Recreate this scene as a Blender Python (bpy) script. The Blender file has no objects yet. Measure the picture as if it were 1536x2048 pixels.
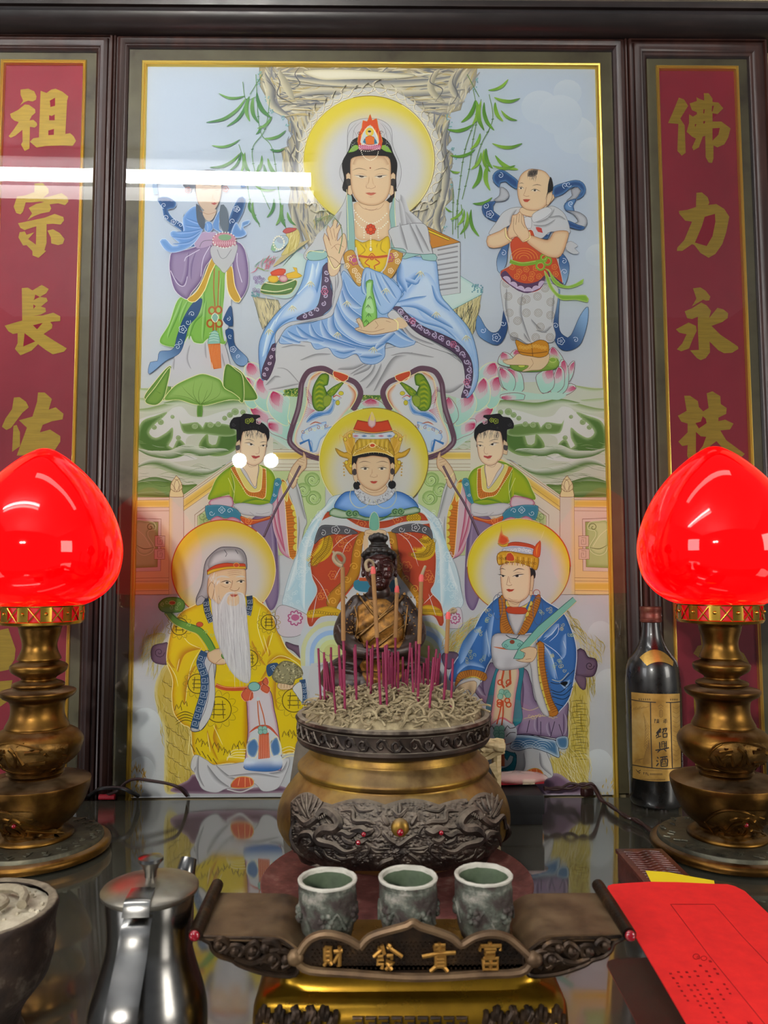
import bpy, bmesh, math, random
import numpy as np
from mathutils import Vector, Matrix, noise
from mathutils.geometry import delaunay_2d_cdt

SC = bpy.context.scene
COL = SC.collection
rnd = random.Random(7)
PI = math.pi

# ---------------------------------------------------------------- camera
FPX = 1538.0
CAM = Vector((0.0034, -1.13, 0.3189))
pt, yw, rl = math.radians(4.3836), math.radians(0.7159), math.radians(-0.139)
FW = Vector((math.sin(yw)*math.cos(pt), math.cos(yw)*math.cos(pt), math.sin(pt)))
RT0 = Vector((math.cos(yw), -math.sin(yw), 0)); UP0 = RT0.cross(FW)
RT = math.cos(rl)*RT0 + math.sin(rl)*UP0
UP = -math.sin(rl)*RT0 + math.cos(rl)*UP0
cd = bpy.data.cameras.new('camera'); cam = bpy.data.objects.new('camera', cd); COL.objects.link(cam)
cd.sensor_fit = 'VERTICAL'; cd.sensor_height = 24.0; cd.lens = 24.0*FPX/2048
cd.clip_start = 0.02; cd.clip_end = 50
cd.dof.use_dof = True; cd.dof.focus_distance = 1.0; cd.dof.aperture_fstop = 11.0
m = Matrix.Identity(4)
for i in range(3):
    m[i][0] = RT[i]; m[i][1] = UP[i]; m[i][2] = -FW[i]; m[i][3] = CAM[i]
cam.matrix_world = m
SC.camera = cam

# ---------------------------------------------------------------- view, world, lights
vs = SC.view_settings
vs.view_transform = 'Standard'; vs.look = 'None'; vs.gamma = 1.0; vs.use_curve_mapping = False
vs.exposure = -0.2
SC.cycles.max_bounces = 8; SC.cycles.transparent_max_bounces = 16
SC.cycles.sample_clamp_indirect = 6.0
SC.cycles.use_denoising = True
wd = bpy.data.worlds.new('dim_room'); SC.world = wd; wd.use_nodes = True
WORLD_COL = (0.80, 0.84, 0.90); WORLD_STR = 0.22
wd.node_tree.nodes['Background'].inputs[0].default_value = (*WORLD_COL, 1)
wd.node_tree.nodes['Background'].inputs[1].default_value = WORLD_STR
CEIL_Z = 1.52
TUBE_STR = 50.0          # emission of the fluorescent tubes
SHADE_STR = 1.18          # emission of the red lamp shades
BULB_STR = 1300.0; TABLE_IOR_ = 3.3

def area_lamp(name, loc, rot, sx, sy, power, colr):
    l = bpy.data.lights.new(name, 'AREA'); l.shape = 'RECTANGLE'; l.size = sx; l.size_y = sy
    l.energy = power; l.color = colr
    o = bpy.data.objects.new(name, l); COL.objects.link(o); o.location = loc; o.rotation_euler = rot
    return o
# unseen fill lights added for brightness: one above the table, two at the sides
area_lamp('added_overhead_fill', (0.1, -.36, CEIL_Z-0.03), (math.radians(-6), 0, 0), 1.3, 0.12, 3.0, (1, .97, .92))
area_lamp('added_side_fill', (-3.2, -2.7, .9), (math.radians(86), 0, math.radians(-49)), 1.2, 1.4, 60.0, (.97, .98, 1))
area_lamp('added_side_fill', (3.2, -2.7, .9), (math.radians(86), 0, math.radians(49)), 1.2, 1.4, 66.0, (1, .96, .88))

def ray(px, py):
    return (FW*FPX + RT*(px-768) - UP*(py-1024)).normalized()
def at_y(px, py, Y):
    d = ray(px, py); t = (Y-CAM.y)/d.y; return CAM + d*t
def at_z(px, py, Z):
    d = ray(px, py); t = (Z-CAM.z)/d.z; return CAM + d*t

# ---------------------------------------------------------------- object helpers
def lin(h):
    if not isinstance(h, str): return tuple(h)
    v = [int(h[i:i+2], 16)/255 for i in (0, 2, 4)]
    return tuple(c/12.92 if c <= .04045 else ((c+.055)/1.055)**2.4 for c in v)
def link(o, parent=None):
    COL.objects.link(o)
    if parent is not None: o.parent = parent
    return o
def tag(o, label, cat=None, group=None, kind=None):
    o['label'] = label
    if cat: o['category'] = cat
    if group: o['group'] = group
    if kind: o['kind'] = kind
    return o
def thing(name, loc, label, cat, group=None, rz=0.0):
    o = bpy.data.objects.new(name, None); o.location = loc; o.rotation_euler = (0, 0, rz); o.empty_display_size = .02
    link(o); tag(o, label, cat, group); return o
def obj(name, bm, mat, parent=None, smooth=True, loc=None):
    me = bpy.data.meshes.new(name)
    if isinstance(bm, tuple):
        me.from_pydata(bm[0], [], bm[1]); me.update()
    else:
        bmesh.ops.recalc_face_normals(bm, faces=bm.faces); bm.to_mesh(me); bm.free()
    if smooth:
        me.polygons.foreach_set('use_smooth', [True]*len(me.polygons))
        try: me.set_sharp_from_angle(angle=math.radians(42))
        except Exception: pass
    for mm in (mat if isinstance(mat, (list, tuple)) else [mat]): me.materials.append(mm)
    o = bpy.data.objects.new(name, me); link(o, parent)
    if loc is not None: o.location = loc
    return o
def box(bm, c, s, rz=0.0, bev=0.0):
    r = bmesh.ops.create_cube(bm, size=1.0)
    vs_ = r['verts']
    for v in vs_:
        v.co = Vector((v.co.x*s[0], v.co.y*s[1], v.co.z*s[2]))
    if bev > 0:
        es = list({e for v in vs_ for e in v.link_edges})
        rb = bmesh.ops.bevel(bm, geom=es, offset=bev, segments=2, affect='EDGES', profile=.6)
        vs_ = list({v for f in rb['faces'] for v in f.verts} | set(v for v in vs_ if v.is_valid))
    M = Matrix.Translation(c) @ Matrix.Rotation(rz, 4, 'Z')
    for v in vs_: v.co = M @ v.co
    return vs_
def lathe(bm, prof, n=64, c=(0, 0, 0), fr=None):
    rings = []
    for (r, z) in prof:
        ring = []
        for i in range(n):
            a = 2*PI*i/n
            rr = r*(fr(a, z) if fr else 1)
            ring.append(bm.verts.new((c[0]+rr*math.cos(a), c[1]+rr*math.sin(a), c[2]+z)))
        rings.append(ring)
    for a_, b_ in zip(rings, rings[1:]):
        for i in range(n):
            j = (i+1) % n
            bm.faces.new((a_[i], a_[j], b_[j], b_[i]))
    return rings
def cap(bm, ring):
    try: bm.faces.new(ring)
    except ValueError: pass
def sprof(pts, k=4):
    """smooth a lathe profile by Catmull-Rom"""
    P = [Vector((p[0], p[1])) for p in pts]; out = []
    for i in range(len(P)-1):
        p0 = P[max(i-1, 0)]; p1 = P[i]; p2 = P[i+1]; p3 = P[min(i+2, len(P)-1)]
        for j in range(k):
            t = j/k
            q = .5*((2*p1)+(p2-p0)*t+(2*p0-5*p1+4*p2-p3)*t*t+(3*p1-p0-3*p2+p3)*t**3)
            out.append((max(q.x, .0002), q.y))
    out.append(tuple(P[-1])); return out
def crv(pts, k=6, closed=False):
    P = [Vector(p) for p in pts]; n = len(P); out = []
    rng = range(n) if closed else range(n-1)
    for i in rng:
        if closed: p0, p1, p2, p3 = P[i-1], P[i], P[(i+1) % n], P[(i+2) % n]
        else: p0 = P[max(i-1, 0)]; p1 = P[i]; p2 = P[i+1]; p3 = P[min(i+2, n-1)]
        for j in range(k):
            t = j/k
            out.append(.5*((2*p1)+(p2-p0)*t+(2*p0-5*p1+4*p2-p3)*t*t+(3*p1-p0-3*p2+p3)*t**3))
    if not closed: out.append(P[-1])
    return out
def tube(bm, pts, r, n=8, closed=False, caps=True):
    P = [Vector(p) for p in pts]; N = len(P)
    R = r if isinstance(r, (list, tuple)) else [r]*N
    rings = []; up = None
    for i in range(N):
        if closed: t = P[(i+1) % N]-P[i-1]
        else: t = P[min(i+1, N-1)]-P[max(i-1, 0)]
        if t.length < 1e-9: t = Vector((0, 0, 1))
        t.normalize()
        if up is None:
            up = t.orthogonal().normalized()
        else:
            up = (up - t*up.dot(t))
            up = up.normalized() if up.length > 1e-6 else t.orthogonal().normalized()
        b = t.cross(up)
        rings.append([bm.verts.new(P[i]+(up*math.cos(2*PI*k/n)+b*math.sin(2*PI*k/n))*R[i]) for k in range(n)])
    m_ = N if closed else N-1
    for i in range(m_):
        a_ = rings[i]; b_ = rings[(i+1) % N]
        for k in range(n):
            bm.faces.new((a_[k], a_[(k+1) % n], b_[(k+1) % n], b_[k]))
    if not closed and caps:
        cap(bm, rings[0][::-1]); cap(bm, rings[-1])
    return rings
def ball(bm, c, r, u=12, v=8, M=None):
    rr = bmesh.ops.create_uvsphere(bm, u_segments=u, v_segments=v, radius=1.0)
    for w in rr['verts']:
        q = Vector((w.co.x*(r[0] if isinstance(r, tuple) else r), w.co.y*(r[1] if isinstance(r, tuple) else r), w.co.z*(r[2] if isinstance(r, tuple) else r)))
        if M is not None: q = M @ q
        w.co = q + Vector(c)
    return rr['verts']

# ---------------------------------------------------------------- materials
def mat(name, col=(.5, .5, .5), rough=.5, metal=0.0, spec=.5, coat=0.0, build=None):
    mt = bpy.data.materials.new(name); mt.use_nodes = True
    nt = mt.node_tree; b = nt.nodes['Principled BSDF']
    b.inputs['Base Color'].default_value = (*lin(col), 1)
    b.inputs['Roughness'].default_value = rough; b.inputs['Metallic'].default_value = metal
    b.inputs['Specular IOR Level'].default_value = spec
    b.inputs['Coat Weight'].default_value = coat
    if build: build(nt, b)
    return mt
def nz(nt, scale, detail=6, rough=.6, coords='Object', stretch=None):
    tc = nt.nodes.new('ShaderNodeTexCoord'); n = nt.nodes.new('ShaderNodeTexNoise')
    n.inputs['Scale'].default_value = scale; n.inputs['Detail'].default_value = detail; n.inputs['Roughness'].default_value = rough
    if stretch:
        mp = nt.nodes.new('ShaderNodeMapping'); mp.inputs['Scale'].default_value = stretch
        nt.links.new(tc.outputs[coords], mp.inputs[0]); nt.links.new(mp.outputs[0], n.inputs['Vector'])
    else: nt.links.new(tc.outputs[coords], n.inputs['Vector'])
    return n
def ramp(nt, src, stops):
    r = nt.nodes.new('ShaderNodeValToRGB'); cr = r.color_ramp
    while len(cr.elements) < len(stops): cr.elements.new(.5)
    for e, (p, c) in zip(cr.elements, stops):
        e.position = p; e.color = (*(lin(c) if isinstance(c, str) else (c, c, c)), 1)
    nt.links.new(src, r.inputs[0]); return r
def bump(nt, b, src, strength=.3, dist=.001):
    u = nt.nodes.new('ShaderNodeBump'); u.inputs['Strength'].default_value = strength; u.inputs['Distance'].default_value = dist
    nt.links.new(src, u.inputs['Height']); nt.links.new(u.outputs[0], b.inputs['Normal']); return u
def worn(name, stops, rough=(.3, .6), metal=1.0, scale=30, bs=.3, bd=.001, detail=8, dust=None, dustcol='a89f8c', stretch=None):
    """tarnished metal or dirty surface: noise colour, noise roughness, dust that settles on upward faces"""
    def f(nt, b):
        n = nz(nt, scale, detail, stretch=stretch); r = ramp(nt, n.outputs[0], stops)
        n2 = nz(nt, scale*3.1, 5)
        rr = nt.nodes.new('ShaderNodeMapRange'); rr.inputs[3].default_value = rough[0]; rr.inputs[4].default_value = rough[1]
        nt.links.new(n2.outputs[0], rr.inputs[0])
        colout = r.outputs[0]; rough_out = rr.outputs[0]
        if dust:
            g = nt.nodes.new('ShaderNodeNewGeometry'); sx = nt.nodes.new('ShaderNodeSeparateXYZ')
            nt.links.new(g.outputs['Normal'], sx.inputs[0])
            a = nt.nodes.new('ShaderNodeMath'); a.operation = 'MULTIPLY_ADD'
            n3 = nz(nt, scale*2.0, 8); nt.links.new(n3.outputs[0], a.inputs[0]); a.inputs[1].default_value = .9
            nt.links.new(sx.outputs[2], a.inputs[2])
            mr = nt.nodes.new('ShaderNodeMapRange'); mr.inputs[1].default_value = dust[0]; mr.inputs[2].default_value = dust[1]
            mr.inputs[4].default_value = dust[2]
            nt.links.new(a.outputs[0], mr.inputs[0])
            mx = nt.nodes.new('ShaderNodeMix'); mx.data_type = 'RGBA'
            nt.links.new(mr.outputs[0], mx.inputs[0]); nt.links.new(colout, mx.inputs[6]); mx.inputs[7].default_value = (*lin(dustcol), 1)
            colout = mx.outputs[2]
            mm = nt.nodes.new('ShaderNodeMath'); mm.operation = 'MULTIPLY_ADD'; mm.inputs[1].default_value = -metal; mm.inputs[2].default_value = metal
            nt.links.new(mr.outputs[0], mm.inputs[0]); nt.links.new(mm.outputs[0], b.inputs['Metallic'])
            m3 = nt.nodes.new('ShaderNodeMix'); nt.links.new(mr.outputs[0], m3.inputs[0]); nt.links.new(rough_out, m3.inputs[2]); m3.inputs[3].default_value = .9
            rough_out = m3.outputs[0]
        nt.links.new(colout, b.inputs['Base Color']); nt.links.new(rough_out, b.inputs['Roughness'])
        if bs: bump(nt, b, n2.outputs[0], bs, bd)
    return mat(name, 'ffffff', .4, metal, build=f)
# ---------------------------------------------------------------- flat artwork kit: fills and brush strokes of pigment on a panel
class Art:
    """collects flat layers of pigment with their own colours; layer order becomes a hair of paint thickness"""
    def __init__(s, Y, step=1.2e-6):
        s.Y = Y; s.step = step; s.lim = (-9, 9); s.k = 1; s.V = []; s.Fc = []; s.C = []; s.M = []
        s.T(0, 0, 1)
    def T(s, ox, oy, sc, mir=None): s.o = (ox, oy, sc, mir)
    def px(s, x, y):
        ox, oy, sc, mir = s.o; X = ox+x/sc
        if mir is not None: X = 2*mir-X
        return X, oy+y/sc
    def emit(s, P, F, cols, m=0):
        b = len(s.V); yy = s.Y - s.k*s.step; s.k += 1
        for (x, y) in P:
            q = at_y(x, y, s.Y); s.V.append((min(max(q.x, s.lim[0]), s.lim[1]), yy, max(q.z, -.002)))
        s.C.extend(cols); 
        for f in F: s.Fc.append(tuple(i+b for i in f)); s.M.append(m)
    @staticmethod
    def parse(a):
        v = [float(t) for t in a.split()] if isinstance(a, str) else [c for p in a for c in p]
        return [(v[i], v[i+1]) for i in range(0, len(v)-1, 2)]
    @staticmethod
    def smooth(P, closed, d=5.0):
        n = len(P); out = []
        for i in (range(n) if closed else range(n-1)):
            if closed: p0, p1, p2, p3 = P[i-1], P[i], P[(i+1) % n], P[(i+2) % n]
            else: p0, p1, p2, p3 = P[max(i-1, 0)], P[i], P[i+1], P[min(i+2, n-1)]
            k = max(1, min(14, int(math.hypot(p2[0]-p1[0], p2[1]-p1[1])/d)))
            for j in range(k):
                t = j/k; t2 = t*t; t3 = t2*t
                out.append(tuple(.5*(2*p1[c]+(p2[c]-p0[c])*t+(2*p0[c]-5*p1[c]+4*p2[c]-p3[c])*t2+(3*p1[c]-p0[c]-3*p2[c]+p3[c])*t3) for c in (0, 1)))
        if not closed: out.append(P[-1])
        return out
    def F(s, a, col, e=None, w=0, g=None, sm=1, o=None, ow=1.0, om=0, m=0):
        """fill; e,w = second colour at the edge fading over w; g = ('l',x0,y0,x1,y1,col2) or ('r',cx,cy,r0,r1,col2)"""
        sc = s.o[2]
        P = s.parse(a) if not (isinstance(a, list)) else a
        P = [s.px(*p) for p in P]
        if sm: P = s.smooth(P, True)
        P = [p for i, p in enumerate(P) if math.hypot(p[0]-P[i-1][0], p[1]-P[i-1][1]) > .15]
        A = np.array(P); n = len(P); w = w/sc
        if n < 3: return
        pts = [Vector(p) for p in P]
        extra = []
        if e or g:
            x0, y0 = A.min(0); x1, y1 = A.max(0)
            st = max(3.0, math.sqrt((x1-x0)*(y1-y0)/900.0))
            if e: st = max(2.5, min(st, w/2.0 if w > 5 else 2.5), math.sqrt((x1-x0)*(y1-y0)/3500.0))
            gx, gy = np.meshgrid(np.arange(x0+st/2, x1, st), np.arange(y0+st/2, y1, st))
            gx = gx + (np.arange(gx.shape[0]) % 2)[:, None]*st/2
            G = np.stack([gx.ravel(), gy.ravel()], 1)
            if len(G): G = G[s.dist(A, G) > st*.45]; extra = [Vector(q) for q in G]
        ed = [(i, (i+1) % n) for i in range(n)]
        try:
            r = delaunay_2d_cdt(pts+extra, ed, [], 1, 1e-4)
        except Exception: return
        V2 = [(v.x, v.y) for v in r[0]]; F2 = [tuple(f) for f in r[2]]
        # keep triangles whose centre is inside (even-odd)
        c0 = np.array(lin(col)); N = len(V2); AV = np.array(V2)
        C = np.tile(c0, (N, 1))
        if g:
            if g[0] == 'l':
                a0 = np.array(s.px(g[1], g[2])); a1 = np.array(s.px(g[3], g[4])); d = a1-a0
                t = ((AV-a0)@d)/max((d@d), 1e-9)
            else:
                cc = np.array(s.px(g[1], g[2])); t = (np.hypot(*(AV-cc).T)*sc-g[3])/(g[4]-g[3])
            t = np.clip(t, 0, 1); t = t*t*(3-2*t); C = C*(1-t[:, None])+np.array(lin(g[5]))*t[:, None]
        if e and w > 0:
            t = np.clip(s.dist(A, AV)/w, 0, 1); t = t*t*(3-2*t)
            C = np.array(lin(e))*(1-t[:, None])+C*t[:, None]
        s.emit(V2, F2, [tuple(c) for c in C], m)
        if o: s.stroke(P+[P[0], P[1]], max(ow*1.15/sc, .8), o, 0, om)
    @staticmethod
    def dist(A, Q):
        B = np.roll(A, -1, 0); d = B-A; L = np.maximum((d*d).sum(1), 1e-9); out = np.empty(len(Q))
        for i in range(0, len(Q), 2000):
            q = Q[i:i+2000, None, :]; t = np.clip(((q-A)*d).sum(2)/L, 0, 1)
            out[i:i+2000] = np.sqrt((((A+t[..., None]*d)-q)**2).sum(2).min(1))
        return out
    def stroke(s, P, w, col, taper=0, m=0, col2=None):
        """strip of constant or tapered width in pixel space; taper 1 = both ends, 2 = end only, 3 = start only"""
        n = len(P); 
        if n < 2: return
        V = []; C = []; ca = lin(col); cb = lin(col2) if col2 else ca
        for i in range(n):
            x, y = P[i]; a = P[max(i-1, 0)]; b = P[min(i+1, n-1)]
            dx, dy = b[0]-a[0], b[1]-a[1]; L = math.hypot(dx, dy) or 1
            t = i/(n-1); k = 1.0
            if taper == 1: k = math.sin(PI*min(max(t, .02), .98))**.7
            elif taper == 2: k = max(.08, (1-t)**.6)
            elif taper == 3: k = max(.08, t**.6)
            h = w*.5*k; V += [(x-dy/L*h, y+dx/L*h), (x+dy/L*h, y-dx/L*h)]
            c = tuple(ca[j]*(1-t)+cb[j]*t for j in range(3)); C += [c, c]
        s.emit(V, [(2*i, 2*i+1, 2*i+3, 2*i+2) for i in range(n-1)], C, m)
    def K(s, a, w, col, tp=0, sm=1, m=0, c2=None, cl=0):
        P = s.parse(a) if not isinstance(a, list) else a
        if cl: P = P+[P[0]]
        P = [s.px(*p) for p in P]
        if sm: P = s.smooth(P, False, 4.0)
        s.stroke(P, w/s.o[2], col, tp, m, c2)
    def S(s, a, w, cd_, cl_, tp=1):
        """soft fold: colour cd_ at the line fading sideways over w (sign = side) to cl_"""
        P = [s.px(*p) for p in s.parse(a)]; P = s.smooth(P, False, 5.0); n = len(P); w = w/s.o[2]
        if s.o[3] is not None: w = -w
        A = np.array(lin(cd_)); B = np.array(lin(cl_)); R = (0, .2, .45, .75, 1.0); V = []; C = []
        for i in range(n):
            x, y = P[i]; a_ = P[max(i-1, 0)]; b_ = P[min(i+1, n-1)]
            dx, dy = b_[0]-a_[0], b_[1]-a_[1]; L = math.hypot(dx, dy) or 1
            t = i/(n-1); k = 1.0
            if tp == 1: k = max(.05, math.sin(PI*t)**.6 if 0 < t < 1 else .05)
            elif tp == 2: k = max(.05, (1-t)**.6)
            elif tp == 3: k = max(.05, t**.6)
            for r in R:
                V.append((x-dy/L*w*k*r, y+dx/L*w*k*r)); q = r*r*(3-2*r); C.append(tuple(A*(1-q)+B*q))
        m_ = len(R); s.emit(V, [(i*m_+j, i*m_+j+1, (i+1)*m_+j+1, (i+1)*m_+j) for i in range(n-1) for j in range(m_-1)], C)
    def E(s, cx, cy, rx, ry, col, **k):
        s.F([(cx+rx*math.cos(2*PI*i/20), cy+ry*math.sin(2*PI*i/20)) for i in range(20)], col, **k)
    def R(s, cx, cy, r, w, col, m=0, ry=None):
        ry = ry or r
        s.K([(cx+r*math.cos(2*PI*i/14), cy+ry*math.sin(2*PI*i/14)) for i in range(15)], w, col, m=m)
    def fl(s, cx, cy, r, w, col, n=5, m=0, a0=0.0):
        """line flower / cloud of n lobes"""
        P = []
        for i in range(n*6+1):
            a = 2*PI*i/(n*6)+a0; q = r*(.72+.28*abs(math.cos(n*(a-a0)/2))); P.append((cx+q*math.cos(a), cy+q*math.sin(a)))
        s.K(P, w, col, m=m); s.R(cx, cy, r*.3, w, col, m=m)
    def curl(s, cx, cy, r, w, col, d=1, turns=1.3, a0=0.0, m=0):
        s.K([(cx+r*(1-i/16)*math.cos(a0+d*turns*2*PI*i/14), cy+r*(1-i/16)*math.sin(a0+d*turns*2*PI*i/14)) for i in range(15)], w, col, m=m)
    def ticks(s, a, hw, step, col, w):
        P = s.smooth([s.px(*p) for p in s.parse(a)], False, 2.0); acc = 0; sc = s.o[2]
        for i in range(1, len(P)):
            dx, dy = P[i][0]-P[i-1][0], P[i][1]-P[i-1][1]; L = math.hypot(dx, dy); acc += L
            if acc > step/sc and L > 0:
                acc = 0; h = hw/sc; x, y = P[i]
                s.stroke([(x-dy/L*h, y+dx/L*h), (x+dy/L*h, y-dx/L*h)], w/sc, col)
    def scal(s, a, r, col, oc, side=1, m=0, w=2.2):
        """row of scallops along a line"""
        P = s.smooth([s.px(*p) for p in s.parse(a)], False, 2.0); sc = s.o[2]; acc = 0; last = P[0]
        if s.o[3] is not None: side = -side
        sv = s.o; s.o = (0, 0, 1, None)
        for i in range(1, len(P)):
            acc += math.hypot(P[i][0]-P[i-1][0], P[i][1]-P[i-1][1])
            if acc >= 2*r/sc:
                acc = 0; a_ = last; b_ = P[i]; dx, dy = b_[0]-a_[0], b_[1]-a_[1]; L = math.hypot(dx, dy) or 1; last = b_
                nx, ny = -dy/L*side, dx/L*side; mx_, my_ = (a_[0]+b_[0])/2, (a_[1]+b_[1])/2
                Q = [(mx_+math.cos(t)*dx/2+nx*math.sin(t)*L*.5, my_+math.cos(t)*dy/2+ny*math.sin(t)*L*.5) for t in [PI*j/7 for j in range(8)]]
                s.F(Q, col, sm=0); s.stroke(Q, w/sc, oc, 0, m)
        s.o = sv
    def dots(s, a, r, step, col, m=0):
        P = s.smooth([s.px(*p) for p in s.parse(a)], False, 1.0); acc = 1e9; sc = s.o[2]; sv = s.o; s.o = (0, 0, 1, None)
        for i in range(1, len(P)):
            acc += math.hypot(P[i][0]-P[i-1][0], P[i][1]-P[i-1][1])
            if acc > step/sc: acc = 0; s.F([(P[i][0]+r/sc*math.cos(j*PI/3), P[i][1]+r/sc*math.sin(j*PI/3)) for j in range(6)], col, sm=0, m=m)
        s.o = sv
    def hatch(s, a, n, ln, w, cols, ang, spread=8, sd=1, cv=0.15):
        """n random brush strokes inside a closed outline"""
        P = [s.px(*p) for p in s.parse(a)]; A = np.array(P); rr = random.Random(sd); x0, y0 = A.min(0); x1, y1 = A.max(0); c = 0; t = 0
        sc = s.o[2]
        while c < n and t < n*12:
            t += 1; x = rr.uniform(x0, x1); y = rr.uniform(y0, y1); ins = False
            for i in range(len(P)):
                ax, ay = P[i-1]; bx, by = P[i]
                if (ay > y) != (by > y) and x < (bx-ax)*(y-ay)/(by-ay)+ax: ins = not ins
            if not ins: continue
            c += 1; an = ang(x, y) if callable(ang) else ang
            an = math.radians(an+rr.uniform(-spread, spread)); L = ln/sc*rr.uniform(.5, 1.3); k = rr.uniform(-cv, cv)*L
            dx, dy = math.cos(an), math.sin(an)
            s.stroke(s.smooth([(x-dx*L/2, y-dy*L/2), (x-dy*k, y+dx*k), (x+dx*L/2, y+dy*L/2)], False, 3), w/sc*rr.uniform(.6, 1.4), rr.choice(cols), 1)
    def build(s, name, mats, parent):
        me = bpy.data.meshes.new(name); me.from_pydata(s.V, [], s.Fc); me.update()
        at = me.color_attributes.new('pigment', 'FLOAT_COLOR', 'POINT')
        at.data.foreach_set('color', np.concatenate([np.array(s.C), np.ones((len(s.C), 1))], 1).astype(np.float32).ravel())
        for mm in mats: me.materials.append(mm)
        me.polygons.foreach_set('material_index', s.M)
        o = bpy.data.objects.new(name, me); link(o, parent); return o
def pigment(nt, b):
    a = nt.nodes.new('ShaderNodeVertexColor'); a.layer_name = 'pigment'; g = nt.nodes.new('ShaderNodeMix'); g.data_type = 'RGBA'; g.blend_type = 'MULTIPLY'; g.inputs[0].default_value = 1; g.inputs[7].default_value = (1.27, 1.27, 1.27, 1); nt.links.new(a.outputs[0], g.inputs[6]); nt.links.new(g.outputs[2], b.inputs['Base Color'])
M_PIG = mat('painted_pigment', 'cccccc', .75, 0, .2, build=pigment)
M_LEAF = mat('gold_outline', 'e8d49a', .62, .35, .5, build=pigment)
# ---------------------------------------------------------------- the painting: sky, rock, bamboo, sea, balustrade
A = Art(-0.0012); A.lim = (-.3475, .3480)
SK, SKD, SKL = 'dcc3a2', 'a8775a', 'e6d2b6'
LN = '4a3b34'; GO = 'f3e3ad'; INK = '26211f'
CW, CG, CD = 'cdcbcd', 'a9a6aa', '7c787c'       # white cloth: body, fold, deep line
def b2(x, y): return (x, y)
A.T(0, 0, 1)
A.F('240 120 1250 120 1250 900 240 900', 'bdc6d4', sm=0, g=('l', 700, 380, 700, 900, 'cccdd1'))
A.F('240 900 1250 900 1250 1610 240 1610', 'cfd0d4', sm=0, g=('l', 0, 1100, 0, 1600, 'c3c3c8'))
for (x, y, r) in [(1080, 215, 34), (1135, 185, 26), (1150, 270, 38), (1185, 300, 26), (1195, 510, 22), (1200, 1270, 26), (1215, 1370, 30), (1195, 1530, 30), (292, 1420, 30), (300, 1500, 24), (1120, 230, 40)]:
    A.F([(x+r*math.cos(a)*1.1, y+r*math.sin(a)) for a in [2*PI*i/18 for i in range(18)]], 'c9cfd8', g=('l', x, y-r, x, y+r*.3, 'c2cad5'))
# brown wear at the lower corners
A.hatch('262 1510 300 1530 290 1592 258 1592', 60, 14, 2.2, ['c8a860', 'b88f3c', 'd6c296', 'a87c30'], 90, 30, 3)
A.hatch('1208 1560 1232 1540 1232 1592 1200 1592', 30, 10, 2, ['c8b060', 'b89a4c', 'd6c8a0'], 90, 30, 4)
# rock
ROCK = [(519, 135), (520, 172), (530, 190), (542, 205), (545, 222), (566, 230), (576, 240), (578, 262), (587, 268), (576, 282), (578, 292), (562, 298), (565, 312), (571, 345), (585, 360), (577, 410), (584, 440), (604, 462), (617, 492), (630, 540), (660, 520), (740, 500), (860, 470), (884, 466), (892, 440), (886, 417), (908, 395), (905, 364), (896, 350), (904, 334), (906, 308), (890, 296), (903, 281), (892, 255), (895, 227), (921, 220), (925, 205), (934, 187), (950, 172), (955, 135)]
A.F(ROCK, 'c9c1ac', sm=0, e='a79c84', w=14, o='8e8a80', ow=1.2)
def rockang(x, y):
    if y < 235: return (0 if 560 < x < 900 else (65 if x < 560 else -60)) + 14*math.sin(x*.06+y*.1)
    return 82+18*math.sin(y*.05) if x < 720 else 98+16*math.sin(y*.06)
A.hatch(' '.join('%g %g' % p for p in ROCK), 1100, 36, 3.4, ['9a9796', '8a8a90', 'c4b283', 'dcd5c2', 'a49f97', 'd6cdb8', 'c8b98e', '7c7e86', 'b9b4aa', 'd9d2c0'], rockang, 14, 5)
for yy, c, w in [(150, 'e8e2cf', 5), (165, '8a8b90', 3), (172, '9c9a94', 4), (184, 'dcd3b8', 6), (200, 'd4c49a', 3), (211, '8d8a86', 4), (222, 'cab888', 3)]:
    A.K([(560+18*math.sin(yy), yy-3), (640, yy), (740, yy+2), (840, yy), (890-8*math.cos(yy), yy-4)], w, c, 1)
for (p, w, c) in [('560 150 640 158 760 162 860 158 920 150', 14, '7c7e86'), ('575 200 640 190 760 196 880 190 930 180', -14, '8a8a8c'), ('590 214 650 206 740 212 860 208 900 212', 12, '70727c'), ('530 145 548 175 552 205 580 232', 18, '77777c'), ('560 140 580 170 590 200', 16, 'a09a88'), ('582 240 592 290 588 350 596 400', -16, '74757c'), ('575 300 590 330 584 380', 14, '6c6d76'), ('588 410 600 450 612 500', 14, '74757c'), ('900 240 892 290 900 350 888 410', 18, '6e6f78'), ('880 250 872 300 884 360 870 420', 16, '85847f'), ('890 400 880 440 884 470', 14, '5f6068'), ('925 140 912 170 922 200', 16, '77777c'), ('880 140 868 175 890 205', 14, '9a9482')]:
    A.S(p, w, c, 'd6cdb4')
A.F('608 143 690 140 796 148 830 152 800 158 700 160 640 160', 'e8e2d0', e='cfc6a8', w=6, o='9a968c', ow=1)
for (p) in ['600 135 590 150 600 168 585 178', '545 140 560 165 555 190 580 205 600 214', '870 140 860 165 885 180 870 205', '915 140 905 165 915 190 900 212', '532 160 550 180 548 205', '578 262 590 290 580 320 590 350', '892 255 880 290 890 330 878 370', '900 300 888 320 894 350']:
    A.K(p, 2.2, '6d6c70', 1)
for (x, y) in [(521, 150), (519, 165), (534, 200), (545, 226), (566, 236), (576, 250), (952, 160), (950, 178), (897, 236), (900, 250), (907, 300), (909, 316), (905, 375), (892, 458)]:
    for j in range(5): A.E(x+rnd.uniform(-4, 4), y+rnd.uniform(-6, 6), 1.5, 1.3, '7fb0b4')
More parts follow.
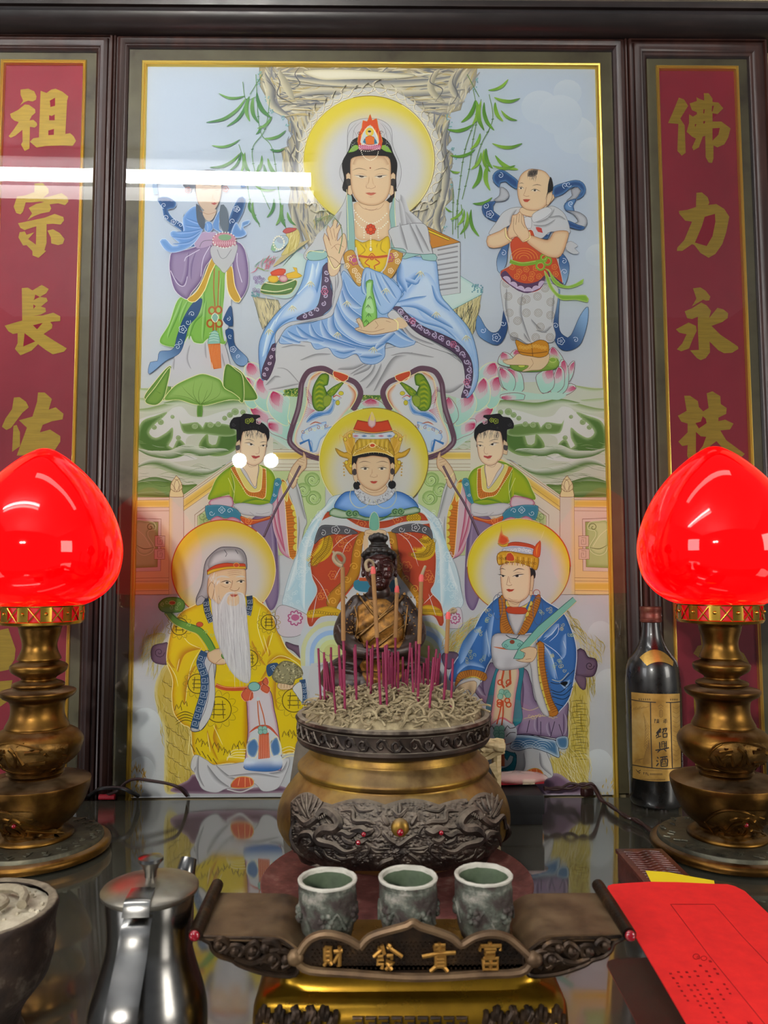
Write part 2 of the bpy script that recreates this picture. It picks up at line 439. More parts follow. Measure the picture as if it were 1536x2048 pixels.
# bamboo
def leaf(x0, y0, x1, y1, w, c, bend=.18, c2=None):
    dx, dy = x1-x0, y1-y0
    A.K([(x0, y0), (x0+dx*.3-dy*bend*.7, y0+dy*.3+dx*bend*.7), (x0+dx*.65-dy*bend*.8, y0+dy*.65+dx*bend*.8), (x1, y1)], w, c, 1, c2=c2)
def bamboo(stems, leaves, pal):
    for st in stems:
        A.K(st, 1.5, pal[3]); P = A.smooth(A.parse(st), False, 26)
        for q in P[1:-1]: A.K([(q[0]-2.6, q[1]), (q[0]+2.6, q[1]-.8)], 1.4, pal[4])
    for i, (x0, y0, x1, y1, w) in enumerate(leaves):
        leaf(x0, y0, x1, y1, w, pal[i % 3], .16 if x1 > x0 else -.16, pal[(i+1) % 3])
PL = ['5c8a52', '7fa860', '4d7c52', '6f9468', '56805a']
bamboo(['512 150 520 260 545 300 560 400 575 470', '540 200 530 260 505 300 515 360 540 420', '486 165 492 200 512 195', '478 290 490 330 500 400 520 455', '525 150 500 190'],
       [(490, 193, 438, 188, 5), (492, 198, 413, 246, 6.5), (494, 200, 454, 254, 6), (499, 194, 500, 244, 8), (507, 196, 518, 248, 8), (514, 186, 542, 236, 9), (480, 280, 424, 292, 5), (480, 308, 420, 336, 6), (482, 305, 460, 342, 5), (484, 306, 482, 346, 7), (490, 306, 504, 350, 7), (522, 252, 512, 270, 5), (544, 234, 515, 258, 6), (528, 278, 572, 262, 6), (540, 300, 570, 298, 5), (524, 312, 508, 350, 6), (536, 318, 566, 360, 8), (528, 330, 556, 372, 8), (518, 330, 524, 366, 6), (506, 404, 520, 450, 6), (500, 402, 504, 428, 5), (560, 404, 552, 452, 7), (566, 410, 572, 456, 7), (548, 398, 534, 436, 6), (552, 380, 510, 372, 5), (575, 425, 592, 452, 6)], PL)
PR = ['6a9a34', '8fb440', '4f8030', '6a8a50', '4f7848']
bamboo(['946 180 952 230 930 300 918 380 910 460', '962 200 946 280 938 340 924 400', '978 190 985 240 962 290 950 330', '934 150 958 195', '914 400 916 478', '906 380 905 470', '922 410 930 478'],
       [(976, 182, 1016, 160, 6), (988, 196, 1040, 198, 7), (950, 202, 922, 246, 8), (952, 202, 944, 252, 8), (962, 204, 968, 262, 9), (968, 206, 988, 262, 8), (990, 206, 1006, 244, 8), (1002, 222, 1034, 242, 6), (946, 250, 894, 260, 7), (960, 268, 940, 300, 7), (984, 288, 1044, 288, 7), (950, 300, 900, 312, 6), (962, 306, 942, 340, 7), (968, 300, 980, 345, 7), (972, 298, 985, 338, 8), (990, 312, 1036, 340, 8), (985, 332, 1030, 332, 6), (960, 330, 944, 378, 9), (976, 330, 980, 382, 9), (920, 345, 900, 342, 5), (945, 408, 984, 396, 6), (926, 418, 900, 440, 5), (934, 424, 920, 470, 7), (942, 420, 958, 474, 7), (928, 420, 915, 452, 6), (890, 415, 905, 425, 4)], PR)

# ---- rock shelves either side of the seat
A.T(500, 440, 3.2)
A.F('15 480 60 500 180 515 200 560 150 640 80 700 60 640 40 560', 'cdbf96', sm=0, e='9a9076', w=18, o='5e665e', ow=3)
A.hatch('15 480 60 500 180 515 200 560 150 640 80 700 60 640 40 560', 40, 60, 3.5, ['8c8468', '6a6a62', 'e0d4ae'], 80, 14, 6)
A.F('8 470 40 455 130 490 260 500 330 400 360 250 280 210 200 300 100 380 40 420', 'c9d8d6', e='b9cdcb', w=30)
A.F('1290 580 1480 480 1440 700 1420 740 1300 640', 'cdbf8c', sm=0, o='5b5a48', ow=3)
A.hatch('1290 580 1480 480 1440 700 1420 740 1300 640', 60, 90, 4, ['6a6248', '3e4a44', 'a8976a', 'e2d6aa'], 100, 10, 7)
A.F('1200 490 1345 360 1490 450 1480 480 1290 580', 'cbdad6', sm=0, e='b4cfca', w=20, o='4c8790', ow=2.5)
for i in range(26): A.E(1440+rnd.uniform(-20, 50), 425+rnd.uniform(-10, 40), 5, 5, '6a98a6')
for i in range(20): A.E(20+rnd.uniform(-12, 40), 480+rnd.uniform(-14, 14), 5, 5, '6a98a0')
# scripture box
A.F('1100 30 1345 145 1165 185', 'c8862c', sm=0, o='5a4420', ow=3); A.F('1120 55 1280 125 1270 135 1130 75', 'e3c92e', sm=0, o='6a4e18', ow=3)
A.F('1165 185 1345 145 1345 470 1220 488', 'c8c8cb', sm=0, o='4c4c4c', ow=3)
for i in range(9): A.S([(1200, 200+i*32), (1330, 175+i*33)], -16, '77747a', 'cfcfd2', 0)
# parrot, branch and fruit dish at the left
A.K('150 300 250 215 330 160 380 130', 34, 'c2b183', 1); A.K('210 300 300 200 370 150', 8, '5e6a66', 1); A.K('190 290 260 230 350 170', 5, '4d6e70', 1)
A.F('235 80 300 60 320 110 300 180 230 225 200 230 240 160', 'cfc07c', o='a89a5a', ow=2); A.hatch('240 80 300 70 315 110 295 180 240 215', 26, 60, 3, ['b8a552', 'e2d9a0'], 105, 8, 8)
A.F('150 150 190 105 240 110 245 150 190 200 150 205 135 190', 'b9cbd4', o='5c8088', ow=2); A.F('150 150 170 180 160 205 135 195', '8fb48c'); A.E(205, 130, 34, 24, 'aab6c4')
for i in range(16): A.E(185+34*math.cos(i*.4), 150+42*math.sin(i*.4), 6, 6, 'eee8d8')
A.F('210 80 235 55 300 58 275 78 230 90', 'bf5a58', o='7a3638', ow=2)
A.hatch('30 300 90 250 160 250 120 310 30 320', 30, 60, 3.5, ['c8506c', 'd07a8c', '7aa088'], -50, 25, 9)
for i in range(8): A.K([(100, 330), (30+i*14, 300+i*4)], 4, '8aa85c', 1)
for (x, y) in [(35, 375), (60, 372), (85, 385), (45, 400), (75, 405), (30, 450), (55, 455)]: A.fl(x, y, 13, 3, '8a6aa0', 5)
A.F('110 400 290 385 280 450 230 480 90 475 70 450', '5f8640', e='40602e', w=20, o='c8c070', ow=3); A.K('100 405 200 415 290 385', 6, 'f0e9c0'); A.K('70 450 170 462 270 440', 6, 'f0e9c0')
A.E(150, 380, 35, 25, 'e0c02e', e='c8982c', w=12); A.E(215, 378, 30, 24, 'd8b8b8', e='b03c64', w=14); A.F('130 340 180 315 230 320 215 355 140 360', 'd4502c', e='b83c28', w=10)
A.F('230 350 290 330 275 305 300 310 305 340 335 360 300 375 240 375', 'e0b82a', o='a87c18', ow=2)

# ---- sea
def wave(a, w, c='56783a', c2='c9cdbf', tp=1): A.S(a, w, c, c2, tp)
GR, GR2, FO = '567a38', '84a05c', 'd3d2cf'
for mir in (None, 743.5):
    A.T(260, 720, 3.84, mir)
    A.F('40 230 120 215 290 200 600 170 1250 200 1400 420 1400 700 1050 700 760 780 420 1050 300 1070 30 1070', 'c8cabc', sm=0)
    wave('40 215 160 220 330 190', 30, '9eb070'); wave('30 290 160 300 260 310', 30, 'a6b884')
    wave('30 380 140 370 300 330 420 300', 50, '8ea468', 'd0d2c6')
    wave('260 330 420 300 600 330 860 310 1000 380', 60, '6f8e4c', 'ccd0c0')
    A.F('60 480 120 440 250 410 300 400 330 370 400 360 440 400 470 430 560 440 700 400 800 380 880 390 940 430 900 470 780 520 700 540 560 560 450 590 430 640 430 720 520 760 300 780 180 700 100 620 60 590', 'd6d5d3')
    A.F('60 560 100 470 200 430 290 400 260 440 190 500 150 560 200 600 280 560 330 520 330 600 300 660 330 680 370 610 420 640 440 700 380 750 250 750 120 710 60 660', GR, e='9fb480', w=26)
    A.F('560 600 600 570 610 640 660 650 700 560 820 550 840 600 820 680 740 730 640 740 560 710 530 660', GR, e='8fa86a', w=30)
    A.F('380 440 400 490 520 480 560 520 580 480 640 490 700 490 760 500 800 520 820 570 740 590 560 570 440 570 400 540', '6d8a4a', e='a3b788', w=18)
    for (x, y, r) in [(730, 450, 20), (770, 425, 24), (810, 400, 30), (870, 405, 22), (500, 510, 24), (620, 500, 24), (680, 495, 22), (375, 600, 20), (240, 480, 24), (190, 520, 20), (330, 440, 16)]:
        A.E(x, y, r, r*.9, '8fa56e', e='b4c49a', w=r*.6); A.R(x-2, y-2, r*.8, 2.5, '6c7c54')
    wave('60 690 160 740 320 760 440 720 560 740 760 700', -70, GR, 'cfd2c6'); wave('50 800 200 790 400 850 560 870 740 800', 46, '4e7232', 'b9c4a6')
    wave('50 830 200 800 400 870 600 880 720 820', -60, '5d8040', 'd2d4cc')
    wave('40 940 200 900 420 960 560 960 640 920', 80, '587c3a', 'cbd0c0'); A.F('30 960 200 930 400 960 520 960 420 1050 300 1065 30 1065', '7c9a58', e='5d8038', w=40)
    wave('40 1040 250 1050 420 1050', -40, '4e7030', '8ea670')
    A.hatch('60 600 900 640 740 780 80 760', 30, 120, 2.2, ['4e6c34', '9ab078', 'dcdcd2'], 3, 8, 10)
    A.hatch('40 800 700 800 560 1000 40 1040', 36, 160, 2.2, ['4e6c34', 'a9bb8c', '7a9656'], 4, 5, 11)
    A.hatch('950 600 1200 640 1200 700 1060 700', 12, 90, 4, ['5b7c3c', '8aa468'], 5, 6, 12)
    # balustrade
    YE, CR, BR = 'dcbf5e', 'd8d2c4', '8a5a3c'
    # far horizontal rail and pierced stone panel
    A.F('1040 690 1500 690 1500 1500 1040 1500', 'c3cf9a', sm=0); A.F('1040 685 1500 685 1500 850 1040 850', CR, sm=0)
    A.F('1040 712 1500 712 1500 762 1040 762', YE, sm=0, e='e6cf86', w=16)
    for y in (690, 708, 766, 800, 826, 852): A.K([(1040, y), (1500, y)], 3.2, 'a08468', sm=0)
    for (x, y) in [(1400, 920), (1410, 1060), (1330, 1000)]:
        A.E(x, y, 60, 56, 'b6ca8a', e='8fae66', w=26); A.curl(x, y, 50, 5, '64824a', 1, 1.4); A.curl(x+4, y+4, 46, 4, 'd8e2bc', 1, 1.2)
    # sloping rail
    A.F('300 1060 420 1065 1100 560 1100 1500 700 1700 300 1700', CR, sm=0)
    A.F('410 1040 760 790 900 760 900 1300 410 1300', CR, sm=0)
    A.F('412 1075 790 810 900 740 900 840 840 850 412 1160', YE, sm=0, e='e6cf86', w=22)
    for (a, b) in [((412, 1050), (800, 770)), ((412, 1068), (800, 792)), ((412, 1130), (800, 850)), ((412, 1160), (800, 890))]: A.K([a, b], 3.2, 'a07c50', sm=0)
    A.F('500 1190 620 1100 800 1000 800 1300 500 1300', 'dcd4c6', sm=0, o=BR, ow=3); A.F('520 1200 630 1120 760 1060 760 1300 520 1300', 'a9bd80', sm=0, e='c6d2a2', w=30, o=BR, ow=2)
    for (x, y) in [(560, 1200), (620, 1160), (590, 1230)]: A.curl(x, y, 36, 4, '6c8a50', 1, 1.3)
    # side bay
    A.F('20 1055 310 1055 310 1800 20 1800', 'd9c9bc', sm=0, g=('l', 170, 1200, 310, 1500, 'dfcb96'))
    A.F('20 1078 308 1078 308 1130 20 1130', YE, sm=0, e='e6cf86', w=14); A.F('20 1710 308 1710 308 1765 20 1770', YE, sm=0, e='e6cf86', w=14)
    for y in (1056, 1074, 1132, 1158, 1672, 1696, 1770, 1800): A.K([(20, y+4), (306, y)], 3.2, 'a07c50', sm=0)
    A.F('20 1215 242 1222 238 1620 20 1625', 'd9cbc2', sm=0, o=BR, ow=3); A.F('20 1240 220 1244 214 1590 20 1598', 'b3c78c', sm=0, e='8fab62', w=34, o=BR, ow=2)
    A.F('45 1250 120 1238 190 1250 200 1300 150 1310 140 1350 190 1440 150 1490 90 1495 50 1440', 'c4d3a0', e='9db878', w=24, o='d9e2c0', ow=4)
    A.curl(160, 1285, 34, 5, '56743c', -1, 1.3); A.K('50 1420 110 1450 190 1440', 6, '5a783e', 1); A.K('50 1300 110 1350 160 1430', 4, 'dfe6c8')
    A.F('195 1350 272 1352 270 1435 195 1432', 'd9c4b4', sm=0, o=BR, ow=3); A.F('190 1452 270 1450 270 1530 190 1530', 'd9c4b4', sm=0, o=BR, ow=3)
    for yy in (1365, 1465): A.K([(250, yy), (215, yy), (215, yy+50), (250, yy+50), (250, yy+16), (234, yy+16), (234, yy+34)], 3, BR, sm=0)
    # post
    A.F('306 1030 414 1030 416 1800 302 1800', 'd3cbbf', sm=0, o=BR, ow=3); A.F('306 1060 340 1060 338 1800 302 1800', 'dccb98', g=('l', 305, 1000, 342, 1000, 'd3cbbf'), sm=0)
    A.F('318 990 340 985 400 985 404 1010 414 1035 410 1052 308 1052 306 1035', 'dfd2a4', o=BR, ow=3)
    A.F('358 890 385 920 400 950 405 985 380 1010 340 1010 315 990 318 950 340 915', 'dccfa4', o=BR, ow=3)
    A.F('362 920 382 960 362 1010 342 965', 'e2d6ae', o=BR, ow=2.5); A.K('320 950 340 975 345 1010', 2.5, BR); A.K('402 950 385 975 380 1010', 2.5, BR); A.K('345 915 362 925 380 915', 2.5, BR)
# under the balustrade
A.T(0, 0, 1)
A.F('258 1190 1232 1190 1232 1610 250 1610', 'c8c9ce', sm=0, g=('l', 0, 1300, 0, 1600, 'bebfc3'))
for (x, y, r) in [(1200, 1270, 26), (1217, 1370, 30), (1195, 1530, 30), (292, 1450, 32), (285, 1540, 26)]:
    A.F([(x+r*math.cos(a), y+r*1.1*math.sin(a)) for a in [2*PI*i/18 for i in range(18)]], 'd2d5d9', g=('l', x, y-r, x, y+r, 'c4c6ca'))
A.hatch('262 1520 292 1540 286 1592 258 1592', 60, 14, 2.2, ['c8a860', 'b88f3c', 'd6c296', 'a87c30'], 90, 30, 3)
A.hatch('1208 1560 1232 1540 1232 1592 1200 1592', 30, 10, 2, ['c8b060', 'b89a4c', 'd6c8a0'], 90, 30, 4)
KBG = A.k

# ---------------------------------------------------------------- Lotus seats
def petal(a, tip, root, n=7, pk='c03060', base='c9d8d2', o='8e5a64', om=0):
    """pink tip fading to pale green, with fine veins"""
    A.F(a, base, g=('l', tip[0], tip[1], root[0], root[1], 'a9d0c4'), o=o, ow=4, om=om)
    tx, ty = tip; P = A.parse(a); cx = sum(p[0] for p in P)/len(P); cy = sum(p[1] for p in P)/len(P)
    Q = [(tx+(p[0]-tx)*.72, ty+(p[1]-ty)*.72) for p in P]
    Q = [(q[0]*.86+cx*.14+(tx-cx)*.13, q[1]*.86+cy*.14+(ty-cy)*.13) for q in Q]
    A.F(Q, 'd3a4b4', g=('l', tx, ty, tx+(root[0]-tx)*.6, ty+(root[1]-ty)*.6, 'cdc9c9')); 
    A.F([(tx+(q[0]-tx)*.7, ty+(q[1]-ty)*.7) for q in Q], pk, g=('l', tx, ty, tx+(root[0]-tx)*.48, ty+(root[1]-ty)*.48, 'd2a9b8'))
    L = math.hypot(root[0]-tx, root[1]-ty); ux, uy = (root[0]-tx)/L, (root[1]-ty)/L
    for i in range(n):
        k = (i-(n-1)/2)/n; A.K([(tx+ux*L*.06-uy*k*L*.06, ty+uy*L*.06+ux*k*L*.06), (tx+ux*L*.5-uy*k*L*.55, ty+uy*L*.5+ux*k*L*.55)], 2.2, 'c26a8c', 2)
A.k = KBG
# left and right petals round the big lotus (left side, mirrored right)
for mir in (None, 743.5):
    A.T(400, 720, 4.995, mir)
    gm = 1
    A.F('440 160 600 60 1000 240 1100 500 900 900 700 760 480 560', 'b9d3c8', sm=0, e='cad6d0', w=40)
    petal('480 30 600 60 680 200 600 300 480 260 440 130', (490, 40), (600, 300), 6, o=GO, om=gm)
    petal('500 470 570 450 700 520 900 640 900 800 700 700 560 600', (510, 500), (800, 640), 6, o=GO, om=gm)
    petal('680 600 780 600 900 640 900 800 800 770 700 720', (690, 660), (900, 700), 7, o='9a6070')
    petal('440 170 560 210 600 300 560 480 470 460 420 330', (450, 180), (540, 460), 6, o=GO, om=gm)
    petal('600 180 680 260 740 380 690 520 600 480 540 400 540 260', (600, 190), (660, 500), 6, o=GO, om=gm)
    petal('1000 350 1040 420 1000 600 920 650 870 560 870 440 920 380', (990, 355), (930, 640), 6, o=GO, om=gm)
    petal('730 310 840 350 900 400 880 560 880 660 780 620 700 540 670 440 690 360', (730, 320), (880, 640), 8, o=GO, om=gm)
# centre petals
A.T(580, 720, 4.518)
A.F('0 235 300 260 700 300 820 300 1000 330 1500 230 1500 560 0 560', 'bccfb8', sm=0)
A.F('-40 240 40 235 100 250 90 330 -40 320', '4f7c34', e='8fae50', w=24); A.F('650 290 740 300 830 320 810 370 650 360', '5a8038', e='a8b860', w=20)
for i in range(90): A.E(rnd.uniform(-60, 90), rnd.uniform(265, 330), 3, 6, 'cfd06c' if i % 2 else '3f6a2c')
for i in range(50): A.E(rnd.uniform(655, 825), rnd.uniform(310, 370), 3, 6, 'cfd06c' if i % 2 else '3f6a2c')
petal('730 352 800 370 850 410 850 460 640 460 600 420 660 375', (730, 356), (730, 520), 9)
petal('1430 340 1500 420 1520 520 1470 580 1400 560 1380 400', (1430, 345), (1460, 560), 6)
# ---------------------------------------------------------------- seated white robed figure
A.k = KBG+60
A.T(580, 170, 4.8)
# flame ring
ring = [(770+690*math.cos(a)*(1+.0), 735+700*math.sin(a)) for a in [math.radians(t) for t in range(140, 401, 8)]]
inn = [(760+600*math.cos(a), 735+590*math.sin(a)) for a in [math.radians(t) for t in range(400, 139, -8)]]
A.F(ring+inn, 'cfccc9', sm=0)
for i in range(33):
    t0 = 132+i*8.6; up_ = 1 if t0 > 270 else -1
    a0 = math.radians(t0); 
    def pp(r, t): t = math.radians(t); return (762+r*math.cos(t)*.985, 735+r*math.sin(t))
    r0 = 640; tip = 742+16*math.sin(i*2.1)+(26 if 265 < t0 < 275 else 0)
    s_ = 5.5 if t0 < 270 else -5.5
    P = [pp(r0+14, t0-s_), pp(r0+4, t0-s_*.3), pp(r0+34, t0+s_*.5), pp(tip-30, t0+s_*.8), pp(tip+4, t0+s_*1.6), pp(tip-38, t0+s_*.55), pp(r0+22, t0+s_*1.15), pp(r0+14, t0+s_*1.55)]
    A.F(P, 'd3d0cd', sm=1); A.K([(p[0]+3, p[1]+3) for p in P], 5, '5e4e42'); A.K(P, 5.5, 'f4ead0')
A.F([(760+628*math.cos(2*PI*i/60), 735+620*math.sin(2*PI*i/60)) for i in range(60)], 'cfced2', g=('r', 800, 800, 400, 640, 'd9c94a'), o='8a7430', ow=6)
A.K([(760+630*math.cos(math.radians(t)), 735+622*math.sin(math.radians(t))) for t in range(130, 260, 6)], 5, GO, m=1)
A.K([(760+622*math.cos(math.radians(t)), 735+616*math.sin(math.radians(t))) for t in range(-60, 45, 6)], 6, GO, m=1)
# veil behind the head, shoulders
A.F('560 420 640 350 760 330 880 350 970 430 990 600 1060 780 1060 920 1010 1040 1010 1100 1280 1340 1340 1536 1200 1700 200 1700 250 1480 480 1200 545 1060 545 1010 480 880 490 780 545 680', 'c9c8cc', o='77757a', ow=3)
for p in ['560 640 560 480 640 370', '600 560 620 430 690 360', '980 640 960 470 880 370', '940 560 910 430 860 370', '610 600 640 500 600 440', '930 560 900 500 930 460']: A.K(p, 5, '9a989e', 1)
A.S('500 1220 460 1350 430 1500', 70, 'a5a3a8', 'c9c8cc'); A.S('1060 1060 1070 1250 1200 1536', -90, '9c9aa0', 'cdccd0'); A.S('1100 1220 1180 1350 1290 1536', -60, 'a5a3a8', 'cdccd0'); A.S('1040 1100 1060 1300 1100 1536', -50, 'a3a1a6', 'cdccd0')
# hair and headdress
A.F('560 640 600 540 700 500 860 500 950 560 990 660 1030 760 1020 900 1020 1000 980 1040 540 1040 520 900 500 760', '23201f', sm=1)
A.F('590 980 600 1060 640 1130 600 1130 590 1060', INK); A.F('920 1140 970 1060 1000 980 1000 1120 960 1140', INK)
A.F('540 1000 590 1060 590 1150 560 1150 545 1060', '2c2a2a')
A.F('915 1130 990 1060 1000 1120', INK)
# ears
for s_ in (1, -1):
    cx = 775
    A.F([(cx-s_*(cx-x), y) for x, y in [(540, 870), (560, 850), (580, 870), (590, 960), (600, 1050), (580, 1070), (555, 1050), (560, 980), (545, 930)]], SK, o=SKD, ow=2.5)
    A.F([(cx-s_*(cx-x), y) for x, y in [(538, 915), (560, 905), (585, 915), (585, 970), (560, 980), (545, 965)]], '3a3432')
# face, neck, chest
A.F('610 1150 640 1130 930 1120 950 1180 960 1300 950 1440 940 1480 780 1500 640 1480 620 1340 620 1240', SK, e='cfae88', w=40)
A.F('580 760 600 710 680 690 770 688 860 690 940 700 965 760 968 900 965 980 945 1060 910 1115 850 1155 775 1165 700 1150 640 1110 605 1050 585 960', SK, e='c9a27a', w=26, o='8a6248', ow=3)
A.S('600 770 640 705 770 695 900 700 950 770', 40, 'c9a582', SK, 0)
A.K('660 1150 720 1200 850 1200 900 1150', 3, SKD); A.K('720 1190 780 1215 840 1190', 3, SKD)
for s_ in (1, -1):
    X = lambda x: 775+s_*(x-775)
    A.K([(X(598), 832), (X(640), 812), (X(690), 812), (X(742), 830)], 5, '6b4c38', 1)
    A.F([(X(620), 876), (X(660), 872), (X(700), 876), (X(740), 890), (X(710), 905), (X(670), 905), (X(645), 892)], 'ded4c6')
    A.F([(X(664), 876), (X(700), 880), (X(712), 892), (X(690), 898), (X(668), 892)], '5a5048')
    A.K([(X(614), 874), (X(650), 876), (X(690), 882), (X(742), 888)], 6, '3c3230', 1); A.K([(X(640), 864), (X(690), 862), (X(735), 876)], 2.5, SKD, 1); A.K([(X(650), 896), (X(690), 908), (X(725), 900)], 2.5, SKD, 1)
A.S('758 880 750 940 735 980', -16, 'c29a74', SK); A.S('790 890 800 950 815 985', 10, 'c8a07c', SK)
A.K('730 980 735 1000 760 998 778 1006 800 998 820 990 818 975', 3.2, SKD); A.K('736 940 730 975 738 995', 2.5, SKD, 1)
A.F('722 1046 760 1040 778 1044 800 1040 830 1046 800 1064 778 1070 755 1064', 'c4705c'); A.K('722 1047 778 1050 830 1047', 3, '8e3c34', 1); A.K('750 1080 775 1086 800 1080', 2.5, SKD, 1)
A.E(771, 806, 7, 7, '9a4c30')
# crown
A.F('770 290 790 350 830 330 850 420 870 480 890 560 880 620 660 620 650 540 665 470 690 420 700 350 740 360', 'd2572c', o='c8a040', ow=2)
for i in range(13): x = 665+i*17; A.K([(x, 560), (x+6*math.sin(i), 470), (x+4, 400-abs(6-i)*-8)], 7, 'e8b040' if i % 2 else 'c84424', 1)
A.F('770 395 810 440 840 500 840 580 690 580 690 500 720 440', 'c9d8dc', o=GO, ow=4); A.E(765, 462, 40, 42, 'e0cc4a'); A.E(763, 470, 17, 22, SK); A.E(763, 456, 16, 10, '33363a'); A.F('720 575 730 510 765 495 805 510 815 575', 'dc7a30', o='8a4020', ow=2); A.F('700 560 715 520 730 575', '3c7ca0'); A.F('812 520 838 570 810 578', '3c7ca0')
for i in range(12):
    x = 668+i*17.5; A.F([(x-14, 600), (x, 578), (x+14, 600), (x+4, 634), (x-4, 634)], 'd8a0b8', e='b84880', w=6)
A.dots('665 590 720 580 765 592 850 580', 5, 16, 'f2ecdc'); A.dots('660 610 700 640 765 645 860 615', 5, 16, 'f2ecdc')
for s_ in (1, -1):
    X = lambda x: 768+s_*(x-768)
    A.F([(X(560), 660), (X(600), 600), (X(650), 580), (X(660), 620), (X(610), 650), (X(580), 655)], '8fb84a', o='55802c', ow=2)
    A.F([(X(600), 550), (X(620), 540), (X(650), 560), (X(655), 590), (X(620), 585)], '2c2826'); A.curl(X(665), 470, 22, 4, '3a3432', s_, 1.1)
    for j in range(3): A.curl(X(600+j*4), 560+j*30, 24, 3, '8f9296', s_, 1.0)
A.dots('680 640 710 700 770 732 830 700 850 640', 5.5, 14, 'f2ecdc')
A.K('770 400 820 470 848 580', 6, 'f4f0e8', 1)
# teal borders of the veil
A.F('550 1060 590 1070 600 1180 612 1300 622 1480 620 1600 560 1600 545 1300', '93b8b4', o='4c6a6a', ow=3, om=0); A.K('545 1010 550 1150 556 1300 560 1500', 5, GO, m=1)
A.F('970 1180 990 1100 1005 1080 1010 1300 1025 1480 1020 1600 975 1600 970 1400 955 1250', '93b8b4', o='4c6a6a', ow=3); A.K('1008 1030 1005 1150 1010 1300 1030 1536', 5, GO, m=1)
# blue robe etc in lower frame
A.T(500, 440, 3.2)
BL, BM, BP = '4f82bd', '86acd6', 'b3c8e0'
# white skirt
A.F('190 780 400 790 700 850 900 820 1100 790 1330 900 1375 1000 1370 1130 1300 1120 1200 1030 1000 960 800 1110 700 1020 500 940 350 1000 310 1060 180 1090 110 1090 90 1020 160 880', CW, o='8a878c', ow=3)
A.F('90 1020 170 860 190 780 380 800 800 900 1100 800 1340 910 1375 1010 1372 1140 1290 1130 1150 1080 1000 1100 900 1120 700 1120 500 1080 330 1075 180 1095 110 1095', CW)
for (p, w) in [('320 900 420 860 520 860', 22), ('540 860 680 860 760 960', 16), ('660 1000 760 960 790 900', -30), ('700 1040 770 980 800 920', 26), ('740 1080 800 1000 840 920', 30), ('790 1100 840 1000 920 880 1040 850', 40), ('900 870 1000 850 1180 880', 20), ('560 960 660 960 740 920', -30), ('100 1060 160 1000 200 1010', 26), ('120 1090 200 1080 330 1050', -16), ('1150 1090 1280 1110 1370 1050', -40), ('170 950 240 960 330 1060', 10), ('640 990 700 950 780 910', 20), ('200 820 280 800 360 810', 16)]: A.S(p, w, '8d8a8e', CW)
# blue under robe
A.F('190 790 230 700 330 640 520 560 570 440 600 330 700 430 740 320 820 330 900 370 980 480 900 600 960 700 1060 780 1050 800 960 820 870 790 860 880 800 925 720 915 680 860 600 890 540 870 500 820 420 830 370 760 300 790', '93b3d8', e='a9c2dc', w=20, o='3e6ea8', ow=3)
for (p, w) in [('600 380 640 480 720 560', 60), ('590 450 640 560 760 640 860 640', 60), ('550 520 620 650 760 740 900 730', 66), ('540 570 560 700 720 800 870 790', 66), ('460 640 520 740 640 790 800 830', 60), ('390 660 440 740 560 780 680 820', 54), ('300 680 380 740 480 780', 40), ('240 710 320 750 380 765', 30), ('200 740 280 770 330 790', 26), ('940 720 880 780 800 840', 40), ('700 880 780 890 850 870', -40), ('540 840 600 860 680 840', -30), ('910 620 940 700 1050 780', 30)]:
    A.S(p, w, BL, 'ccd8e6'); 
for p in ['600 380 640 480 720 560', '590 450 640 560 760 640 860 640', '550 520 620 650 760 740 900 730', '540 570 560 700 720 800 870 790', '460 640 520 740 640 790 800 830', '390 660 440 740 560 780 680 820']: A.K(p, 3, 'dce6f0', 1)
# left sleeve (viewer's left): outer robe
A.F('370 260 440 240 500 250 490 330 520 420 530 560 480 620 400 660 250 680 200 730 170 800 150 880 90 1030 65 960 60 800 110 680 200 570 290 490 340 380', '9dbbdc', e='7aa3d2', w=26, o='3c5c86', ow=3)
for (p, w) in [('440 270 400 380 330 470 230 560 130 700 90 860', -50), ('400 280 370 400 300 480', -40), ('300 620 200 680 140 780 110 900', 34), ('470 300 440 440 400 540 310 620', 40), ('160 640 110 740 80 880', -30)]: A.S(p, w, 'e0e8f0' if w < 0 else '4f82bd', 'a9c4e0')
A.F('290 500 380 420 430 480 380 580 300 620 200 650 160 690 200 600', 'c6d3e4', e='9dbbdd', w=30)
# purple patterned sleeve border + white lining
A.F('470 300 510 280 520 360 515 430 530 480 520 560 480 600 420 640 300 640 330 610 420 570 450 500 460 400', '55405a', o='302838', ow=3)
for (x, y) in [(490, 340), (488, 390), (480, 440), (482, 490), (470, 540), (430, 580), (390, 600), (350, 620)]: A.curl(x, y, 17, 7, 'c3b4cc', 1, 1.2, x); 
A.fl(478, 462, 22, 5, 'd06a8c', 6)
A.F('510 350 560 300 590 400 580 460 545 560 520 620 420 650 300 670 230 700 180 780 165 800 170 720 250 660 380 640 480 610 530 550 530 440', CW, o='77757a', ow=3)
for (p, w) in [('560 330 570 400 550 470 530 560', 18), ('470 630 380 655 270 680', 12), ('545 360 545 440 535 500', -12)]: A.S(p, w, '8a888e', CW)
A.F('145 800 165 790 160 860 165 900 140 980 110 1030 80 1020 80 960 110 880', '5a455c', o='302838', ow=2)
for (x, y) in [(150, 830), (140, 880), (125, 920), (110, 960), (95, 990)]: A.curl(x, y, 13, 6, 'cdb8cc', 1, 1.2, x)
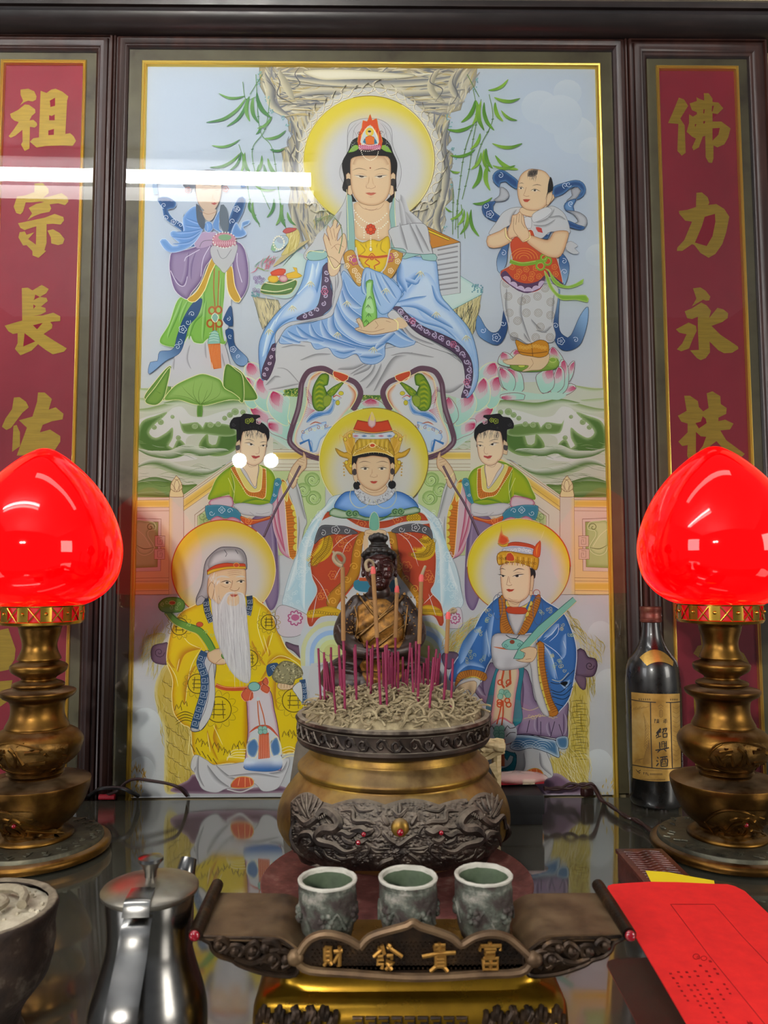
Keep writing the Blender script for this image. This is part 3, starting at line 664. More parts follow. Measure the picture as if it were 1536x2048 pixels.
# right outer robe
A.F('960 250 1060 240 1180 260 1200 330 1220 480 1280 560 1400 700 1450 850 1460 1000 1430 1100 1380 1140 1400 1000 1380 880 1330 800 1240 740 1100 690 1000 640 960 590 880 590 920 530 980 480 940 400', 'bccde2', e='84aad4', w=30, o='3c5c86', ow=3)
A.F('1030 430 1120 340 1190 420 1200 520 1290 600 1380 720 1430 860 1440 1000 1400 860 1330 760 1240 690 1120 640 1050 560 960 540', 'c9d6e6', e='9dbbdd', w=36)
for (p, w) in [('940 500 1020 430 1090 340', -50), ('950 380 1060 420 1090 380', -30), ('930 530 1040 500 1130 490', 26), ('1160 420 1190 520 1280 590', -30), ('950 560 1060 570 1180 640 1300 700', -36), ('1000 600 1100 660 1230 700 1320 770', -24), ('960 270 940 380 1000 470', -50)]: A.S(p, w, '4f82bd', 'b6cbe4')
A.F('905 565 960 560 1000 600 1100 680 1240 740 1330 790 1400 870 1425 960 1415 1060 1380 1140 1350 1140 1375 1040 1360 920 1300 850 1180 780 1080 730 1020 680 960 600', '55405a', o='302838', ow=3)
for i, (x, y) in enumerate([(960, 590), (1000, 630), (1040, 662), (1085, 690), (1130, 715), (1175, 738), (1220, 760), (1270, 788), (1320, 822), (1360, 862), (1388, 910), (1398, 960), (1396, 1010), (1390, 1060), (1376, 1105)]):
    A.curl(x, y, 19, 7.5, 'c3b4cc', 1 if i % 2 else -1, 1.2, i); A.curl(x+12, y+14, 12, 6, 'b9a0c0', -1, 1.1, i*2)
for (x, y) in [(1040, 650), (1300, 800), (1385, 1040)]: A.fl(x, y, 20, 5, 'cc6a8c', 6)
A.F('880 610 920 580 980 640 1060 720 1180 790 1300 860 1350 920 1330 880 1280 860 1100 800 1040 760 960 690 900 640', CW, o='77757a', ow=3)
A.S('960 640 1040 740 1180 800', 24, '8d8a90', CW)
# chest: patterned collar, yellow bodice, robe fold
A.F('600 230 660 200 700 300 740 330 700 430 630 330', 'c3943c', o='7a5a28', ow=3, om=0); A.F('870 300 900 200 970 200 970 260 900 380 850 340', 'c3943c', o='7a5a28', ow=3)
for (x, y) in [(640, 250), (670, 330), (700, 390), (930, 230), (900, 330), (690, 360), (620, 300), (945, 270)]: A.fl(x, y, 17, 5, 'e8d8b4', 5)
A.fl(668, 262, 32, 6, 'b04870', 7); A.E(668, 262, 16, 16, 'c05a84'); A.fl(892, 245, 30, 6, 'b04870', 7); A.E(892, 245, 14, 14, 'c05a84')
A.F('675 130 720 150 780 130 830 140 885 110 895 200 870 290 840 335 790 330 730 310 695 240 675 180', 'ddc41e', e='c9a820', w=20, o='8a6c1c', ow=3)
for p in ['700 150 740 200 690 240', '850 130 840 190 880 220', '740 150 750 190', '820 150 810 190']: A.S(p, 12, 'a8881c', 'ddc41e')
A.K('695 235 780 245 880 235', 14, 'c0522c'); A.K('695 248 780 256 875 246', 4, 'e0a040'); A.fl(780, 240, 20, 6, 'c0522c', 4); A.K('760 255 735 280 765 300 760 320', 7, 'c0522c'); A.K('800 255 830 280 795 300 800 320', 7, 'c0522c')
A.K('678 180 700 290 740 320', 8, 'd6d6d8'); A.K('895 190 870 300 840 340', 8, 'd6d6d8')
A.F('740 310 800 330 870 360 940 420 970 480 920 560 880 600 830 600 780 500 720 470 715 380', 'a6c0de', e='86abd4', w=16, o='3e6ea8', ow=3)
for p in ['770 330 800 450 840 560', '800 335 850 450 900 540', '840 350 900 440 940 510', '745 340 740 440 760 500']: A.S(p, 22, '4f82bd', 'ccd8e6')
# pearls and pendant
A.T(580, 170, 4.8)
A.dots('615 1210 680 1290 770 1340 860 1310 940 1230', 7, 19, 'f4f0e4'); A.dots('620 1300 680 1370 710 1390 710 1490', 7, 19, 'f4f0e4'); A.dots('940 1320 880 1380 845 1395 850 1490', 7, 19, 'f4f0e4'); A.dots('775 1450 775 1560', 7, 17, 'f4f0e4')
A.E(775, 1585, 14, 20, 'f4f0e0', o='8a7440', ow=3)
for i in range(8): a = i*PI/4; A.E(775+34*math.cos(a), 1395+36*math.sin(a), 17, 17, 'cc4c24', o='8a2c18', ow=3)
A.E(775, 1395, 20, 20, 'd8602c', o='8a2c18', ow=3)
A.T(500, 440, 3.2)
# shawl ends with teal hem
A.F('900 60 1110 30 1150 150 1170 250 1100 230 990 220 930 190 905 130', 'c8c8cc', o='77757a', ow=3)
for p in ['960 20 990 120 1010 200', '1020 20 1070 120 1110 220', '1060 30 1120 140 1150 210']: A.S(p, 26, '87858b', 'c8c8cc')
A.F('900 185 980 190 1000 215 970 250 990 255 1090 230 1105 258 1190 265 1185 225 1120 225 1100 225 1000 215', '9cc0bc', o='4c6a6a', ow=3)
A.F('430 100 470 60 480 190 430 200 380 200', 'c8c8cc', sm=0); A.F('360 230 380 210 470 200 500 230 460 260 380 262', '9cc0bc', o='4c6a6a', ow=3, om=0); A.K('362 240 380 205 470 212 480 195', 4, GO, m=1)
# raised hand with willow sprig
A.F('470 120 478 90 495 110 510 140 490 70 500 40 515 60 530 40 535 10 550 0 560 20 552 60 575 30 585 40 565 90 560 140 600 90 610 100 620 170 600 220 580 270 570 320 530 290 505 250 490 200', SK, o='8a5c40', ow=3)
for p in ['495 110 520 170', '512 60 530 130', '535 60 545 120', '560 90 548 140', '520 190 560 160 600 180', '540 170 560 200']: A.K(p, 2.5, SKD)
A.F('508 240 575 290 560 350 520 365 500 320', SK, o='8a5c40', ow=2.5); A.K('497 240 540 320 580 290', 6, GO, m=1); A.K('500 232 542 312 578 280', 3, '8a6a30')
A.K('570 220 590 120 580 40 540 -10', 5, '5c7a4c')
A.T(580, 170, 4.8)
for (x0, y0, x1, y1) in [(440, 1270, 300, 1290), (420, 1250, 250, 1340), (400, 1240, 320, 1420), (380, 1230, 260, 1230), (440, 1280, 400, 1360), (420, 1260, 350, 1380), (330, 1250, 220, 1400), (300, 1290, 220, 1320)]:
    A.K([(x0, y0), ((x0+x1)/2-10, (y0+y1)/2-14), (x1, y1)], 4, '7a9a68', 1)
    for j in range(6):
        t = j/6; x = x0+(x1-x0)*t; y = y0+(y1-y0)*t-8; A.K([(x, y), (x-18, y+24)], 6, '6f9858', 1); A.K([(x, y), (x+16, y+26)], 6, '9ab482', 1)
A.T(500, 440, 3.2)
# vase in the lower hand
A.F('744 400 786 392 784 450 800 520 812 600 805 690 770 705 730 695 716 640 722 560 748 480', '8fc466', e='5c9a3c', w=14, o='3e7a2c', ow=3, )
A.F('750 410 775 405 770 480 790 560 790 600 740 590 745 520', 'b4d69a')
for (x, y) in [(768, 490), (756, 545), (760, 600), (745, 640), (760, 660)]:
    for dx in (-18, 0, 18): A.K([(x, y), (x+dx, y+28)], 4.5, '2f5a28', 1)
A.F('680 640 700 630 720 660 730 690 800 640 860 630 930 650 950 690 940 710 880 725 780 738 700 720 670 700 700 690', SK, o='8a5c40', ow=3)
for p in ['675 655 700 670 715 700', '690 705 780 720 860 700', '800 650 820 680 800 700', '870 650 900 660']: A.K(p, 2.5, SKD)
A.F('930 640 970 630 1010 680 950 700', SK); A.K('920 640 945 660 945 710', 8, GO, m=1)
# bamboo motifs in gold
for (x, y, a) in [(390, 395, 0), (270, 550, .2), (120, 700, .3), (620, 520, .1), (560, 720, .1), (790, 815, 0), (870, 440, 0), (1090, 330, 0), (1190, 590, .1), (1380, 740, .2)]:
    for d in (-.85, -.35, .1, .6): 
        dx, dy = math.sin(d+a)*44, math.cos(d+a)*44; A.K([(x, y), (x+dx*.5+3, y+dy*.5), (x+dx, y+dy)], 8, 'efe6c8', 1, m=1); A.K([(x+3, y+3), (x+dx+3, y+dy)], 2.2, '6a5a3c', 1)

# ---------------------------------------------------------------- left maiden
A.k = KBG+60
A.T(290, 320, 4.267)
NV, NV2 = '2c5080', '4a72a6'
# lotus leaf behind feet
A.F('0 2040 100 1880 220 1760 230 1900 200 2040', '7d9c4e', e='5a8238', w=30, o=GO, ow=4, om=1); A.F('700 1760 800 1790 870 1870 960 2040 760 2040 740 1950', '77983f', e='4f7a32', w=30, o=GO, ow=4, om=1)
# flowing ribbons
A.K('100 300 90 210 160 150 300 110 420 130', 40, '8fa6c4'); A.K('700 120 820 170 840 240', 40, '6f8fbc')
A.F('110 340 190 320 270 370 250 420 200 430 240 500 340 570 430 745 400 750 320 620 240 560 170 500 150 420', NV, e=NV2, w=22, o='c2cfe0', ow=3)
A.F('800 330 860 340 840 450 780 560 730 640 700 640 720 500', NV, e='5f84b4', w=22, o='c2cfe0', ow=3)
for (x, y) in [(165, 395), (185, 500), (305, 560), (360, 600), (800, 430), (750, 530)]: A.curl(x, y, 26, 4, 'dce4ee', 1, 1.2, x)
A.fl(248, 535, 24, 4, 'dce4ee', 5); A.fl(785, 425, 26, 4, 'dce4ee', 5)
# skirts
A.F('290 1600 400 1500 640 1540 690 1600 730 1750 780 1900 740 1950 200 1935 185 1900 230 1770', 'c9c6cb', o='918e94', ow=3)
for p in ['390 1580 370 1700 400 1790', '520 1560 530 1700', '660 1650 700 1800', '260 1700 250 1800']: A.S(p, 22, '98959c', 'c9c6cb')
A.F('300 1180 480 1170 600 900 690 950 680 1200 700 1540 640 1570 540 1530 500 1570 420 1560 380 1500 300 1600 130 1560 210 1400', '86b454', e='6fa23e', w=26, o='d6e4b8', ow=4)
for (p, w) in [('330 1190 290 1330 200 1530', 34), ('510 1100 510 1300 430 1400 380 1540', 40), ('530 1200 520 1400 500 1550', 30), ('380 1200 340 1300 300 1400', 26), ('660 1000 650 1300 660 1540', 26)]: A.S(p, w, '5d9434', 'a6ca7c')
A.F('690 960 740 1000 735 1250 690 1550 660 1400 680 1150', 'cfcfd6')
# long sashes
A.F('410 1230 490 1190 460 1320 380 1420 350 1520 300 1650 180 1720 40 1830 50 1730 110 1720 130 1640 240 1620 280 1500 330 1360', NV, g=('l', 300, 1500, 100, 1760, '86a4c8'), o='2a4468', ow=3)
for (x, y) in [(405, 1320), (370, 1390), (300, 1560), (280, 1600)]: A.curl(x, y, 26, 4, 'dce4ee', 1, 1.2, x)
A.fl(325, 1450, 34, 4.5, 'dce4ee', 5)
A.F('735 1250 750 1420 690 1400 670 1370', NV, o='2a4468', ow=3); A.F('690 1460 750 1450 770 1580 880 1700 850 1760 790 1750 740 1680 710 1560', NV, g=('l', 720, 1560, 840, 1760, '86a4c8'), o='2a4468', ow=3)
for (x, y) in [(715, 1360), (730, 1510), (800, 1680)]: A.curl(x, y, 20, 4, 'dce4ee', 1, 1.2, x)
A.fl(755, 1620, 26, 4, 'dce4ee', 5)
# sleeves
A.F('240 790 360 770 520 720 580 740 580 830 520 920 480 1040 400 1140 360 1195 260 1120 215 960 215 850', '9a86a8', e='6c5280', w=46, o='ddd6e2', ow=5)
A.S('380 790 370 980 320 1080 250 1000', 40, '6a5080', 'a694b2'); A.S('440 790 410 900 400 1030', 30, '74608a', 'a694b2'); A.K('470 770 350 840 340 870', 5, 'e4dee8'); A.K('222 950 280 1060 340 1080 365 1000', 5, 'e4dee8'); A.K('560 740 500 850 480 1000', 5, 'e4dee8')
A.F('780 710 850 760 885 930 880 1080 820 1190 770 1120 750 960 750 850', '9a86a8', e='6c5280', w=40, o='ddd6e2', ow=5); A.K('790 800 790 900 830 1050', 5, 'e4dee8')
A.F('575 840 610 870 560 980 510 1120 430 1215 365 1195 440 1130 500 1020', 'c29a2c', o=GO, ow=5, om=1); A.F('700 930 745 920 770 1080 820 1200 770 1215 710 1120', 'c29a2c', o=GO, ow=5, om=1)
# tassels
A.K('595 930 590 1100 600 1260', 9, 'b05c28'); A.K('635 950 630 1100 625 1260', 9, 'b05c28')
for (x, y) in [(575, 1290), (630, 1285), (560, 1400), (635, 1400)]: A.E(x, y, 26, 30, '9ec268', o='b05c28', ow=14)
A.F('600 1310 630 1345 605 1395 570 1350', '88b4ac', o='f0e8c8', ow=6, om=1); A.K('590 1390 585 1460', 14, 'b05c28'); A.K('605 1390 612 1460', 10, 'b05c28')
A.F('575 1470 620 1470 640 1570 540 1575', '8fbcb2', o='5c8c84', ow=3); 
for j in range(4): A.K([(550, 1550-j*22), (590, 1540-j*22), (632, 1550-j*22)], 3, 'dfeae4')
A.F('540 1575 645 1570 655 1780 590 1790 560 1700', 'cc6a2c', sm=0)
for j in range(7): A.K([(550+j*14, 1580), (572+j*12, 1780)], 4, 'e8a868')
# collar, bow, hands, lotus
A.F('440 640 560 620 620 640 590 720 480 760 430 740', 'b49cb8'); A.K('470 750 500 700 600 690', 5, '6c6874')
A.F('330 490 440 400 510 540 500 600 420 720 320 780 200 790 130 700 180 680 240 740 300 720 220 650 240 610 330 620', '6c94c8', e='8fb0d8', w=22, o='cfdcec', ow=4)
for p in ['350 500 440 530 500 560', '340 560 430 570 500 580', '250 620 400 610 500 590', '230 660 380 660 490 600', '240 720 380 700 480 620']: A.S(p, 20, '4674b0', '9dbbdf')
A.F('580 560 640 440 640 600 720 620 690 640 600 600', '6c94c8', o='cfdcec', ow=4); A.F('740 640 780 540 820 600 830 540 900 520 880 560 840 580 870 640 800 670', '6c94c8', e='9dbbdf', w=16, o='cfdcec', ow=4)
A.E(545, 578, 38, 46, '7ca4d6', e='4f7cb8', w=18, o='cfdcec', ow=4); A.K('530 545 540 580 535 615', 4, 'c9d8ec')
A.F('440 380 470 400 515 520 500 600 450 530', '5a626e'); A.F('650 390 700 420 720 560 690 640 640 540', '6a7480')
A.F('575 740 780 720 770 840 740 900 680 970 640 930 580 860', 'bdbdc0', o='7c7c82', ow=3); A.K('620 770 650 840 690 840 740 770', 5, '85858c')
A.E(680, 690, 100, 62, 'c890a0', o='a8505c', ow=5)
A.E(685, 668, 56, 26, '84a884')
for i in range(11): x = 590+i*18; A.F([(x-12, 715), (x, 740+8*math.sin(i*.3)), (x+12, 715), (x, 690)], 'd6a8b4', o='a8485c', ow=2.5)
A.dots([(680+98*math.cos(t/10), 690+66*math.sin(t/10)) for t in range(0, 64, 3)], 7, 24, 'f2eee6')
# head
A.F('330 215 350 150 440 110 560 90 660 120 700 180 690 220 650 240 640 300 440 300 430 240 370 260', '54596a'); A.E(360, 210, 34, 36, '4a4f5e')
A.F('440 200 500 150 600 150 650 210 650 300 620 400 560 450 500 430 450 350', 'cdb8a6', o='8d7466', ow=3)
A.F('500 440 610 430 590 500 550 530 510 500', 'cbb6a4')
A.K('490 230 540 222 580 235', 4, '5c4c48', 1); A.K('580 238 620 226', 4, '5c4c48', 1); A.K('480 265 530 258 560 268', 4, '4c4444', 1); A.K('600 268 640 262', 4, '4c4444', 1); A.F('565 378 595 370 620 378 595 392', 'b4605c'); A.K('585 300 580 340 600 350', 3, SKD)
A.K('470 440 540 470 610 450', 3, SKD); A.fl(370, 265, 26, 5, 'c07060', 5); A.fl(690, 255, 26, 5, 'c07060', 5)
# front lotus leaf
A.T(260, 720, 3.84)
A.F('120 320 200 210 310 60 290 200 260 300 200 350', '7fa048', e='557f34', w=26, o='e4e0a8', ow=4, om=1); A.F('740 40 820 80 870 140 870 330 780 250 720 220', '74983e', e='4f7a30', w=24, o='e4e0a8', ow=4, om=1)
A.F('270 310 300 250 350 200 400 170 490 130 560 110 640 130 700 160 730 220 800 260 850 310 760 310 600 350 540 350 480 340 380 310', '9ab868', e='6f9a40', w=40, o='e4e0a8', ow=4, om=1)
for p in ['540 350 530 260 560 170', '540 350 490 260 500 160', '540 340 440 290 320 270', '540 340 440 250 400 200', '545 345 620 260 640 160', '545 345 680 280 700 200', '550 345 700 310 800 300', '240 260 200 240', '560 340 600 230']: A.K(p, 4, '5c7c30', 2)
A.F('522 350 560 350 555 440 520 440', '5c8a38', e='7ca050', w=10)

# ---------------------------------------------------------------- boy at the right
A.k = KBG+60
A.T(930, 320, 4.267)
# lotus
for a, tp, rt in [('700 1700 745 1600 830 1690 840 1780', (745, 1605), (780, 1780)), ('390 1690 430 1620 520 1660 600 1760', (430, 1630), (480, 1760)), ('280 1740 320 1645 400 1680 420 1770', (318, 1650), (350, 1780)), ('840 1880 880 1760 930 1720 920 1830 880 1900', (925, 1730), (850, 1900)), ('800 1960 900 1910 945 1950 860 2010 750 2000', (940, 1950), (760, 1970)), ('780 1950 800 1740 840 1710 880 1800 870 1950 800 2010', (840, 1715), (820, 1960)), ('310 1940 280 1820 290 1770 360 1810 400 1900 400 1970', (300, 1780), (370, 1960)), ('650 1990 620 1860 690 1780 740 1790 760 1880 720 1980', (720, 1785), (690, 1990)), ('740 1880 790 1770 840 1800 840 1930 780 1990 730 1990', (800, 1775), (770, 1985)), ('360 1780 420 1800 480 1830 500 1960 450 1985 390 1950', (370, 1785), (450, 1970)), ('600 1860 650 1810 720 1780 760 1880 740 1960 650 1990', (740, 1785), (690, 1985))]: petal(a, tp, rt, 6, o='80565e')
A.F('380 1750 480 1740 600 1740 760 1690 800 1740 760 1790 620 1810 480 1810 400 1790', '7fa040', e='56802c', w=14)
for i in range(26): A.K([(745, 1720), (745+58*math.cos(i*.24), 1720+56*math.sin(i*.24))], 4, 'a8be5c')
A.E(745, 1710, 30, 20, '8cae44', o='d6d68c', ow=3); A.E(480, 1762, 30, 14, 'c9d060', o='5c7c28', ow=3)
petal('290 1800 330 1780 400 1830 430 1900 400 1980 330 1950 300 1880', (300, 1785), (380, 1970), 6, o='80565e')
A.F('290 1990 350 1970 480 1980 640 2000 760 1985 860 2010 800 2048 730 2048 640 2048 300 2048', 'b9d3c8'); petal('300 2010 420 1990 510 2010 500 2048 330 2048', (310, 2040), (480, 2000), 6); 
# ribbons
A.F('450 190 380 130 320 95 270 100 235 140 240 190 290 240 300 200 340 190 390 230 440 255', '2e4f80', e='547fb0', w=22, o='233c5c', ow=3)
A.F('300 240 350 260 375 310 340 355 260 362 240 350 290 310', 'b9b9bf', e='8f8f97', w=18, o='4e4e54', ow=3)
A.F('260 360 190 370 145 400 150 460 200 510 300 545 370 580 390 540 300 490 240 440 235 400', '2e4f80', e='45699c', w=18, o='233c5c', ow=3)
A.F('750 240 850 200 940 180 1000 200 1028 260 1000 320 950 345 960 300 990 270 960 240 900 245 830 300 750 320', '2e4f80', e='5a84b4', w=24, o='233c5c', ow=3)
A.F('900 260 960 240 985 270 940 340 860 360 910 310', 'b4b4ba', e='8c8c94', w=18, o='4e4e54', ow=3)
A.F('945 340 870 360 840 400 860 440 930 460 920 400', '6d93bf', e='3f6699', w=20, o='233c5c', ow=3); A.F('860 440 960 450 1030 500 1030 570 960 600 860 570 920 550 960 530 920 470', 'bfbfc4', e='8f8f97', w=22, o='4e4e54', ow=3)
A.F('650 660 690 580 760 530 860 520 960 560 1020 580 980 605 880 580 780 580 720 640 700 680', '2e4f80', e='4b72a6', w=16, o='233c5c', ow=3)
A.F('370 700 310 760 270 850 275 950 300 980 350 890 360 790', '3f679c', g=('l', 320, 750, 300, 980, '9fb8d2'), o='233c5c', ow=3); A.F('820 800 880 880 880 980 840 1070 800 900 800 860', '3f679c', g=('l', 850, 850, 830, 1060, '8fadcc'), o='233c5c', ow=3)
A.F('330 1280 360 1340 350 1480 300 1570 240 1580 130 1520 90 1440 110 1330 180 1440 240 1480 300 1440', '2e4f80', g=('l', 320, 1400, 110, 1400, '6c92c0'), o='233c5c', ow=3)
A.F('775 1100 805 1110 795 1420 850 1510 900 1500 980 1330 1045 1260 1040 1400 990 1560 920 1620 840 1630 780 1580 740 1460 745 1300 780 1200', '2e4f80', g=('l', 800, 1500, 1040, 1320, '8fb0d2'), o='233c5c', ow=3)
for (x, y) in [(300, 140), (850, 225), (880, 215), (175, 400), (900, 380), (710, 600), (700, 630), (325, 800), (840, 870), (845, 960), (150, 1460), (320, 1400), (770, 1420), (940, 1540), (850, 560)]: A.curl(x, y, 26, 4.5, 'dce4ee', 1, 1.2, x)
for (x, y, r) in [(210, 470, 32), (780, 555, 30), (265, 1520, 36), (815, 1550, 32)]: A.fl(x, y, r, 4.5, 'dce4ee', 5)
# shirt
A.F('440 410 330 450 270 530 200 640 300 620 400 560 540 640 640 680 730 620 880 640 890 590 870 520 830 450 740 400 640 430', 'c8c8cc', o='77777c', ow=3)
for p in ['600 540 700 500 760 420', '580 560 680 560 770 510', '700 500 800 480 860 520', '440 430 400 500 380 560']: A.S(p, 30, '8c8c92', 'cacacd')
A.F('860 720 900 700 960 740 930 760 970 800 920 810 860 770', 'c4c4c9', o='8c8c92', ow=3)
A.F('500 500 560 500 560 590 520 590', 'd3d3d8', o='8c8c92', ow=2); A.F('600 580 650 590 660 630 620 620', 'c4443c')
# trousers
A.F('310 1030 480 1130 700 1060 790 1100 780 1240 750 1400 770 1500 740 1560 650 1560 580 1580 520 1570 460 1530 380 1500 360 1400 320 1250', 'cbcacc', o='77777c', ow=3)
for (p, w) in [('490 1140 480 1300 510 1420 560 1560', 30), ('350 1100 340 1250 370 1400', -30), ('760 1150 750 1300 740 1400', 26), ('560 1360 640 1440 700 1480', 30), ('600 1460 680 1480 740 1420', -34), ('500 1480 540 1540 570 1570', 26)]: A.S(p, w, '87868c', 'cbcacc')
for (x, y) in [(365, 1170), (480, 1210), (520, 1195), (615, 1170), (727, 1218), (375, 1310), (520, 1310), (622, 1310), (725, 1330), (445, 1378), (640, 1430), (415, 1510), (600, 1520), (722, 1518), (350, 1060), (680, 1100)]: A.R(x, y, 33, 3.5, '8d7f70'); A.R(x, y, 22, 3.5, '8d7f70'); A.R(x, y, 9, 3, '8d7f70')
# legs
A.F('440 1660 560 1660 700 1640 712 1720 650 1790 560 1800 480 1810 540 1760 360 1750 320 1710 400 1700', SK, o='8a5c40', ow=3); A.K('320 1720 360 1712', 3, SKD); A.K('560 1700 580 1740 540 1790', 3, SKD)
A.F('430 1540 520 1580 560 1570 640 1540 705 1570 705 1660 640 1690 570 1680 470 1660 440 1600', 'c98c24', o='6a4818', ow=4); A.K('450 1640 560 1655 700 1640', 8, '8e5e1c'); A.K('565 1570 575 1680', 5, '6a4818')
for i in range(9): A.fl(470+i*26, 1600+8*math.sin(i), 15, 3, 'e6c060', 4)
# red apron
A.F('300 960 340 930 400 880 380 730 400 680 470 640 560 600 590 650 640 780 740 810 780 850 830 1060 780 1080 700 1000 640 1110 520 1140 400 1090 310 1020', 'c7502a', e='a83c20', w=14, o='d8d0d0', ow=4)
A.F('300 990 340 950 420 1030 520 1060 620 1040 680 990 660 1080 580 1130 500 1140 400 1090 320 1020', '5a3c60'); A.scal('320 1010 400 1080 510 1130 620 1110 690 1030', 34, 'c8b4d0', 'e6dce8', -1); A.F('700 950 780 1020 835 1060 830 1085 760 1070 720 1010', '5a3c60'); A.scal('720 1010 770 1070 830 1085', 24, 'c8b4d0', 'e6dce8', -1)
for r in (30, 50, 70, 90): A.K([(500+r*1.3*math.cos(math.radians(t)), 850-r*math.sin(math.radians(t))) for t in range(0, 181, 12)], 4, 'e0a040')
for (x, y) in [(400, 920), (460, 960), (520, 940), (570, 980), (500, 1010), (600, 930), (440, 1000), (560, 1020), (760, 920), (630, 1000), (770, 980)]: A.fl(x, y, 24, 3.5, 'e0a040', 5)
A.K('380 870 480 895 600 880 690 860', 34, '7fae34'); A.K('390 860 480 885 600 870', 5, 'b9d070')
for (x, y, r) in [(640, 910, 36), (700, 870, 34), (670, 840, 28)]: A.R(x, y, r, 14, '7fae34'); A.R(x, y, r-8, 3, 'b9d070')
A.F('670 930 710 960 740 1040 800 1090 900 1100 1000 1060 1010 1020 940 1060 870 1080 810 1060 750 1000 710 940', '86b03c', e='a9c860', w=12); A.F('670 950 700 1060 740 1130 820 1200 940 1200 1045 1220 1030 1160 900 1160 800 1150 740 1080 710 1000', '86b03c', e='b9cc70', w=12)
# arms, praying hands
A.F('190 660 300 610 350 580 360 640 400 690 330 740 240 760 190 740 180 700', SK, e='cfa27a', w=26, o='8a5c40', ow=3)
A.F('550 650 700 690 760 620 875 620 860 720 830 800 790 840 700 830 600 770 520 700', SK, e='cfa27a', w=30, o='8a5c40', ow=3)
A.F('380 680 360 620 390 540 400 480 440 470 470 440 500 500 510 560 550 640 530 700 490 710 440 660', SK, e='d0a682', w=16, o='8a5c40', ow=3)
for p in ['415 500 412 600 450 660', '440 480 430 560', '460 470 455 540', '480 470 480 540 510 590']: A.K(p, 3, '8a5c40')
A.K('340 590 350 660 390 700', 9, GO, m=1); A.K('335 590 345 665 385 700', 3, '8a6a30'); A.K('545 620 550 670 500 700', 9, GO, m=1); A.K('540 615 545 668 496 700', 3, '8a6a30')
# head
A.F('690 400 750 300 760 330 700 400', SK, o='8a5c40', ow=3); A.F('470 420 680 380 670 450 600 490 500 480', SK, o=SKD, ow=2)
A.F('450 200 480 130 540 90 600 88 680 110 730 180 745 260 720 330 690 390 640 430 570 440 500 420 460 360 445 280', SK, e='cfa680', w=22, o='8a5c40', ow=3)
A.F('725 150 745 200 745 270 705 290 680 350 700 280 705 220', INK); A.F('700 300 735 280 740 330 710 390 690 390', SK, o='8a5c40', ow=3)
A.F('540 100 580 88 620 92 615 130 590 150 530 150', '3c3836', e='8d7a6c', w=16); A.hatch('530 110 620 100 600 170 530 170', 24, 50, 3, ['4a4442', '8a7868'], 95, 10, 15)
A.K('455 210 480 204 500 212', 5, '5c4438', 1); A.K('570 230 610 218 650 228', 5, '5c4438', 1)
A.F('450 245 480 240 500 252 470 262', 'e2d8cc'); A.K('448 244 480 238 502 252', 5, INK, 1); A.E(474, 250, 8, 7, '3a302c'); A.F('560 270 590 258 620 268 600 280', 'e2d8cc'); A.K('555 272 590 256 640 276', 5, INK, 1); A.E(592, 268, 10, 8, '3a302c')
A.K('520 240 505 290 495 310 520 320 545 315', 3.2, SKD); A.F('490 345 520 342 555 345 530 368 505 366', 'b84c3c'); A.K('488 345 525 352 555 344', 3, '7c2c24', 1); A.K('480 470 560 490 610 470', 3, SKD)
# collar front
A.F('570 480 620 440 700 410 740 440 680 500 580 540', 'd0d0d4', o='8c8c92', ow=3)
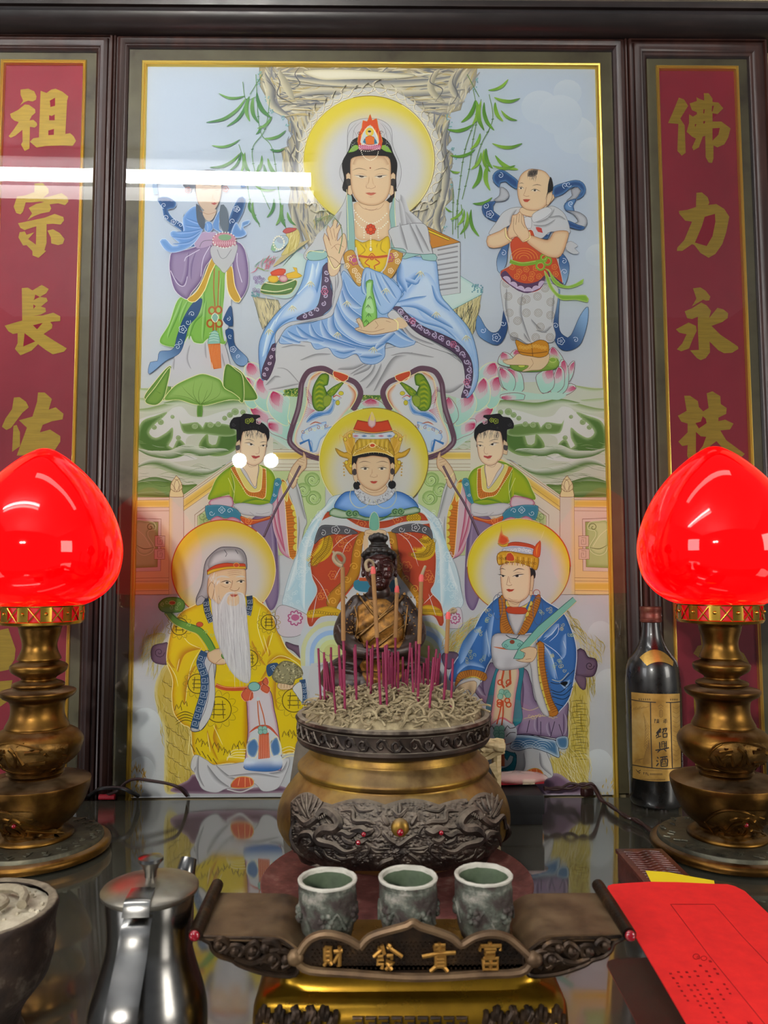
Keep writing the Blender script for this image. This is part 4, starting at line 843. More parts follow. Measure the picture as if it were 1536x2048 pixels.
# ---------------------------------------------------------------- attendants with fans (mirrored pair)
KFG = KBG+430
for mir in (None, 743.5):
    A.k = KBG+400
    # fan
    A.T(580, 720, 4.518, mir)
    A.F('250 105 340 120 400 160 500 200 560 240 595 290 590 350 540 430 480 500 400 620 300 800 240 860 110 810 60 770 45 720 60 640 110 530 150 400 160 280 190 170', 'd3d3d6', e='dcb9a0', w=24)
    A.S('520 220 590 290 590 360 540 440', 40, 'd38a58', 'd6cfc8'); A.S('170 190 230 130 290 115', 40, 'd38a58', 'd6cfc8')
    # bird
    for i in range(7): A.K([(240, 420), (170-i*4, 380-i*22), (140+i*8, 300+i*26)], 4, 'b8607c', 1)
    for i in range(6): A.K([(230, 460), (170, 440+i*12), (130, 420+i*26)], 5, 'cc8c9c', 1)
    A.F('290 130 350 140 340 230 310 240 330 290 340 400 300 460 240 460 205 400 205 280 240 190', '86a028', e='44702a', w=22, o='2f5426', ow=4)
    for j in range(13): y = 180+j*21; A.K([(225+abs(j-6)*3, y+24), (265, y), (310, y+18)], 5, 'd6c428' if j % 2 else '335f2c', 1)
    A.F('330 300 400 240 490 200 440 270 380 340 350 330', '86a028', e='44702a', w=14, o='2f5426', ow=3); 
    for j in range(6): A.K([(345+j*20, 320-j*18), (395+j*13, 275-j*12)], 4, 'd6c428' if j % 2 else '335f2c', 1)
    A.F('300 340 350 320 380 340 360 410 310 430', '9aa83c', e='5c7a30', w=8)
    A.F('380 330 430 340 465 350 430 370 410 380 400 430 370 490 290 510 220 540 160 570 150 560 190 500 250 470 330 460 380 400', '5a8cc8', e='cad6e4', w=14, o='7c96b4', ow=2)
    A.E(415, 345, 26, 20, 'd8d8dc'); A.E(462, 305, 22, 18, 'cfc23c', o='8a7a20', ow=2); A.E(432, 390, 18, 22, 'cfc23c', o='8a7a20', ow=2); A.K('390 340 420 322 450 335 470 350', 11, 'c8503c', 2)
    A.F('100 700 130 640 200 600 330 560 320 620 380 600 330 680 280 720 240 830 200 840 190 740 120 740', 'c3d2e2', e='6c9acb', w=16)
    A.K([(90, 760), (170, 725), (195, 830)], 22, '3f76b4', sm=0); A.K('150 570 200 520 300 500', 16, '4f84c0', 1)
    for j in range(7): A.curl(120+j*34, 650-j*9+12*(j % 2), 20, 4, GO if j % 2 else 'a0522c', 1, 1.2, j, m=j % 2)
    A.K('180 590 230 565 290 580', 10, 'b85c3c', 1)
    # frame of the fan
    FR = '100 250 110 180 170 105 280 70 340 90 400 130 480 170 560 200 620 260 635 330 600 400 570 450'
    A.K('275 895 180 870 90 830 10 760 0 700 30 590 75 450 95 330 110 210 170 110 280 80 350 100 410 140 500 170 590 210 638 290 620 370 570 460', 48, '6a4c5c'); A.K('30 590 75 450 95 330 110 210', 20, '8c7280', 1); A.K('180 870 90 830 10 760 0 700', 18, '8c7280', 1)
    A.F('395 105 530 150 490 200 420 185 400 160', 'c65030', o=GO, ow=5, om=1)
    A.K('255 120 190 165 160 260 150 400 110 530 60 640 45 720 60 775 120 815 240 862', 5, GO, m=1); A.K('250 115 310 115 390 150 470 200 560 245 600 300 590 370 530 460', 5, GO, m=1); A.K('250 895 160 860 70 810', 4, '3c2c34')
    # attendant body
    A.T(400, 720, 4.995, mir)
    PK = 'c77a98'
    A.F('520 1600 700 1560 760 1700 790 2100 780 2400 700 2500 620 2300 560 2000', '8f7a9c', e='6e567e', w=40, o='cfc6d6', ow=3); A.S('720 1600 760 1800 770 2100', 40, '5e4670', 'a593b0')
    A.F('710 1500 780 1300 830 1200 900 1400 960 1700 960 1960 900 1980 800 1900 760 1700', 'cfb8c2', e=PK, w=36, o='a85a7a', ow=3)
    for p in ['780 1340 800 1600 860 1940', '740 1500 780 1700 860 1930']: A.S(p, 40, 'b8486e', 'd3bcc6')
    # hanging sleeve lining and trim
    A.F('860 1220 940 1180 1000 1300 1040 1480 1070 1620 1040 1700 990 1950 960 1960 960 1700 930 1450', 'cbcacd', o='77757a', ow=3); A.S('960 1230 1010 1400 1060 1600', 36, '8e8c92', 'cbcacd'); A.S('990 1560 1000 1700 980 1900', 26, '8e8c92', 'cbcacd')
    A.F('810 1210 860 1220 900 1380 950 1500 970 1700 960 1960 900 1970 870 1700 850 1420', 'cc7c24', o=GO, ow=5, om=1)
    A.ticks('880 1430 905 1600 920 1800 930 1960', 34, 20, '8e4c18', 4); A.scal('930 1440 965 1560 972 1700 965 1950', 30, 'dccb58', '7c6c24', 1)
    A.F('815 1215 850 1225 880 1330 870 1420 830 1330', 'dcc860', o=GO, ow=4, om=1)
    # torso green
    A.F('300 1070 440 1010 560 1040 640 1060 720 1110 760 1200 740 1300 720 1430 600 1450 420 1440 340 1430 300 1350 90 1400 120 1290 180 1170', 'a3b41e', e='6f9a28', w=44, o='e2dfa8', ow=4)
    A.S('320 1080 350 1250 330 1430', 50, '6c9428', 'b4bc20'); A.K('320 1130 350 1260 335 1420', 4.5, 'dfe09c'); A.K('285 1180 320 1260 345 1330', 4.5, 'dfe09c'); A.S('400 1440 560 1400 710 1420', -44, '5c8a28', 'a9b61e')
    A.F('300 1360 340 1440 330 1470 250 1480 110 1460 110 1400', 'd3c0ca', e='bd5a80', w=22, o='8a4c62', ow=2)
    # folded arm
    A.F('330 1450 430 1430 600 1450 720 1430 730 1500 700 1560 540 1560 420 1540 380 1500', 'cfcdd0', e='b4b2b8', w=22, o='77757a', ow=3); A.K('560 1530 620 1540 700 1520', 3, '8c8a90'); A.K('500 1520 540 1550', 3, '8c8a90')
    A.F('55 1500 60 1460 200 1450 340 1480 410 1540 410 1610 300 1580 250 1580 180 1560 90 1600', '3f86a0', e='5c9cb0', w=14, o='275a70', ow=3); A.fl(222, 1500, 32, 4.5, 'e4ecf0', 4); A.curl(120, 1530, 30, 4, 'e4ecf0', 1, 1.1); A.curl(300, 1510, 30, 4, 'e4ecf0', -1, 1.1)
    A.F('110 1600 180 1560 250 1590 330 1570 410 1610 380 1660 150 1640', 'cf9cb0', e='b84c74', w=14)
    A.F('410 1560 500 1590 600 1590 710 1560 700 1590 600 1620 540 1640 480 1650 420 1610', 'cc5c2c', o='8a3418', ow=3); A.K('420 1570 560 1605 700 1570', 4, 'e8b860'); A.fl(490, 1610, 34, 5, 'e8a050', 5)
    A.F('750 1200 800 1185 820 1220 790 1300 770 1380 720 1440 700 1430 730 1330', '3f86a0', e='6aaabc', w=12, o='275a70', ow=3); A.curl(770, 1240, 20, 4, 'e4ecf0'); A.curl(745, 1350, 18, 4, 'e4ecf0')
    # collar
    A.F('310 1080 350 1060 400 1170 480 1300 600 1310 620 1200 625 1080 660 1090 655 1370 560 1370 480 1350 420 1260', 'cc7c2c', o=GO, ow=5, om=1); A.ticks('330 1080 440 1280 500 1335 610 1345 640 1300 642 1100', 24, 14, '8e4c18', 3)
    A.F('360 1060 400 1170 490 1310 600 1305 622 1200 620 1070 560 1060 440 1050', 'd9cf7c', o=GO, ow=4, om=1)
    A.F('400 1050 450 1160 555 1290 575 1200 590 1060 500 1040', 'cbc9cf', o='6c6a70', ow=3); A.F('420 1040 470 1130 550 1270 575 1180 575 1030', SKL, o='a08070', ow=2)
    # raised hand
    A.F('880 1200 900 1120 930 1060 990 990 1030 970 1030 920 1045 930 1070 1000 1060 1080 1020 1120 980 1180 960 1260 930 1290', SK, e='d3ac88', w=16, o='8a5c40', ow=3)
    for p in ['985 1010 1040 1030', '975 1040 1030 1060', '1000 990 1050 1005']: A.K(p, 3, SKD)
    A.K('900 1130 940 1180 990 1180', 8, GO, m=1)
    A.K('1005 1060 900 1260 780 1460 640 1770', 24, '5c4454'); A.K('1000 1070 895 1265 775 1465 640 1760', 5, '8d7886')
    # head
    A.F('300 640 340 580 410 570 440 540 540 550 600 555 608 575 560 600 640 640 690 700 695 780 670 830 650 900 400 930 370 800 365 700 310 690', '201d20', sm=1)
    A.F('365 830 400 800 410 940 370 950 362 880', SK, o='8a5c40', ow=3); A.F('360 860 400 850 400 900 370 910', '4c484c')
    A.F('415 800 430 730 470 700 560 690 640 730 672 790 660 900 650 960 620 1020 560 1055 500 1050 450 1010 415 960 405 880', SKL, e='d6b696', w=22, o='8a6250', ow=3)
    A.hatch('450 700 560 695 660 740 640 780 560 770 450 780', 60, 60, 3, ['2c2828', '4c4646', '6e645e'], 90, 10, 16)
    A.F('430 720 450 690 560 680 650 720 640 740 560 705 460 715', '201d20')
    A.K('455 800 500 798 550 820', 5.5, '5c4a44', 1); A.K('600 828 640 820 670 824', 5, '5c4a44', 1)
    A.F('470 840 505 828 545 850 520 862 490 858', 'e4dcd2'); A.K('445 832 500 832 548 858', 6, INK, 1); A.E(515, 846, 13, 10, '3a3230'); A.K('480 820 520 818 548 832', 2.5, SKD, 1)
    A.F('610 862 640 852 668 858 645 868', 'e4dcd2'); A.K('600 864 636 852 672 856', 6, INK, 1); A.E(635, 860, 9, 7, '3a3230')
    A.K('590 870 598 910 592 935 570 945 560 935', 3.2, SKD); A.F('515 960 545 958 560 965 600 958 600 972 560 990 535 985', 'b8504c'); A.K('515 958 560 972 602 966', 3.2, '7c2c2c', 1); A.K('540 1000 560 1004', 2.5, SKD)
    A.K('460 1000 500 1070 570 1060', 3, SKD)
    A.fl(480, 615, 26, 5, 'a9b83c', 5); A.fl(520, 605, 22, 5, 'a9b83c', 5); A.fl(590, 620, 26, 6, 'e0b8c4', 5); A.E(600, 625, 14, 10, 'd89cb0'); A.curl(340, 650, 20, 3, '55505a')
# ---------------------------------------------------------------- crowned figure
A.k = KFG+260
A.T(580, 720, 4.518)
A.F([(758+490*math.cos(2*PI*i/60), 915+478*math.sin(2*PI*i/60)) for i in range(60)], 'cfccc6', g=('r', 760, 1010, 300, 500, 'd6c63e'), o='8a7430', ow=6)
A.K([(758+492*math.cos(math.radians(t)), 915+480*math.sin(math.radians(t))) for t in range(120, 262, 6)], 6, GO, m=1)
# rear cloth, pale blue
A.T(560, 960, 4.042)
A.F('480 120 360 220 260 330 180 500 100 700 40 900 35 1030 220 1090 700 1150 1200 1100 1460 1030 1460 880 1420 700 1340 520 1280 320 1100 180 1000 120', 'b3cfdb', e='cdd8de', w=120, o='8fa6b4', ow=3)
for p, w in [('440 150 260 340 160 560 60 900', -90), ('330 300 230 520 210 760 200 1050', 70), ('1080 180 1230 330 1330 560 1440 900', 90), ('1180 300 1280 520 1290 760 1300 1050', -70)]: A.S(p, w, 'e0e6ea', 'b3cfdb')
for i in range(46):
    t = i/46; x = 340-260*t+rnd.uniform(-60, 60); y = 260+760*t; A.curl(x, y, 18, 2.6, 'e2e9ed', rnd.choice((-1, 1)), 1.2, i)
    x = 1180+230*t+rnd.uniform(-60, 60); A.curl(x, y, 18, 2.6, 'e2e9ed', rnd.choice((-1, 1)), 1.2, i)
for (x, y) in [(330, 290), (220, 500), (180, 740), (1270, 350), (1360, 620), (1390, 860)]: A.fl(x, y, 42, 3, 'e8eef0', 6)
# lower: throne, rainbow hems
A.F('20 1010 220 1090 240 1180 140 1260 0 1250 -40 1100', 'd0c6ce', o='6c6a70', ow=3); A.fl(125, 1115, 60, 10, 'b05080', 9); A.E(125, 1110, 34, 26, 'bc6890'); A.F('1330 1090 1450 1030 1470 1180 1380 1200 1300 1180', 'd0c6ce', o='6c6a70', ow=3); A.fl(1410, 1115, 46, 9, 'b05080', 9)
A.F('220 1100 1330 1100 1400 1300 1380 1700 200 1750 150 1300', 'c9ccd2', sm=0)
for k_, c in enumerate(['cfcfa4', 'c9d2dc', '9fbbe0', 'cdd6c2', 'cfd49c', 'c9c98c']):
    r = 250-k_*36
    for cx in (420, 1150): A.F([(cx+r*1.0*math.cos(2*PI*i/30), 1400+r*1.05*math.sin(2*PI*i/30)) for i in range(15, 31)]+[(cx+r, 1500), (cx-r, 1500)], c, sm=0)
A.F('250 1480 520 1460 1100 1460 1420 1480 1420 1800 200 1800', 'c9c8cc', sm=0); A.K('300 1360 400 1420 560 1400', 4, '77757a'); A.S('300 1500 420 1480 500 1560', 60, '9a98a0', 'c9c8cc')
# red dragon robe
RD = 'c04e2c'
A.F('380 260 480 290 700 330 840 330 1000 290 1130 260 1200 330 1230 470 1260 620 1250 820 1220 900 1300 1000 1325 1150 1290 1180 1240 1100 1120 1090 1000 1000 820 900 600 960 480 1080 330 1110 260 1185 225 1160 225 1050 300 900 260 780 245 640 280 500 310 400', RD, e='a8401f', w=30, o='d8d2d0', ow=5)
# gold sleeve facing
A.F('640 430 700 420 670 500 660 620 640 760 560 880 490 960 450 1040 380 1010 400 920 520 800 570 700 590 560', 'c58c22', e='a8741c', w=24, o='7a5018', ow=4); A.F('850 410 930 430 960 600 1000 760 1100 880 1160 980 1110 1040 1060 980 980 860 930 700 900 520', 'c58c22', e='a8741c', w=24, o='7a5018', ow=4)
for (x, y) in [(640, 500), (620, 600), (600, 700), (540, 800), (470, 900), (430, 980), (900, 500), (930, 600), (960, 700), (1020, 800), (1090, 880), (1120, 960)]:
    A.curl(x, y, 34, 5, 'e4b850', 1, 1.4, x)
A.F('670 520 700 430 860 420 890 520 930 720 1040 880 1100 1000 1000 1100 600 1100 460 1040 560 900 640 780', 'cdcdd0')
A.F('600 820 700 800 900 800 960 850 940 900 640 900', '3f86a0'); A.F('640 790 900 790 900 815 640 815', 'cc5c2c')
# dragons
def dragon(P, w):
    A.K(P, w, 'd6b020', 1); Q = A.smooth(A.parse(P), False, 12)
    for i, q in enumerate(Q[1:-1]):
        A.R(q[0]-w*.16, q[1], w*.15, 3, '8a6a10'); A.R(q[0]+w*.16, q[1]+4, w*.15, 3, '8a6a10')
        a, b = Q[i], Q[i+2]; dx, dy = b[0]-a[0], b[1]-a[1]; L = math.hypot(dx, dy) or 1; nx, ny = -dy/L, dx/L
        A.F([(q[0]+nx*w*.36-dx*.2, q[1]+ny*w*.36-dy*.2), (q[0]+nx*w*.68, q[1]+ny*w*.68), (q[0]+nx*w*.36+dx*.2, q[1]+ny*w*.36+dy*.2)], 'e2c628', sm=0)
dragon('400 450 370 560 300 640 260 690', 110); dragon('1230 480 1200 580 1130 610 1060 600', 100); dragon('1230 470 1180 500 1130 480', 70)
A.E(430, 330, 48, 44, 'd6b020', o='8a6a10', ow=4); A.E(1080, 310, 60, 44, 'd6b020', o='8a6a10', ow=4)
for i in range(14): A.R(405+(i % 4)*20, 305+(i//4)*20, 9, 3, '8a6a10'); A.R(1040+(i % 5)*20, 290+(i//5)*20, 9, 3, '8a6a10')
A.F('225 1060 300 1040 380 1020 440 1030 500 1060 470 1100 420 1090 300 1110 225 1110', 'd6b020', e='b8901c', w=14); A.F('1150 1020 1220 1010 1300 1050 1310 1100 1240 1090 1140 1080', 'd6b020', e='b8901c', w=14)
for i in range(12): A.R(240+i*20, 1075-8*math.sin(i*.5), 12, 3, '8a6a10'); A.R(1150+i*13, 1050+i, 10, 3, '8a6a10')
for (x, y, r) in [(660, 355, 38), (950, 320, 38), (500, 500, 44), (540, 540, 40), (430, 770, 38), (480, 480, 30), (1020, 440, 38), (1020, 700, 44), (1190, 770, 44), (360, 920, 40), (330, 940, 30), (1220, 800, 30)]: A.fl(x, y, r, 3.5, 'e09848', 6)
for p in ['610 430 500 480 420 560', '640 440 540 520 500 620', '920 410 1040 500 1120 700', '920 400 1080 460 1180 560', '260 760 340 860 400 1000', '440 800 500 690', '300 930 260 1150', '1200 920 1260 1100', '1160 1000 1240 920']: A.K(p, 5, 'e4dede', 1)
A.F('340 330 480 290 660 380 840 390 1000 340 1200 330 1215 350 1000 380 880 420 680 420 500 370 330 400', 'cfcfd2')
A.F('280 520 300 430 340 370 440 370 540 380 630 430 560 440 420 440 320 480', '5c5a60', e='77757c', w=12, o='2f2d32', ow=4); A.F('900 410 980 370 1100 355 1210 390 1230 480 1180 440 1060 420 940 430', '5c5a60', e='77757c', w=12, o='2f2d32', ow=4)
for (x, y) in [(450, 405), (1095, 385)]: A.fl(x, y, 34, 4, 'e4e4e8', 5)
for (x, y) in [(350, 430), (540, 410), (980, 400), (1170, 400)]: A.curl(x, y, 26, 4, 'e4e4e8', 1, 1.2, x)
# shoulder cape
A.F('440 220 500 120 600 90 900 90 1020 120 1110 200 1100 240 960 270 860 300 760 320 640 290 520 260', '8fb4e0', e='3f76bc', w=60, o='2c4c7c', ow=4)
A.F('430 230 520 250 600 260 690 300 840 300 900 270 960 250 1100 220 1130 260 1000 290 880 300 800 330 700 330 600 310 500 310 400 280', 'b9c6ae', e='4f7c44', w=18, o='2f5a34', ow=4)
for (x, y, d) in [(560, 270, 1), (610, 275, -1), (930, 260, -1), (975, 255, 1)]: A.E(x, y, 30, 28, '7ca070'); A.curl(x, y, 28, 6, '2f5a34', d, 1.3)
# tablet and hands
A.F('690 410 800 400 860 420 840 470 780 440 700 470', SK, o='8a5c40', ow=3); A.F('728 400 728 300 762 258 796 300 798 400', '7fb8a4', e='6aa892', w=8, o='ded9b0', ow=4)
A.K('700 430 760 440 850 430', 3, SKD); A.F('672 520 680 460 700 440 715 520 690 590', SK)
# necklace rings, collar
A.F('600 90 640 60 900 60 930 90 880 160 760 205 660 180', 'c9c8cc', o='55535a', ow=3)
A.hatch('600 95 640 70 760 190 900 70 930 90 880 165 760 205 650 180', 90, 22, 4, ['4c4c58', 'e6e6ea', '6c6c78'], lambda x, y: rnd.uniform(0, 180), 40, 17, .3)
A.K([(650+85*math.cos(math.radians(t)), 130+98*math.sin(math.radians(t))) for t in range(20, 240, 12)], 5, 'cfc9a4', m=1); A.K([(850+90*math.cos(math.radians(t)), 130+100*math.sin(math.radians(t))) for t in range(160, -50, -12)], 5, 'cfc9a4', m=1)
A.E(622, 47, 30, 34, '222022'); A.E(905, 40, 32, 34, '222022')
# head
A.T(580, 720, 4.518)
for s_ in (1, -1):
    X = lambda x: 748+s_*(x-748)
    A.F([(X(410), 800), (X(490), 840), (X(560), 830), (X(570), 920), (X(560), 1040), (X(520), 1000), (X(490), 940), (X(530), 900), (X(450), 870)], 'd3ab3c', e='a8801c', w=14, o='8a6420', ow=3)
    A.F([(X(480), 700), (X(520), 660), (X(580), 650), (X(580), 850), (X(520), 840), (X(500), 780)], 'cfa43c', e='dcc060', w=20, o='a8781c', ow=3)
    for j in range(9): A.K([(X(560), 830), (X(520-j*9), 720-j*6), (X(540-j*12), 600+j*22)], 3, 'cf8c2c' if j % 2 else 'e0c86c', 1)
    for j in range(8): A.K([(X(500+j*6), 720), (X(460+j*14), 590+abs(3-j)*10)], 2.4, 'd6c098', 1)
    for (x, y) in [(500, 720), (540, 690), (550, 960), (510, 930)]: A.E(X(x), y, 15, 18, 'e0cc4c', o='8a5c18', ow=3)
    A.dots([(X(485), 930), (X(488), 1000), (X(492), 1070)], 8, 26, 'c8a050')
A.F('560 1000 560 900 575 850 640 830 760 820 860 830 930 860 945 920 945 1050 930 1060 900 1000 620 1000 600 1060 570 1050', '262224')
A.E(583, 1010, 18, 36, '55494a'); A.E(926, 1010, 18, 36, '55494a')
A.F('560 960 580 930 600 950 615 1080 600 1110 580 1090', SK, o='8a5c40', ow=3); A.F('905 950 925 930 945 950 930 1080 915 1100 900 1080', SK, o='8a5c40', ow=3)
A.E(585, 1015, 20, 30, '4c4244'); A.E(924, 1010, 18, 30, '4c4244')
A.F('655 1120 860 1120 880 1160 840 1210 760 1230 680 1200 630 1160', SK, o=SKD, ow=2)
A.F('600 930 615 890 680 880 750 868 840 880 885 890 905 940 905 1020 890 1090 850 1140 800 1175 755 1182 700 1165 650 1130 615 1080 602 1010', SK, e='cfa680', w=22, o='8a5c40', ow=3)
A.K('650 1140 700 1190 760 1200 830 1185 870 1140', 3, SKD)
for s_ in (1, -1):
    X = lambda x: 755+s_*(x-755)
    A.K([(X(622), 936), (X(660), 920), (X(700), 922), (X(732), 934)], 5, '6b4438', 1)
    A.F([(X(640), 984), (X(675), 974), (X(712), 986), (X(690), 998), (X(660), 996)], 'e4dccf'); A.E(X(680), 986, 14, 9, '4a4240'); A.K([(X(632), 982), (X(672), 972), (X(722), 980)], 6, '2c2624', 1); A.K([(X(650), 960), (X(690), 956), (X(720), 968)], 2.5, SKD, 1)
A.K('728 1040 725 1058 745 1060 757 1066 775 1060 788 1056 786 1040', 3.2, SKD); A.S('742 980 738 1020 730 1050', -12, 'c49a78', SK); A.F('722 1100 745 1096 757 1100 770 1096 792 1100 775 1116 757 1120 740 1116', 'bc4c40'); A.K('722 1101 757 1105 792 1101', 3, '7c2c24', 1)
A.K('560 900 620 850 750 840 880 860 935 880', 24, '1c191c', 1)
A.F('560 860 580 780 620 720 700 700 860 700 920 780 940 870 850 840 750 836 650 845', 'cfae3c', e='a8801c', w=26, o='7a5a18', ow=4)
for j in range(16): A.K([(580+j*22, 850-abs(8-j)*-2), (590+j*20, 780), (575+j*22, 715)], 5, '8a6a18' if j % 2 else 'e8d070', 1)
A.F('570 870 600 830 680 790 740 750 800 790 880 830 935 880 850 845 750 835 650 850', 'cfa844', o='e6d494', ow=6, om=1)
for j in range(9): A.curl(600+j*38, 820-34*math.sin(j/8*PI), 18, 5, '9a7424', 1, 1.2, j)
A.E(745, 776, 26, 18, 'c8502c', o='f0e0b0', ow=6, om=1)
A.F('565 665 620 668 750 672 930 655 925 705 750 718 570 705', 'cfd4dc', o='8c8c94', ow=3)
for i, c in enumerate(['c05a84', '3c6cac', '7ab09c', 'c05a84', '3c6cac']): A.E(595+i*76, 690, 28, 14, c, e='cfd4dc', w=10)
A.F('610 548 700 565 750 570 830 560 885 548 925 640 750 662 572 632', 'cc4c2c', e='b03c20', w=14, o='8a3418', ow=4, sm=0); A.K('572 634 750 662 926 640', 7, 'e0a848'); A.K('574 644 750 672 926 650', 4, '3c4c64')
A.F('740 480 775 550 768 600 740 620 710 600 705 550', 'd6c0c0', e='b07888', w=14); A.F('740 470 770 540 760 560 720 550 722 520', 'dccb6c', e='d6c4a0', w=14)
# ---------------------------------------------------------------- white bearded old man in yellow
A.k = KFG+1
A.T(260, 1030, 3.593)
def straw(a, n, ang, cols=('c9b44c', 'b59a34', 'd6c884', '9c8a3c'), ln=90, sd=1): A.hatch(a, n, ln, 4.2, list(cols), ang, 8, sd, .2)
# straw seat behind
A.F('250 1560 200 1400 180 1260 210 1150 280 1080 420 1300 440 1500 470 1900 380 1980 260 1990 250 1800', 'c9b35c', e='d6cc9c', w=30)
straw('200 1160 300 1100 440 1300 450 1960 260 1970 240 1600 185 1350', 150, 82, sd=21)
for i in range(26): x = 230+(i % 4)*36+i*2; y = 1180+i*27; A.K([(x, y), (x+22, y+22), (x+60, y+30)], 4, '6a5a2c', 1)
for i in range(34): a = math.radians(150+i*4.2); A.K([(230, 930), (230+90*math.cos(a), 960+110*math.sin(a)), (180+90*math.cos(a)-30, 1010+150*math.sin(a))], 3.2, 'c6b464' if i % 3 else 'a8b48c', 1)
A.hatch('80 860 240 790 280 860 260 1160 140 1150 90 1000', 60, 150, 3.2, ['c8b868', 'b8ac74', 'd6cc94'], lambda x, y: 100+(x-300)*.5, 12, 22, .25)
A.F('155 1000 170 940 240 920 285 925 285 1060 220 1070 170 1050', '775c72', e='5c4458', w=20, o='3c2c3c', ow=3); A.curl(215, 985, 40, 4, '3c2c3c', 1, 1.5)
for i in range(40): t = i/40; A.K([(1020+t*130, 680+t*120), (1150+t*80, 720+t*80), (1330-t*20, 900+t*40-60*(1-t))], 3.6, ['c9b44c', 'd6cc94', 'a8b8a0', 'c8bc78'][i % 4], 1)
A.F('1120 910 1180 930 1260 950 1310 990 1290 1040 1250 1050 1180 980 1130 950', '775c72', e='5c4458', w=20, o='3c2c3c', ow=3); A.curl(1265, 1000, 34, 4, '3c2c3c', 1, 1.4)
A.F('330 1990 420 1900 480 1860 700 1960 1080 1940 1100 1990', '6a4c60', e='a48c9c', w=20)
# halo
A.F([(675+372*math.cos(2*PI*i/60), 395+358*math.sin(2*PI*i/60)) for i in range(60)], 'cfc9c6', g=('r', 690, 450, 220, 375, 'd8bf3e'), o='c04828', ow=6)
A.K([(675+372*math.cos(math.radians(t)), 395+358*math.sin(math.radians(t))) for t in range(-50, 45, 6)], 5, GO, m=1)
# robe
YW, YD = 'dcc414', 'c98f14'
A.F('440 1540 460 1720 570 1790 720 1780 840 1780 900 1700 1180 1700 1240 1500 1340 1300 1330 1180 1250 1060 1130 960 1060 800 1000 680 930 620 860 580 560 580 480 640 370 700 310 800 275 950 270 1060 310 1180 305 1300 320 1420 380 1500', YW, e=YD, w=34, o='efe4a8', ow=5)
# hem, white under robe
A.F('470 1720 560 1760 600 1790 700 1790 830 1770 1100 1740 1150 1760 1110 1880 1060 1960 960 1980 880 1920 700 1960 620 1990 520 1960 480 1860 440 1810', 'c9c8cc', o='8c8a90', ow=3)
for p, w in [('500 1720 500 1850 540 1950', 30), ('560 1790 640 1890 720 1950', 40), ('620 1790 740 1880 900 1900', 30), ('700 1870 900 1850 1080 1880', 26), ('1000 1850 1090 1830 1130 1760', 30), ('480 1800 470 1850', 20)]: A.S(p, w, '88868c', 'cfced2')
A.F('730 1950 760 1890 820 1875 880 1890 890 1930 840 1955', 'c85c3c', o='d8b058', ow=5, om=1); A.K('700 1965 800 1985 890 1950', 9, 'd0d0d4')
for p in ['790 1885 780 1940', '830 1880 830 1950', '860 1885 870 1940']: A.K(p, 4, 'e8b070')
for p, w in [('520 960 400 1000 350 1130', 60), ('480 1080 420 1200 400 1360', 50), ('330 1100 300 1060 280 1020', -30), ('840 1290 850 1500 840 1760', 50), ('620 1500 600 1600 640 1700', -50), ('940 1180 990 1080 1000 960', 40), ('990 1070 1060 1030 1160 1040', -50), ('560 1540 590 1640 640 1760', 30), ('880 900 930 1000 980 1080', 40), ('700 1240 800 1260 860 1230', -30), ('1060 1100 1050 1300 1070 1400', 40), ('1010 860 990 960 950 1020', 40)]: A.S(p, w, 'c08614', YW)
for p in ['520 960 430 920 380 860', '520 950 440 1100 400 1370', '360 1030 340 1120', '270 1050 330 1150 350 1230', '1060 800 1130 960 1250 1060', '990 1070 1080 1010 1200 1060 1280 1160', '1030 840 1000 940', '940 660 920 800 980 1000', '960 860 1000 1000', '600 1500 670 1650', '440 1540 420 1720', '560 1560 580 1700']: A.K(p, 4.5, 'f2ecb8', 1)
# medallions
def med(x, y, r, c='5a4a10', m=0):
    A.R(x, y, r, 6, c); A.fl(x, y, r*1.5, 3.5, 'a08820', 12)
    for k_ in (-.4, 0, .4): A.K([(x-r*.55, y+r*k_), (x+r*.55, y+r*k_)], 5, c, sm=0)
    for k_ in (-.3, .3): A.K([(x+r*k_, y-r*.7), (x+r*k_*1.3, y+r*.7)], 5, c, sm=0)
for (x, y, r) in [(640, 1395, 92), (490, 1210, 70), (360, 800, 62), (860, 1030, 62), (1180, 1330, 84), (1000, 770, 56)]: med(x, y, r)
# cloud and wave lines on the hem
for k_ in range(4): A.K([(330, 1440+k_*22), (400, 1410+k_*20), (480, 1440+k_*18)], 6, '5a4a14', 1); A.K([(700, 1760-k_*8), (740+k_*10, 1690+k_*16), (850, 1680+k_*22)], 5, GO, m=1); A.K([(1090, 1680+k_*24), (1150, 1660+k_*22), (1210, 1690+k_*14)], 5, GO, m=1)
for (x, y) in [(350, 1380), (390, 1350), (500, 1620), (540, 1640), (620, 1650), (660, 1680), (700, 1700), (760, 1660), (800, 1640), (1120, 1570), (1160, 1560), (1190, 1580)]: A.K([(x-24, y+22), (x-10, y-22), (x+4, y+10), (x+18, y-16), (x+26, y+22)], 5, '6a5818')
for k_ in range(5): A.K([(440+k_*40, 1640+k_*26), (470+k_*40, 1700+k_*22)], 5, '5a4a14')
